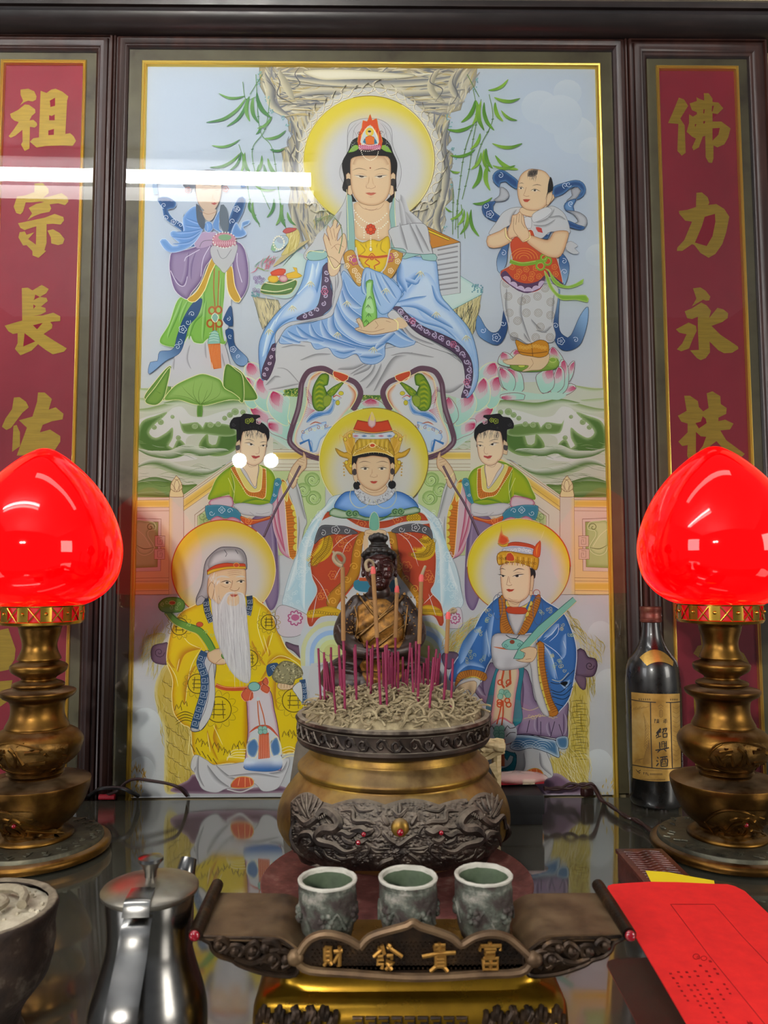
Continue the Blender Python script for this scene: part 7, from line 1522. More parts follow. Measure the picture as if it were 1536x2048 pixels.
# ash
MZ = RIMZ-.001
def moundz(x, y):
    r = math.hypot(x, y)/(RR-.009)
    return MZ+.006+.017*max(0, 1-r*r)+.0025*noise.noise(Vector((x*60, y*60, 1)))-(.006 if r > .97 else 0)
bm = bmesh.new(); rings = []
for i in range(15):
    r = (RR-.0085)*i/14; n = 1 if i == 0 else 60
    rings.append([bm.verts.new((r*math.cos(2*PI*k/n), r*math.sin(2*PI*k/n), moundz(r*math.cos(2*PI*k/n), r*math.sin(2*PI*k/n)))) for k in range(n)])
for k in range(60): bm.faces.new((rings[0][0], rings[1][k], rings[1][(k+1) % 60]))
for a_, c_ in zip(rings[1:], rings[2:]):
    for k in range(60): bm.faces.new((a_[k], a_[(k+1) % 60], c_[(k+1) % 60], c_[k]))
rr2 = random.Random(3)
def worm(bm, x, y, z, L, r, rr2, curl_=1.0):
    a = rr2.uniform(0, 2*PI); b2_ = rr2.uniform(-.5, .6); P = []; p = Vector((x, y, z)); da = rr2.uniform(-1.2, 1.2)*curl_
    for s in range(6):
        P.append(p.copy()); p += Vector((math.cos(a)*math.cos(b2_), math.sin(a)*math.cos(b2_), math.sin(b2_)))*L/5; a += da; b2_ += rr2.uniform(-.4, .2)
    tube(bm, P, r, 5)
for i in range(1250):
    a = rr2.uniform(0, 2*PI); r = (RR-.011)*math.sqrt(rr2.random()); x, y = r*math.cos(a), r*math.sin(a)
    worm(bm, x, y, moundz(x, y)+rr2.uniform(-.001, .004), rr2.uniform(.009, .022), rr2.uniform(.0009, .0014), rr2)
for (u, v, rad) in [(635, 1240, .0075), (930, 1215, .009), (1060, 1235, .007), (1120, 1110, .008), (720, 1205, .006)]:
    q = at_z(540+u/3.2, 1050+v/3.2, MZ+.014)-CC; tube(bm, [q+Vector((rad*math.cos(s*.6), -.002+.002*math.sin(s), rad*math.sin(s*.6)+s*.0002)) for s in range(9)], .0013, 6)
o = obj('incense_ash', bm, ASHM); o.location = CC; tag(o, 'heap of pale curled incense ash filling the bronze burner', 'ash', kind='stuff')
# sticks
MAG = mat('magenta_bamboo', '780a3a', .6); TAN = mat('sandalwood_paste', '8a643a', .85); ASHS = mat('grey_burnt_ash', '8c7a60', .95); CORAL = mat('coral_ember', 'c8504c', .7)
def zz(u, v): return 540+u/3.2, 1050+v/3.2
stubs = [(308, 765, 325, 1130), (345, 790, 350, 1135), (390, 760, 395, 1100), (385, 800, 420, 1190), (440, 745, 450, 1100), (445, 830, 465, 1140), (545, 740, 555, 1170), (538, 760, 548, 1130), (620, 715, 625, 1100), (645, 770, 645, 1140), (657, 745, 655, 1090), (722, 790, 728, 1130), (735, 745, 750, 1190), (748, 740, 745, 1130), (765, 850, 775, 1070), (780, 790, 785, 1130), (790, 880, 780, 1130), (820, 785, 820, 1140), (850, 820, 850, 1110), (900, 730, 870, 1110), (905, 760, 918, 1150), (935, 720, 930, 1130), (960, 880, 965, 1100), (1017, 750, 1010, 1080), (1050, 820, 1018, 1195), (1068, 770, 1030, 1130), (1090, 800, 1070, 1075), (1078, 830, 1050, 1090), (1125, 860, 1125, 1100), (1172, 830, 1157, 1170), (700, 850, 700, 1150), (760, 780, 762, 1100), (465, 900, 470, 1120), (405, 880, 410, 1100), (360, 850, 390, 1100), (870, 900, 865, 1080), (985, 860, 980, 1080), (1000, 830, 1005, 1070), (775, 820, 770, 1110), (740, 860, 738, 1140), (480, 780, 470, 1110), (350, 830, 372, 1120)]
for i, (u0, v0, u1, v1) in enumerate(stubs):
    b0 = at_z(*zz(u1, v1), MZ+.013); tp = at_y(*zz(u0, v0), b0.y+rr2.uniform(-.004, .004)); dr = (b0-tp).normalized()
    bm = bmesh.new(); tube(bm, [Vector(), tp-b0], .00125, 6); bmesh.ops.translate(bm, verts=bm.verts, vec=dr*.004)
    o = obj('incense_stub', bm, MAG); o.location = b0; tag(o, 'burnt-out magenta incense stub standing in the ash of the bronze burner', 'incense stick', 'magenta incense stubs')
tall = [(465, 270, 470, 740, 480, 1200, [(465, 265), (430, 250), (405, 215), (420, 180), (455, 185), (475, 215), (460, 245), (430, 225), (398, 165)], 0, 'tallest incense stick, its ash curled in a loop, left of the statue face'),
        (660, 300, 685, 720, 710, 1200, [(655, 275), (625, 290), (612, 250), (628, 225), (655, 235), (665, 270)], 1, 'incense stick with pink tip and hooked ash in front of the statue face'),
        (812, 420, 803, 720, 800, 1110, [(812, 400), (808, 370), (806, 340)], 1, 'shorter incense stick with pink tip and straight ash before the statue chest'),
        (968, 350, 955, 760, 945, 1170, [(968, 335), (980, 300), (996, 262)], 1, 'incense stick with pink tip and leaning ash right of the statue shoulder'),
        (1140, 590, 1130, 820, 1110, 1160, [(1142, 575), (1155, 560), (1185, 556), (1192, 545), (1175, 538), (1150, 560)], 1, 'shortest of the unburnt incense sticks, at the far right with a looped ash')]
for (u0, v0, u1, v1, u2, v2, cur, cor, lab) in tall:
    b0 = at_z(*zz(u2, v2), MZ+.013); Yb = b0.y; t = thing('incense_stick', b0, lab, 'incense stick', 'unburnt incense sticks')
    m0 = at_y(*zz(u1, v1), Yb)-b0; t0_ = at_y(*zz(u0, v0), Yb)-b0
    bm = bmesh.new(); tube(bm, [-m0.normalized()*.004, m0], .00135, 6); obj('handle', bm, MAG, t)
    bm = bmesh.new(); tube(bm, [m0, t0_], .0022, 8); obj('incense_paste', bm, TAN, t)
    cc_ = crv([at_y(*zz(*c), Yb)-b0 for c in cur], 4); cc_ = [p+Vector((0, .0005*i, 0)) for i, p in enumerate(cc_)]
    bm = bmesh.new(); tube(bm, cc_, [.002*(1-.35*i/len(cc_)) for i in range(len(cc_))], 7); obj('curled_ash', bm, ASHS, t)
    if cor:
        bm = bmesh.new(); up_ = (t0_-m0).normalized(); tube(bm, [t0_-up_*.002, t0_+up_*.002, t0_+up_*.0055], [.0026, .0027, .0017], 8); obj('ember_tip', bm, CORAL, t)

# ================================================================ STATUE
SY = -.102
def SP(u, v, dy=0.0): return at_y(540+u/3.2, 1050+v/3.2, SY+dy)
sb = SP(712, 1110); s0 = Vector((sb.x, SY, sb.z)); px2m = (s0-CAM).dot(FW)/FPX/3.2
t = thing('seated_statue', s0, 'dark gilded wooden statue of a seated meditating figure behind the incense burner', 'statue')
def L_(u, v, dy=0.0): return SP(u, v, dy)-s0
def fuse(name, build, mat_, voxel, parent, smooth_it=3):
    bm = bmesh.new(); build(bm); o = obj(name, bm, mat_, None); md = o.modifiers.new('r', 'REMESH'); md.mode = 'VOXEL'; md.voxel_size = voxel
    ms = o.modifiers.new('s', 'SMOOTH'); ms.iterations = smooth_it; ms.factor = .5
    dg = bpy.context.evaluated_depsgraph_get(); me = bpy.data.meshes.new_from_object(o.evaluated_get(dg)); bpy.data.objects.remove(o)
    me.polygons.foreach_set('use_smooth', [True]*len(me.polygons)); me.name = name
    if not me.materials: me.materials.append(mat_)
    o = bpy.data.objects.new(name, me); link(o, parent); return o
k = px2m
def rB(bm, u, v, ru, rv, rd, dy=0.0, M=None): ball(bm, L_(u, v, dy), (ru*k, rd*k, rv*k), 24, 16, M)
def limb(bm, pts, rs):
    P = [L_(*p) for p in pts]; Q = crv(P, 5); n = len(Q); R_ = [rs[min(int(i/(n-1)*(len(rs)-1)), len(rs)-2)]*(1-((i/(n-1)*(len(rs)-1)) % 1 if i < n-1 else 1))+rs[min(int(i/(n-1)*(len(rs)-1)), len(rs)-2)+1]*((i/(n-1)*(len(rs)-1)) % 1 if i < n-1 else 1) for i in range(n)]
    tube(bm, Q, [r*k for r in R_], 16)
    ball(bm, Q[0], R_[0]*k, 14, 10); ball(bm, Q[-1], R_[-1]*k, 14, 10)
SD = worn('dark_lacquered_figure', [(.3, '1c1210'), (.55, '2e201a'), (.8, '4c3624')], (.25, .5), .25, 40, .3, .0006, 7, dust=(1.5, 1.9, .35), dustcol='7c6c58')
SF = worn('dark_red_lacquer_face', [(.3, '1e0c0a'), (.7, '3a1612')], (.2, .35), .1, 30, .1, .0004)
SG = worn('worn_gilding', [(.28, '2a1c12'), (.42, '6a481e'), (.58, '986a2a'), (.75, '5c3e1c')], (.35, .6), .6, 110, .4, .0006, 9, dust=(1.5, 1.9, .4), dustcol='6c5c44')
def bodyb(bm):
    rB(bm, 700, 700, 200, 300, 120, .012); rB(bm, 700, 560, 190, 120, 100, .012); rB(bm, 700, 480, 130, 52, 76, .012)
    rB(bm, 700, 430, 75, 70, 62, .006)
    limb(bm, [(560, 500, .012), (500, 600, .010), (470, 700, -.006), (530, 785, -.03), (640, 815, -.045)], [58, 68, 66, 54, 40])
    limb(bm, [(850, 500, .012), (905, 600, .010), (936, 700, -.006), (880, 785, -.03), (770, 815, -.045)], [58, 68, 66, 54, 40])
    limb(bm, [(560, 900, 0), (430, 950, -.012), (410, 990, -.03), (560, 1010, -.05), (720, 1000, -.052)], [110, 86, 80, 72, 60])
    limb(bm, [(860, 900, 0), (990, 950, -.012), (1010, 990, -.03), (860, 1010, -.05), (700, 1000, -.052)], [110, 86, 80, 72, 60])
    rB(bm, 705, 980, 330, 110, 170, -.005)
    for (a, r) in [([(430, 640, -.012), (470, 700, -.02), (560, 720, -.03)], 14), ([(420, 700, -.015), (450, 760, -.028), (560, 770, -.04)], 14), ([(980, 640, -.012), (940, 700, -.02), (860, 720, -.03)], 14), ([(990, 700, -.015), (960, 760, -.028), (850, 770, -.04)], 14), ([(400, 900, -.03), (480, 880, -.044), (560, 900, -.05)], 13), ([(380, 960, -.035), (480, 930, -.055), (580, 960, -.06)], 13), ([(1020, 900, -.03), (930, 880, -.044), (850, 900, -.05)], 13), ([(1040, 960, -.035), (930, 930, -.055), (840, 960, -.06)], 13)]:
        tube(bm, crv([L_(*p) for p in a], 4), r*k, 8)
body = fuse('robed_body', bodyb, SD, .0016, t, 2)
def headb(bm):
    rB(bm, 700, 290, 98, 118, 92, .0); rB(bm, 700, 350, 74, 72, 70, -.004); rB(bm, 700, 384, 34, 24, 28, -.016)
    rB(bm, 700, 430, 58, 70, 50, .004)
    tube(bm, crv([L_(697, 235, -.0265), L_(696, 270, -.03), L_(695, 300, -.0345)], 3), [8*k, 9*k, 10*k, 11*k, 13*k, 14*k, 15*k], 10); rB(bm, 680, 306, 9, 8, 9, -.030); rB(bm, 712, 306, 9, 8, 9, -.030)
    for s in (-1, 1):
        tube(bm, crv([L_(700+s*22, 232, -.0285), L_(700+s*48, 220, -.027), L_(700+s*78, 234, -.021)], 4), 6*k, 8)
        rB(bm, 700+s*44, 258, 27, 14, 14, -.0225)
        tube(bm, crv([L_(700+s*20, 266, -.0285), L_(700+s*46, 272, -.0275), L_(700+s*72, 262, -.022)], 4), 3.4*k, 6)
        rB(bm, 700+s*104, 250, 12, 52, 22, .004); rB(bm, 700+s*104, 310, 13, 26, 16, .004); rB(bm, 700+s*50, 320, 26, 26, 18, -.0185)
    tube(bm, crv([L_(672, 340, -.027), L_(697, 334, -.0305), L_(722, 340, -.027)], 4), 6*k, 8); tube(bm, crv([L_(678, 352, -.027), L_(697, 356, -.0295), L_(716, 352, -.027)], 4), 7*k, 8)
fuse('head', headb, SF, .0007, t, 1)
def hairb(bm):
    rB(bm, 695, 205, 108, 84, 104, .012)
    for i in range(9):
        a = PI*(.02+.96*i/8); rB(bm, 697+98*math.cos(a), 196-34*math.sin(a), 19, 17, 22, -.0235*math.sin(a)+.002)
    rB(bm, 695, 132, 66, 15, 56, .006); rB(bm, 693, 92, 60, 38, 50, .006)
    for i in range(5): rB(bm, 645+i*24, 84-16*math.sin(i*.8), 17, 22, 26, -.004)
hair = fuse('hair', hairb, worn('black_hair_lacquer', [(.3, '151211'), (.7, '2a2522')], (.35, .55), .1, 50, .5, .0008, 7), .0012, t, 1)
def goldb(bm):
    n1 = []
    for j in range(15):
        v = 470+j*24; hwid = 150+20*math.sin(j/14*PI) if j > 2 else 90+j*25
        for i in range(13):
            x = -1+2*i/12; u = 700+hwid*x; dy = -.030-.006*(1-x*x)-.0035*math.sin((v*.02-x*2.6)*3)-.010*(j/14)
            n1.append(bm.verts.new(L_(u, v, dy)))
    for j in range(14):
        for i in range(12): bm.faces.new((n1[j*13+i], n1[j*13+i+1], n1[(j+1)*13+i+1], n1[(j+1)*13+i]))
# chest drapery: sheet projected on the fused body
bpy.context.view_layer.update()
from mathutils.bvhtree import BVHTree
bt = BVHTree.FromPolygons([v.co.copy() for v in body.data.vertices], [tuple(p.vertices) for p in body.data.polygons])
def onb(u, v, lift):
    d = ray(540+u/3.2, 1050+v/3.2); h = bt.ray_cast(CAM-s0, d); 
    return (h[0] if h[0] is not None else L_(u, v, -.03))-d*lift
def drape(name, poly, mat_, lift, parent, nu=22, nv=26, wav=None):
    bm = bmesh.new(); L, Rr = poly; g = []
    for j in range(nv+1):
        q = j/nv*(len(L)-1); a = min(int(q), len(L)-2); f = q-a
        l = (L[a][0]*(1-f)+L[a+1][0]*f, L[a][1]*(1-f)+L[a+1][1]*f); r = (Rr[a][0]*(1-f)+Rr[a+1][0]*f, Rr[a][1]*(1-f)+Rr[a+1][1]*f)
        for i in range(nu+1):
            s = i/nu; u, v = l[0]*(1-s)+r[0]*s, l[1]*(1-s)+r[1]*s; e = min(1, i/2, (nu-i)/2, j/2, (nv-j)/2)
            g.append(bm.verts.new(onb(u, v, lift*e-.0006*(1-e)+(wav(u, v) if wav else 0)*e)))
    for j in range(nv):
        for i in range(nu): bm.faces.new((g[j*(nu+1)+i], g[j*(nu+1)+i+1], g[(j+1)*(nu+1)+i+1], g[(j+1)*(nu+1)+i]))
    return obj(name, bm, mat_, parent)
fold = lambda u, v: .0016*math.sin((v+u*.62)*.052)
drape('gilded_chest_cloth', ([(640, 470), (560, 520), (545, 620), (550, 700), (590, 760), (620, 790)], [(740, 470), (810, 520), (860, 600), (865, 700), (850, 760), (830, 790)]), SG, .0025, t, 40, 50, fold)
drape('gilded_apron', ([(600, 850), (570, 900), (590, 960), (620, 1020), (640, 1080)], [(850, 850), (870, 900), (850, 960), (820, 1020), (800, 1080)]), SG, .003, t, 30, 30, lambda u, v: .0012*math.sin(v*.09+((u-720)**2)*.0005))
bm = bmesh.new()
for p, r in [('560 440 620 520 690 610 690 615', 8), ('860 440 800 520 700 600 560 720', 9), ('600 440 650 510 700 580', 5), ('830 430 770 520 700 590', 5), ('840 600 700 690 600 780', 7), ('860 640 760 720 660 800', 6), ('550 700 640 650 700 610', 6), ('540 520 560 620 545 720', 5), ('880 520 870 620 860 720', 5)]:
    tube(bm, [onb(u, v, .0036) for u, v in A.smooth(Art.parse(p), False, 14)], r*k, 7)
for i in range(60):
    u = rr2.choice((rr2.uniform(480, 560), rr2.uniform(850, 930))); v = rr2.uniform(460, 700); q = onb(u, v, .0012); ball(bm, q, 6*k, 6, 4)
obj('robe_trim', bm, worn('gilded_trim', [(.3, '33241a'), (.6, '7c5a2c'), (.8, 'a87c3a')], (.3, .5), .7, 60, .3, .0004), t)
# hands laid in the lap
bm = bmesh.new()
def handb(bm):
    for s in (1, -1):
        rB(bm, 700+s*50, 828, 46, 20, 34, -.056)
        for f in range(4):
            a = [(700+s*40, 818+f*9, -.062-.002*f), (700-s*5, 822+f*9, -.068-.002*f), (700-s*42, 826+f*8, -.066-.002*f)]
            tube(bm, crv([L_(*p) for p in a], 4), 7.5*k, 8)
        tube(bm, crv([L_(700+s*60, 815, -.062), L_(700+s*36, 796, -.068), L_(700+s*6, 792, -.07)], 4), 8*k, 8)
fuse('folded_hands', handb, SF, .0008, t, 1)
# pedestal
STONE = worn('grey_brown_pedestal', [(.3, '4c453c'), (.7, '6c6254')], (.5, .8), 0, 30, .2, .0006)
pz = s0.z-.004
bm = bmesh.new(); xl0, xl1 = at_y(592, 1484, SY-.043).x, at_y(566, 1570, SY-.043).x; xr0, xr1 = 2*s0.x-xl0, 2*s0.x-xl1
zt_ = at_y(600, 1483, SY-.03).z
vsd = [(xl1, SY-.045, 0), (xr1, SY-.045, 0), (xr1, SY+.042, 0), (xl1, SY+.042, 0), (xl0, SY-.045, zt_), (xr0, SY-.045, zt_), (xr0, SY+.042, zt_), (xl0, SY+.042, zt_)]
vv = [bm.verts.new(p) for p in vsd]
for f in [(0, 1, 5, 4), (1, 2, 6, 5), (2, 3, 7, 6), (3, 0, 4, 7), (4, 5, 6, 7), (3, 2, 1, 0)]: bm.faces.new([vv[i] for i in f])
ped = tag(obj('pedestal', bm, STONE, smooth=False), 'tapered grey-brown pedestal under the seated statue, behind the incense burner', 'pedestal')
bm = bmesh.new(); sh_ = pz+.0-zt_
lathe(bm, [(.066, 0), (.068, .004), (.064, .01), (.068, sh_-.008), (.066, sh_-.002), (.0002, sh_-.001)], 48, fr=lambda a, z: 1/ (1-.25*abs(math.sin(a))**2) if 0 else 1)
o = obj('round_plinth', bm, SD); o.location = (s0.x, SY, zt_); tag(o, 'dark round plinth between the seated statue and its pedestal', 'plinth')
# pale wooden slats beside the censer
PALE = worn('pale_bare_wood', [(.3, 'b09a6c'), (.7, 'd8c698')], (.5, .7), 0, 30, .2, .0004, stretch=(1, 1, 8))
TC = (920, 1440, 7.68); YF = -.16
t = thing('wooden_fan', at_z(985, 1600, 0)*0+Vector((at_y(975, 1500, YF).x, YF, 0)), 'pale slatted wooden ornament between the incense burner and the blue robed figure', 'ornament')
org = t.location.copy()
def fa(u, v, dy=0): return at_y(TC[0]+u/TC[2], TC[1]+v/TC[2], YF+dy)-org
for i, (pts, rs) in enumerate([([(260, 400), (420, 370), (560, 400), (690, 420)], [4, 9, 12, 8]), ([(300, 560), (340, 470), (420, 440), (560, 420)], [2, 7, 9, 8]), ([(380, 600), (460, 560), (560, 500), (680, 470)], [5, 6, 7, 6]), ([(260, 480), (340, 520), (430, 500), (560, 470)], [5, 6, 6, 6]), ([(420, 300), (560, 310), (680, 330)], [3, 5, 3])]):
    bm = bmesh.new(); P = crv([fa(*p, .002*i) for p in pts], 4); n = len(P)
    tube(bm, P, [(.0006*(rs[min(int(j/(n-1)*(len(rs)-1)), len(rs)-1)])) for j in range(n)], 8); obj('slat', bm, PALE, t)
bm = bmesh.new(); vv = [bm.verts.new(fa(*p)) for p in [(440, 690), (540, 640), (600, 860), (560, 900), (500, 800)]]; vb = [bm.verts.new(fa(*p, .008)) for p in [(440, 690), (540, 640), (600, 860), (560, 900), (500, 800)]]
bm.faces.new(vv); bm.faces.new(vb[::-1])
for i in range(5): bm.faces.new((vv[i], vb[i], vb[(i+1) % 5], vv[(i+1) % 5]))
obj('slat', bm, PALE, t)
bm = bmesh.new(); tube(bm, [fa(560, 480, .012), fa(560, 900, .012), Vector((fa(560, 900).x, .012, 0))], .006, 8); obj('post', bm, PALE, t)
# black box with a packet
bx0, bx1 = at_z(1000, 1652, 0), at_z(1094, 1650, 0)
t = thing('black_box', ((bx0.x+bx1.x)/2-.02, -.095, 0), 'small matt black box right of the incense burner with a red packet on it', 'box')
BLK = mat('matt_black_card', '0a0a0b', .45)
bm = bmesh.new(); hgt = at_y(1094, 1590, bx1.y+.0).z; box(bm, (0, 0, hgt*.42), ((bx1.x-bx0.x)+.03, .085, hgt*.84), bev=.001); obj('tray', bm, BLK, t)
bm = bmesh.new(); box(bm, (.0, 0, hgt*.68), ((bx1.x-bx0.x)+.034, .089, hgt*.64), bev=.001); obj('lid', bm, BLK, t)
def film(nt, b_): b_.inputs['Alpha'].default_value = .45
PLAS = mat('clear_film', 'e0c8c0', .12, 0, .8, build=film)
pk0 = at_z(1005, 1580, hgt+.008); t = thing('incense_packet', (at_z(1045, 1582, hgt).x, -.09, hgt+.001), 'red incense packet in clear film lying on the black box', 'packet')
bm = bmesh.new(); box(bm, (0, 0, .005), (.066, .02, .008), .1, bev=.002); obj('red_packet', bm, mat('printed_red', 'a8202c', .5), t)
bm = bmesh.new(); box(bm, (.012, -.0104, .005), (.016, .001, .006), .1); box(bm, (-.018, -.0098, .006), (.012, .001, .004), .1); obj('white_label', bm, mat('cream_print', 'd8c8a8', .5), t)
bm = bmesh.new(); ball(bm, (0, 0, .008), (.040, .018, .0075), 24, 12)
for v_ in bm.verts: v_.co += Vector((0, 0, .0016*noise.noise(v_.co*160))); v_.co.z = max(v_.co.z, .0003)
obj('clear_wrapper', bm, PLAS, t)

# ================================================================ BOTTLE
BY = -.056; axb = lambda y: 1300+(y-1213)*.031
BP_ = [(17, 1244), (18, 1256), (21, 1275), (27, 1292), (36, 1306), (46, 1320), (51, 1338), (53, 1365), (53.5, 1400), (53, 1500), (52, 1560), (51.5, 1596), (47, 1606)]
bp = pprof(BP_, axb, BY); zlow = bp[-1][1]; bp = [(r, .002+(z-zlow)*(bp[0][1]-.002)/(bp[0][1]-zlow)) for r, z in bp]
BX = at_y(axb(1600), 1600, BY).x; BC = Vector((BX, BY, 0)); BPR = sprof(bp, 4)
t = thing('wine_bottle', BC, 'dark green glass rice wine bottle with a gold label between painting and right lamp', 'bottle')
def bgl(nt, b_):
    n = nz(nt, 20, 8); r = ramp(nt, n.outputs[0], [(.3, .12), (.75, .5)]); nt.links.new(r.outputs[0], b_.inputs['Roughness'])
    g = nt.nodes.new('ShaderNodeNewGeometry'); r2 = ramp(nt, n.outputs[0], [(.35, '070808'), (.75, '1c1a18')]); nt.links.new(r2.outputs[0], b_.inputs['Base Color'])
bm = bmesh.new(); rg_ = lathe(bm, BPR, 64); cap(bm, rg_[-1]); obj('glass_body', bm, mat('dusty_dark_glass', '0c0d0c', .2, 0, .6, .3, build=bgl), t)
cz0, cz1 = at_y(1300, 1243, BY).z, at_y(1300, 1213, BY).z; cr = 21.5/FPX*(BC-CAM).dot(FW)
bm = bmesh.new(); lathe(bm, [(cr*.9, cz0-.001), (cr, cz0), (cr*1.02, cz0+.003), (cr*.96, cz0+.004), (cr*1.0, cz0+.008), (cr*.96, cz0+.009), (cr*.97, cz1-.006), (cr*1.01, cz1-.005), (cr*1.0, cz1-.001), (cr*.9, cz1), (.0002, cz1)], 48); obj('screw_cap', bm, worn('maroon_cap', [(.3, '3c1a14'), (.6, '6c3428'), (.8, '8c6a50')], (.3, .5), .5, 60, .2, .0003), t)
LABG = worn('gilt_paper_label', [(.3, '8c6424'), (.5, 'b8924a'), (.7, 'cdb074')], (.3, .5), .45, 18, .05, .0002)
TBz = (1240, 1200, 4.878)
def patch(poly_rows, lift, mat_, name, par):
    bm = bmesh.new(); g = []
    nu = 24
    for (l, r) in poly_rows:
        g.append([bm.verts.new(hit(TBz[0]+(l[0]*(1-s/nu)+r[0]*s/nu)/TBz[2], TBz[1]+(l[1]*(1-s/nu)+r[1]*s/nu+(r[2] if len(r) > 2 else 0)*4*(s/nu)*(1-s/nu))/TBz[2], BC, BPR, lift)[0]) for s in range(nu+1)])
    for a_, c_ in zip(g, g[1:]):
        for i in range(nu): bm.faces.new((a_[i], a_[i+1], c_[i+1], c_[i]))
    return obj(name, bm, mat_, par)
lab = patch([((112, 898), (580, 912, 10)), ((116, 1100), (582, 1110, 14)), ((119, 1300), (586, 1310, 20)), ((122, 1500), (590, 1510, 24)), ((126, 1735), (594, 1745, 30))], .0004, LABG, 'front_label', t)
nk = patch([((195, 560), (515, 600, -95)), ((222, 595), (515, 620, -85)), ((265, 640), (510, 645, -40))], .0009, worn('gold_neck_label', [(.3, '8c6a2c'), (.6, 'c09a4c')], (.25, .4), .7, 40, .1, .0002), 'neck_label', t)
INKM = mat('label_ink', '1c120e', .6); INK2 = mat('label_line_print', '7c5c28', .6)
def ln(bm, p, w, lift=.0008):
    P = A.smooth(Art.parse(p), False, 22); Q = [hit(TBz[0]+u/TBz[2], TBz[1]+v/TBz[2], BC, BPR, lift)[0] for u, v in P]
    for i in range(len(Q)-1):
        d = (Q[i+1]-Q[i]).normalized(); o_ = Vector((Q[i].x, Q[i].y, 0)).normalized(); sd = d.cross(o_)*w*.5*.00015
        bm.faces.new([bm.verts.new(x) for x in (Q[i]-sd, Q[i]+sd, Q[i+1]+sd, Q[i+1]-sd)])
bm = bmesh.new()
for p in ['116 972 230 990 350 998', '445 998 520 998 584 992', '298 1000 302 1300 312 1635', '490 1000 498 1300 508 1640', '124 1608 300 1636 460 1645 592 1632']: ln(bm, p, 8)
# 绍興酒 brush characters, 陳年, small print
for p, w in [('395 1250 355 1300', 12), ('355 1300 400 1285', 9), ('400 1260 350 1330', 9), ('352 1345 400 1325', 8), ('372 1300 378 1338', 8), ('410 1262 455 1250 440 1285', 10), ('430 1258 412 1300', 9), ('418 1305 420 1340 455 1335 458 1298 418 1305', 9),
             ('385 1385 388 1450', 9), ('450 1375 448 1448', 9), ('405 1380 408 1440', 7), ('408 1382 432 1380 430 1440', 7), ('408 1402 432 1400', 6), ('345 1465 410 1455 475 1440', 11), ('390 1462 365 1485', 9), ('430 1458 450 1475', 9), ('385 1405 395 1405', 6), ('385 1425 395 1425', 6), ('436 1400 450 1400', 6), ('436 1420 450 1420', 6),
             ('362 1530 374 1545', 10), ('355 1565 370 1575', 10), ('355 1620 375 1590', 11), ('390 1535 460 1525', 10), ('398 1560 400 1625', 9), ('398 1558 460 1550 458 1622', 9), ('400 1622 458 1618', 8), ('415 1535 415 1580 402 1590', 7), ('438 1532 438 1580 452 1585', 7), ('404 1600 455 1597', 6),
             ('338 1160 338 1200', 4), ('338 1160 350 1165 340 1178', 4), ('355 1170 382 1166', 4), ('368 1158 368 1200', 4), ('357 1180 380 1178 379 1188 357 1190', 3.5), ('366 1190 355 1200', 4), ('370 1190 382 1200', 4), ('425 1165 455 1160', 4), ('420 1178 460 1174', 4), ('418 1192 462 1188', 4), ('442 1160 442 1205', 4), ('428 1180 428 1192', 3.5)]:
    ln(bm, p, w)
for i in range(6): x = 185+i*20; ln(bm, '%g 962 %g 966' % (x, x+12), 3); ln(bm, '%g 970 %g 974' % (x, x+12), 3); ln(bm, '%g 960 %g 978' % (x+6, x+6), 3)
for i in range(4): x = 485+i*20; ln(bm, '%g 966 %g 965' % (x, x+12), 3); ln(bm, '%g 974 %g 973' % (x, x+12), 3); ln(bm, '%g 962 %g 980' % (x+6, x+6), 3)
# T T L and the date line
ln(bm, '228 1682 243 1683', 4); ln(bm, '235 1682 234 1702', 4); ln(bm, '250 1684 265 1685', 4); ln(bm, '257 1684 256 1704', 4); ln(bm, '272 1686 271 1706 284 1707', 4)
for i in range(11): x = 296+i*11; ln(bm, '%g 1690 %g 1706' % (x, x), 2.5); ln(bm, '%g 1692 %g 1692' % (x, x+7), 2.5); ln(bm, '%g 1704 %g 1704' % (x, x+7), 2.5)
for i in range(16): x = 232+i*11; ln(bm, '%g 1662 %g 1664' % (x, x+6), 3)
for i in range(19): x = 218+i*12; ln(bm, '%g 1745 %g 1757' % (x, x+1), 4); 
ln(bm, '160 1652 175 1672 190 1668 205 1658', 6); ln(bm, '175 1672 190 1690 200 1680', 6)
obj('label_writing', bm, INKM, lab)
bm = bmesh.new()
for i in range(11): ln(bm, '%g %g %g %g %g %g' % (225+i*7, 1100+i*30, 255-i*2, 1180+i*25, 285, 1240+i*24), 2.5)
for i in range(9): ln(bm, '%g 1600 %g %g %g %g' % (230+i*7, 240+i*6, 1520-i*22, 285, 1400+i*10), 2.5)
for i in range(12): x = 130+i*12; ln(bm, '%g %g %g %g %g %g' % (x, 1080-i*3, x+10, 1050-6*(i % 3), x+20, 1075-i*3), 2.5)
for i in range(8): ln(bm, '%g 1590 %g 1560 %g 1545' % (140+i*9, 160+i*5, 150+i*14), 2.5)
for i in range(12): ln(bm, '510 %g 545 %g 580 %g' % (1040+i*46, 1060+i*46, 1030+i*46), 2.5)
ln(bm, '370 1040 395 1018 420 1040', 5); ln(bm, '372 1050 385 1060 400 1050 418 1056', 4); ln(bm, '385 1080 400 1070 412 1080 412 1135 398 1145 385 1135 385 1080', 5); ln(bm, '398 1085 398 1130', 4)
obj('label_pattern', bm, INK2, lab)

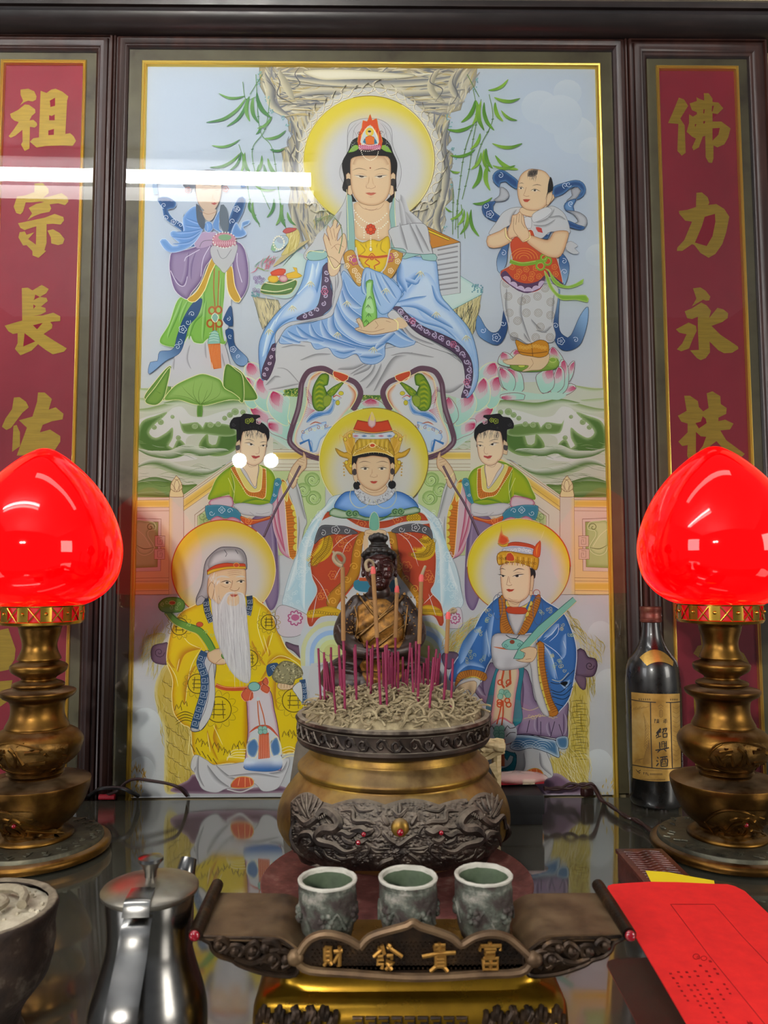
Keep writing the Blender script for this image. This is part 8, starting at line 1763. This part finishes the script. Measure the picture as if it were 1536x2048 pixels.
# ================================================================ CABLES
CAB = mat('brown_flex', '2a1210', .4); CABK = mat('black_flex', '0c0a0a', .4)
def cable(name, pts, r, m_, label):
    P = crv(pts, 8); c = P[0].copy(); bm = bmesh.new(); tube(bm, [p-c for p in P], r, 8); o = obj(name, bm, m_); o.location = c; tag(o, label, 'cable'); return o
def tw(px, py, Y): return at_y(px, py, Y)
cable('power_cable', [at_z(150, 1604, .003), at_z(178, 1592, .003), tw(200, 1578, -.03), tw(240, 1576, -.03), tw(262, 1584, -.03), at_z(276, 1592, .0022)], .0028, CABK, 'short black cable arching beside the left lamp at the painting foot')
cable('power_cable', [at_z(205, 1586+6, .003), tw(232, 1583, -.028), tw(252, 1565, -.026), tw(272, 1558, -.024), tw(300, 1561, -.024), tw(335, 1567, -.024), tw(358, 1576, -.024), at_z(374, 1592, .002)], .0020, CAB, 'thin brown cable looping up in front of the painting by the left lamp')
bm = bmesh.new(); tube(bm, [Vector((-.011, 0, 0)), Vector((.011, 0, 0))], .0038, 10); o = obj('red_connector', bm, mat('red_plastic', 'a01828', .35)); o.location = at_z(214, 1594, .0038); tag(o, 'small red cable connector on the glass by the left lamp', 'connector')
for dz, lb in ((0, 'brown twisted cable from the black box to the right lamp, lower strand'), (.0035, 'brown twisted cable from the black box to the right lamp, upper strand')):
    s = 1 if dz else -1
    cable('power_cable', [at_y(1088, 1577-s*2, -.05), at_y(1115, 1577+s*2, -.045), at_y(1140, 1572-s*5, -.04), at_y(1165, 1569+s*2, -.035), at_y(1185, 1571-s*3, -.035), at_z(1202, 1598-s*3, .003), at_z(1222, 1612+s*2, .003), at_z(1250, 1632-s*2, .003), at_z(1275, 1642+s*2, .003), at_z(1300, 1660-s*2, .003), at_z(1322, 1684+s*1, .003)], .0019, CAB, lb)
bm = bmesh.new(); box(bm, (0, 0, .006), (.018, .01, .012), .5, bev=.003); o = obj('cable_clip', bm, CAB); o.location = at_z(1174, 1592, 0); tag(o, 'small brown clip on the right lamp cable at the painting foot', 'clip')

# ================================================================ CUPS AND BOAT SHAPED HOLDER
HF, HB = -.645, -.585     # front and back of the holder
HM = worn('dusty_brown_bronze', [(.25, '33241a'), (.5, '5c4630'), (.75, '7c6446')], (.35, .6), .6, 30, .25, .0006, 8, dust=(1.25, 1.8, .7), dustcol='66523c')
HG = worn('yellow_brass_body', [(.3, '6c4e12'), (.6, '94701c'), (.8, '785618')], (.2, .38), .9, 14, .1, .0004, 6)
HR = worn('holder_relief', [(.3, '120d0b'), (.6, '38281a'), (.8, '6c4e2a')], (.3, .5), .7, 80, .5, .0008, 7, dust=(1.5, 2.0, .3), dustcol='7c6c54')
hx = at_y(822, 1900, HF).x; HC = Vector((hx, (HF+HB)/2, 0))
t = thing('cup_holder', HC, 'boat-shaped bronze cup holder with scrolled ears and four gold characters on its front', 'cup holder'); HT = t
def hp(px, py, Y=HF): return at_y(px, py, Y)-HC
def extr(bm, P0, dy):
    a = [bm.verts.new(p) for p in P0]; b_ = [bm.verts.new(p+Vector((0, dy, 0))) for p in P0]; bm.faces.new(a); bm.faces.new(b_[::-1]); n = len(a)
    for i in range(n): bm.faces.new((a[i], a[(i+1) % n], b_[(i+1) % n], b_[i]))
# front plate
top = [(598, 1908), (618, 1880), (650, 1868), (690, 1876), (718, 1892), (722, 1893), (740, 1874), (775, 1862), (812, 1852), (826, 1845), (840, 1853), (875, 1864), (905, 1876), (922, 1890), (940, 1880), (958, 1872), (985, 1868), (1015, 1875), (1040, 1895), (1058, 1912)]
bot = [(1062, 1925), (1040, 1944), (960, 1948), (900, 1952), (826, 1954), (750, 1950), (700, 1946), (620, 1940), (596, 1925)]
bm = bmesh.new(); extr(bm, [hp(*p) for p in top+bot], .005); fp = obj('front_plate', bm, HR, t, smooth=False)
bm = bmesh.new(); tube(bm, crv([hp(x, y, HF-.001) for x, y in top], 3), .0026, 8); tube(bm, crv([hp(x, y+1, HF-.001) for x, y in bot], 3), .0026, 8); 
for (x, y) in [(590, 1915), (1068, 1918)]: ball(bm, hp(x, y, HF-.001), (.0055, .004, .005), 12, 8)
obj('plate_edging', bm, HM, fp)
bm = bmesh.new()
for i in range(44):
    for j in range(9):
        x = 625+i*9.4+(j % 2)*4.7; y = 1882+j*7.2
        if y > 1938 or (x < 640 and y < 1890) or (x > 1035 and y < 1900): continue
        ball(bm, hp(x, y+4, HF-.0002), .00075, 5, 3)
obj('plate_pebbling', bm, HR, fp)
# characters 財 發 貴 富 left to right
CHG = worn('raised_gold_characters', [(.3, '7c5420'), (.7, 'b08440')], (.3, .5), .8, 60, .2, .0003)
TH = (360, 1700, 3.072); TH2 = (820, 1700, 3.072)
chars = {'cai': (TH, ['890 600 890 680', '890 600 925 598 926 680', '890 625 926 624', '890 650 926 649', '890 680 926 680', '900 685 885 710', '918 685 930 705', '945 625 1000 618', '980 590 980 710 965 705', '975 640 945 690']),
         'fa': (TH, ['1215 600 1240 610 1190 655', '1240 585 1255 640', '1275 580 1300 610 1365 655', '1300 585 1275 605', '1215 655 1245 652 1245 672 1215 675 1215 700 1245 700 1240 728', '1270 650 1305 648 1300 670', '1265 680 1310 690 1265 735', '1265 690 1300 735']),
         'gui': (TH2, ['150 585 215 585 215 610 150 612 150 585', '180 570 180 625', '75 655 180 635 280 630', '160 650 160 715', '160 650 215 648 215 715', '160 672 215 670', '160 692 215 690', '160 714 215 714', '160 715 125 745', '205 715 230 745']),
         'fu': (TH2, ['490 565 490 585', '430 620 435 590 560 588 555 615', '455 610 530 608', '465 628 522 626 520 650 465 652 465 628', '450 668 540 665 535 730 452 732 450 668', '495 668 495 730', '452 700 537 698'])}
for nm, (T_, ss) in chars.items():
    bm = bmesh.new()
    for s in ss:
        P = [hp(T_[0]+u/T_[2], T_[1]+v/T_[2], HF-.0018) for u, v in Art.parse(s)]; tube(bm, P, .00125, 6)
    obj('raised_character', bm, CHG, fp)
# ears
for sg in (-1, 1):
    def mx(x): return 822+sg*(822-x) if sg == 1 else x
    def E_(x, y, Y=HF): return hp(x if sg == -1 else 1648-x, y, Y)
    ctr_ = [(604, 1905), (592, 1893), (578, 1882), (562, 1874), (545, 1870), (500, 1869), (450, 1868), (410, 1868), (392, 1868)]
    P0 = [E_(x, y) for x, y in ctr_]; P0 = crv(P0, 2); th = .004; bm = bmesh.new(); n = len(P0)
    tp0 = [bm.verts.new(p) for p in P0]; tp1 = [bm.verts.new(p+Vector((0, HB-HF, 0))) for p in P0]; lo0 = [bm.verts.new(p-Vector((0, 0, th))) for p in P0]; lo1 = [bm.verts.new(p+Vector((0, HB-HF, -th))) for p in P0]
    for i in range(n-1):
        bm.faces.new((tp0[i], tp0[i+1], tp1[i+1], tp1[i])); bm.faces.new((lo0[i], lo0[i+1], lo1[i+1], lo1[i])); bm.faces.new((tp0[i], tp0[i+1], lo0[i+1], lo0[i])); bm.faces.new((tp1[i], tp1[i+1], lo1[i+1], lo1[i]))
    ear = obj('ear', bm, HM, t)
    bm = bmesh.new(); e = P0[-1]; tube(bm, [e+Vector((0, -.003, .001)), e+Vector((0, (HB-HF)*.5, .003)), e+Vector((0, HB-HF+.003, .004))], .0042, 12); obj('ear_roll', bm, HR, ear)
    bm = bmesh.new(); ball(bm, e+Vector((0, -.0045, .001)), (.0033, .002, .0033), 12, 8); obj('red_gem', bm, RUBY, ear)
    # openwork bracket below the ear
    br = [(398, 1872), (420, 1885), (425, 1898), (440, 1912), (465, 1920), (480, 1930), (520, 1944), (552, 1950), (590, 1950), (600, 1925), (600, 1912), (575, 1888), (545, 1876), (450, 1874)]
    bm = bmesh.new(); tube(bm, crv([E_(x, y, HF+.001) for x, y in br], 3, True), .0016, 7, True)
    vv = [bm.verts.new(E_(x, y, HF+.0045)) for x, y in br]; bm.faces.new(vv)
    for s in ['430 1885 445 1878 455 1890 440 1900 435 1888', '450 1905 465 1892 485 1895 480 1910 465 1905', '490 1900 510 1885 520 1900 500 1915 495 1900', '470 1915 500 1925 530 1920 555 1935', '520 1925 545 1905 560 1920 545 1935', '525 1885 545 1884 560 1895 540 1900', '555 1900 575 1905 580 1925 565 1935']:
        tube(bm, crv([E_(x, y, HF-.0005) for x, y in Art.parse(s)], 3), .0021, 7)
    for (x, y) in [(437, 1890), (470, 1902), (505, 1902), (545, 1918), (572, 1918), (530, 1895)]: ball(bm, E_(x, y, HF-.0005), .0035, 8, 6)
    obj('openwork_bracket', bm, HR, ear)
# tray floor and body
bm = bmesh.new(); xa, xb = hp(596, 1920).x, hp(1052, 1920).x; zf = at_y(826, 1925, HF).z
box(bm, ((xa+xb)/2, 0, zf-.003), (xb-xa, HB-HF, .005), bev=.001); obj('tray_floor', bm, HG, t)
bm = bmesh.new(); rows = []
for (px, py, in_) in [(552, 1946, 0), (556, 1960, .002), (556, 1985, .002), (548, 1996, 0), (522, 2003, -.008), (508, 2014, -.012), (500, 2034, -.014), (498, 2060, -.015), (506, 2110, -.012), (520, 2160, -.006)]:
    q = hp(px, py, HF); y0 = HF-HC.y+in_+.006; x = q.x; z = max(q.z, .014); ring = []
    for i in range(32):
        a = 2*PI*i/32+PI/32; ca, sa = math.cos(a), math.sin(a); e = .35
        ring.append(bm.verts.new((math.copysign(abs(ca)**e, ca)*abs(x), math.copysign(abs(sa)**e, sa)*abs(y0), z)))
    rows.append(ring)
for a_, c_ in zip(rows, rows[1:]):
    for i in range(32): bm.faces.new((a_[i], a_[(i+1) % 32], c_[(i+1) % 32], c_[i]))
cap(bm, rows[-1]); obj('brass_body', bm, HG, t)
bm = bmesh.new()
for cx in (-1, 1):
    for i in range(26):
        px = 822+cx*(150+i*6.2); py = 2030+10*math.sin(i*1.3); tube(bm, crv([hp(px, py-8, HF-.008), hp(px+4*math.sin(i), py+2, HF-.0105), hp(px-3, py+18, HF-.011)], 3), .0018, 6)
for i in range(9):
    x = 705+i*26; tube(bm, [hp(x, 2036, HF-.0095), hp(x+20, 2036, HF-.0095), hp(x+20, 2048, HF-.0105), hp(x+6, 2048, HF-.0105)], .0011, 5)
obj('body_relief', bm, HR, t)
for sx in (-1, 1):
    for sy in (-1, 1):
        bm = bmesh.new(); tube(bm, [(sx*.075, sy*.024, .02), (sx*.08, sy*.026, .010), (sx*.076, sy*.024, .0002)], [.012, .009, .011], 12); obj('foot', bm, HG, t)
CUPM = worn('crusted_verdigris', [(.3, '221a17'), (.44, '3a2f2b'), (.54, '4c5046'), (.66, '8c867c')], (.6, .85), .1, 60, 1, .002, 10)
CUPI = worn('green_inner_glaze', [(.3, '3c4836'), (.7, '5e6c54')], (.4, .7), 0, 50, .3, .0005)
CUPR = worn('pale_cup_rim', [(.3, '9a958a'), (.7, 'c4c0b4')], (.5, .8), 0, 60, .4, .0005)
CYY = (HF+HB)/2
cups = [(655, 1757, 59.5, 'leftmost of the three small crusted cups on the bronze holder, below the kettle side'), (816, 1753, 59.5, 'middle one of the three small crusted cups, in front of the burner gem'), (967, 1748, 58.5, 'rightmost of the three small crusted cups, its inside the greenest')]
for i, (cx_, cy_, hw, lab_) in enumerate(cups):
    q = at_y(cx_, cy_, CYY); r = hw/FPX*(q-CAM).dot(FW); zf2 = zf-.0004; h = q.z-zf2; t = thing('offering_cup', (q.x, CYY, zf2), lab_, 'cup', 'crusted offering cups')
    bm = bmesh.new(); pr = sprof([(r*.55, .0005), (r*.78, .003), (r*.9, h*.3), (r*.97, h*.6), (r*.98, h*.86), (r*.96, h*.9), (r*.99, h-.001)], 4)
    lathe(bm, pr, 48); cap(bm, list(bm.verts)[:48]); bm.verts.ensure_lookup_table()
    for v_ in bm.verts:
        w_ = noise.noise(v_.co*180+Vector((i*9, 0, 0))); v_.co += Vector((v_.co.x, v_.co.y, 0)).normalized()*(.0007*w_+.0005*noise.noise(v_.co*520)) if v_.co.xy.length > .001 else Vector((0, 0, 0))
    obj('cup_wall', bm, CUPM, t)
    bm = bmesh.new(); lathe(bm, [(r*.99, h-.0012), (r*1.0, h), (r*.96, h+.0007), (r*.87, h+.0002), (r*.85, h-.002)], 48)
    for v_ in bm.verts: v_.co.z += .0005*noise.noise(v_.co*260)
    obj('cup_rim', bm, CUPR, t)
    bm = bmesh.new(); lathe(bm, [(r*.86, h-.001), (r*.83, h*.7), (r*.75, h*.4), (r*.5, h*.2), (.0002, h*.18)], 48); obj('cup_inside', bm, CUPI, t)
    for j in range(5):
        a = 2*PI*(j+.3*i)/5-PI/2; bm = bmesh.new()
        for m_ in range(6): aa = a+.17*math.cos(m_*PI/3); ball(bm, (r*.96*math.cos(aa), r*.96*math.sin(aa), h*.5+.0034*math.sin(m_*PI/3)), (.0022, .0022, .0022), 8, 6)
        P = [Vector((r*.98*math.cos(a+d), r*.98*math.sin(a+d), h*.5+e)) for d, e in ((.2, 0), (.38, .004), (.55, -.001), (.7, -.006))]; tube(bm, crv(P, 3), .001, 6)
        obj('floral_relief', bm, CUPM, t)

# ================================================================ KETTLE
KY = -.63
STEEL = worn('brushed_steel', [(.3, '6c6a68'), (.7, '8c8a86')], (.14, .30), 1.0, 12, .02, .0003, 6, stretch=(1, 1, 3))
axk = lambda y: 303-(y-1765)*.02
KP = [(86, 1775), (85, 1800), (82, 1830), (82, 1860), (88, 1885), (100, 1918), (112, 1950), (117, 1980), (116, 2010), (106, 2050), (92, 2082), (80, 2096)]
kp = pprof(KP, axk, KY); zl = kp[-1][1]; kp = [(r, .001+(z-zl)*(kp[0][1]-.001)/(kp[0][1]-zl)) for r, z in kp]
KX = at_y(300, 1800, KY).x; KC = Vector((KX, KY, 0)); t = thing('steel_kettle', KC, 'small stainless steel kettle with hinged lid in the left foreground', 'kettle')
bm = bmesh.new(); rg_ = lathe(bm, sprof(kp, 4), 72); cap(bm, rg_[-1]); obj('pot', bm, STEEL, t)
lz = kp[0][1]; lr = 94/FPX*(at_y(303, 1768, KY)-CAM).dot(FW)
bm = bmesh.new(); lathe(bm, [(lr*.92, lz-.004), (lr, lz-.002), (lr*1.01, lz), (lr*.98, lz+.0012), (lr*.7, lz+.004), (lr*.35, lz+.0062), (.0002, lz+.007)], 72); lid = obj('lid', bm, worn('scratched_steel_lid', [(.3, '8c8478'), (.7, 'aaa498')], (.28, .45), 1.0, 40, .05, .0002), t)
bm = bmesh.new(); lathe(bm, [(.0035, lz+.006), (.0038, lz+.010), (.0055, lz+.014), (.0078, lz+.0165), (.0076, lz+.0185), (.004, lz+.0195), (.0002, lz+.0197)], 28); obj('lid_knob', bm, STEEL, lid)
hd = (at_z(258, 1990, .04)-KC); hd.z = 0; hd = Vector((.03, -1, 0)).normalized(); sd = hd.cross(Vector((0, 0, 1)))
def kk(r, z): return hd*r+Vector((0, 0, z))
def strap(path, w, th):
    bm = bmesh.new(); P = crv([kk(*p) for p in path], 5); rows = []
    for i, p in enumerate(P):
        a = P[min(i+1, len(P)-1)]-P[max(i-1, 0)]; nrm = a.cross(sd).normalized(); ww = w[0]+(w[1]-w[0])*i/(len(P)-1)
        rows.append([bm.verts.new(p+sd*ww*x+nrm*th*y) for x, y in ((-.5, -.2), (-.3, .5), (.3, .5), (.5, -.2), (.3, -.5), (-.3, -.5))])
    for a_, c_ in zip(rows, rows[1:]):
        for i in range(6): bm.faces.new((a_[i], a_[(i+1) % 6], c_[(i+1) % 6], c_[i]))
    cap(bm, rows[0]); cap(bm, rows[-1]); return bm
obj('handle', strap([(lr*.86, lz-.006), (lr*1.1, lz-.012), (lr*1.35, lz-.024), (lr*1.95, lz-.045), (lr*2.1, lz-.066), (lr*1.95, lz-.09), (lr*1.3, lz-.1)], (.0165, .020), .003), STEEL, t)
obj('hinge', strap([(lr*.55, lz+.006), (lr*.8, lz+.005), (lr*1.02, lz+.003), (lr*1.12, lz-.004)], (.014, .016), .0016), STEEL, lid)
bm = bmesh.new(); sd2 = Vector((.22, .97, 0)).normalized(); P = crv([sd2*r+Vector((0, 0, z)) for r, z in [(lr*1.0, .03), (lr*1.35, .055), (lr*1.5, .08), (lr*1.62, lz-.012), (lr*1.8, lz-.001)]], 5)
tube(bm, P, [.010-.0045*i/(len(P)-1) for i in range(len(P))], 16, caps=False); obj('spout', bm, STEEL, t)

# ================================================================ ASH BOWL, lower left
AY = -.575; az = .095; ac = at_y(-52, 1816, AY); ar = 152/FPX*(ac-CAM).dot(FW); az = ac.z
t = thing('ash_bowl', (ac.x, AY, 0), 'soot-dark bowl caked with pale ash in the lower left corner', 'bowl')
BOWM = worn('soot_caked_bowl', [(.3, '1c1410'), (.55, '3a2a20'), (.75, '8c8070')], (.5, .8), .2, 40, .7, .0015, 9, dust=(1.1, 1.7, .8), dustcol='a89c84')
bm = bmesh.new(); rg_ = lathe(bm, sprof([(ar*.9, az-.001), (ar, az), (ar*1.03, az-.004), (ar*1.0, az-.014), (ar*1.0, az-.03), (ar*.9, az-.05), (ar*.68, .022), (ar*.6, .01), (ar*.66, .001)], 4), 72); cap(bm, rg_[-1])
for v_ in bm.verts: v_.co += Vector((v_.co.x, v_.co.y, 0))*.02*noise.noise(v_.co*120)
obj('bowl_wall', bm, BOWM, t)
bm = bmesh.new(); rings = []
for i in range(12):
    r = ar*.93*i/11; n = 1 if i == 0 else 48
    rings.append([bm.verts.new((r*math.cos(2*PI*j/n), r*math.sin(2*PI*j/n), az-.004+.0025*noise.noise(Vector((r*math.cos(2*PI*j/n)*90, r*math.sin(2*PI*j/n)*90, 3))))) for j in range(n)])
for j in range(48): bm.faces.new((rings[0][0], rings[1][j], rings[1][(j+1) % 48]))
for a_, c_ in zip(rings[1:], rings[2:]):
    for j in range(48): bm.faces.new((a_[j], a_[(j+1) % 48], c_[(j+1) % 48], c_[j]))
for i in range(90):
    a = rr2.uniform(0, 2*PI); r = ar*.9*math.sqrt(rr2.random()); ball(bm, (r*math.cos(a), r*math.sin(a), az-.0035), rr2.uniform(.0006, .0018), 6, 4)
o = obj('bowl_ash', bm, worn('white_ash', [(.3, 'a89c84'), (.7, 'd8cfb8')], (.85, 1), 0, 60, .6, .002, 9)); o.location = (ac.x, AY, 0); tag(o, 'bed of pale ash in the soot-dark bowl at lower left', 'ash', kind='stuff')
bm = bmesh.new(); tube(bm, [Vector((ar*(.62-.012*s)*math.cos(s*.33), ar*(.62-.012*s)*math.sin(s*.33), az+.002+.0012*math.sin(s*.8))) for s in range(40)], [.0034-.00004*s for s in range(40)], 8)
o = obj('incense_coil', bm, worn('burnt_coil', [(.3, '6c6250'), (.7, 'a89c84')], (.8, 1), 0, 60, .6, .001)); o.location = (ac.x, AY, 0); tag(o, 'grey burnt coil of incense lying on the ash of the lower left bowl', 'incense coil')

# ================================================================ CARVED BOX, YELLOW SLIP, RED ENVELOPE
WB = worn('red_brown_carved_wood', [(.3, '30120c'), (.55, '54241a'), (.8, '743c2a')], (.3, .5), 0, 30, .7, .001, 8, stretch=(3, .8, 3))
p1 = at_z(1228, 1697, .03); p2 = at_z(1322, 1697, .03); t = thing('wooden_box', ((p1.x+p2.x)/2+.001, p1.y-.13, 0), 'long red-brown carved wooden box under the red envelope', 'box')
bm = bmesh.new(); box(bm, (0, 0, .013), (p2.x-p1.x-.003, .256, .026), bev=.0015); obj('box_body', bm, WB, t)
bm = bmesh.new(); box(bm, (0, 0, .028), (p2.x-p1.x, .26, .004), bev=.001)
for i in range(16):
    y = .12-i*.006; tube(bm, crv([(-.018, y, .0301), (-.006, y-.004, .0306), (.004, y+.003, .0301), (.018, y-.002, .0306)], 3), .0008, 5)
obj('box_lid', bm, WB, t)
YZ = .0312
def flat(name, px, Z, th, m_, label, cat):
    P = [at_z(x, y, Z) for x, y in px]; c = sum(P, Vector())/len(P); c.z = Z; bm = bmesh.new()
    a = [bm.verts.new(p-c) for p in P]; b_ = [bm.verts.new(p-c+Vector((0, 0, th))) for p in P]; bm.faces.new(a[::-1]); bm.faces.new(b_); n = len(a)
    for i in range(n): bm.faces.new((a[i], a[(i+1) % n], b_[(i+1) % n], b_[i]))
    o = obj(name, bm, m_, smooth=False); o.location = c; tag(o, label, cat); return o
YEL = mat('yellow_paper', 'ecd010', .7)
flat('yellow_slip', [(1291, 1742), (1335, 1745), (1428, 1762), (1430, 1772), (1440, 1800), (1320, 1800)], YZ, .0004, YEL, 'yellow paper slip sticking out behind the red envelope', 'paper')
def paper(nt, b_):
    n = nz(nt, 70, 8); bump(nt, b_, n.outputs[0], .15, .0004); r = ramp(nt, n.outputs[0], [(.3, 'dc1214'), (.7, 'ee1c18')]); nt.links.new(r.outputs[0], b_.inputs['Base Color'])
REDP = mat('red_paper', 'e8181c', .75, build=paper)
EZ = YZ+.0008
env = flat('red_envelope', [(1214, 1781), (1216, 1774), (1225, 1771), (1262, 1768), (1300, 1766), (1360, 1767), (1420, 1770), (1455, 1771), (1470, 1775), (1490, 1785), (1536, 1829), (1640, 1930), (1720, 2010), (1760, 2160), (1440, 2160), (1372, 2048), (1262, 1860)], EZ, .0012, REDP, 'large bright red envelope with printed frame and text, lower right corner', 'envelope')
class Flat(Art):
    def emit(s, P, F, cols, m=0):
        b_ = len(s.V); s.k += 1; z = EZ+.00125+s.k*1e-6
        for (x, y) in P: q = at_z(x, y, z); s.V.append((q.x-env.location.x, q.y-env.location.y, z-env.location.z))
        s.C.extend(cols); s.Fc.extend(tuple(i+b_ for i in f) for f in F); s.M.extend([0]*len(F))
P_ = Flat(0); P_.T(1200, 1680, 4.571); DK = '7c0c10'
P_.K('645 588 1045 588', 5, DK, sm=0); P_.K('645 588 1000 1060 1536 1720', 6, DK, sm=0); P_.K('1045 588 1300 880 1700 1300', 5, DK, sm=0)
rg2 = random.Random(5)
def glyph(x, y, s=22):
    ax, ay, bx, by = s*.9, 0, s*.35, s*.62
    for i in range(4):
        f = rg2.uniform(.1, .9); P_.K([(x+ax*.05+bx*f, y+by*f), (x+ax*.95+bx*f, y+by*f)], 4.6, DK, sm=0)
    for f in (rg2.uniform(.15, .4), rg2.uniform(.6, .85)): P_.K([(x+ax*f, y+by*.05), (x+ax*f+bx, y+by*.95)], 4.6, DK, sm=0)
cols_ = [(625, 1210, 2), (690, 1300, 1), (705, 1330, 4), (700, 1200, 2), (790, 1320, 2), (850, 1420, 3), (775, 1200, 2), (850, 1320, 3), (930, 1440, 6), (850, 1190, 2), (930, 1310, 4), (980, 1400, 8), (955, 1190, 2), (1000, 1290, 1), (1060, 1360, 3), (1030, 1170, 2), (1120, 1310, 3), (900, 1140, 1), (990, 1100, 1)]
for x, y, n in cols_:
    for i in range(n): glyph(x+i*27, y+i*43, 30 if n < 3 else 26)
P_.R(880, 1065, 30, 5, DK, ry=24); P_.R(950, 1080, 26, 4, DK, ry=20); P_.curl(900, 1070, 20, 4, DK); glyph(1330, 1650, 60)
P_.build('printed_text', [M_PIG], env)
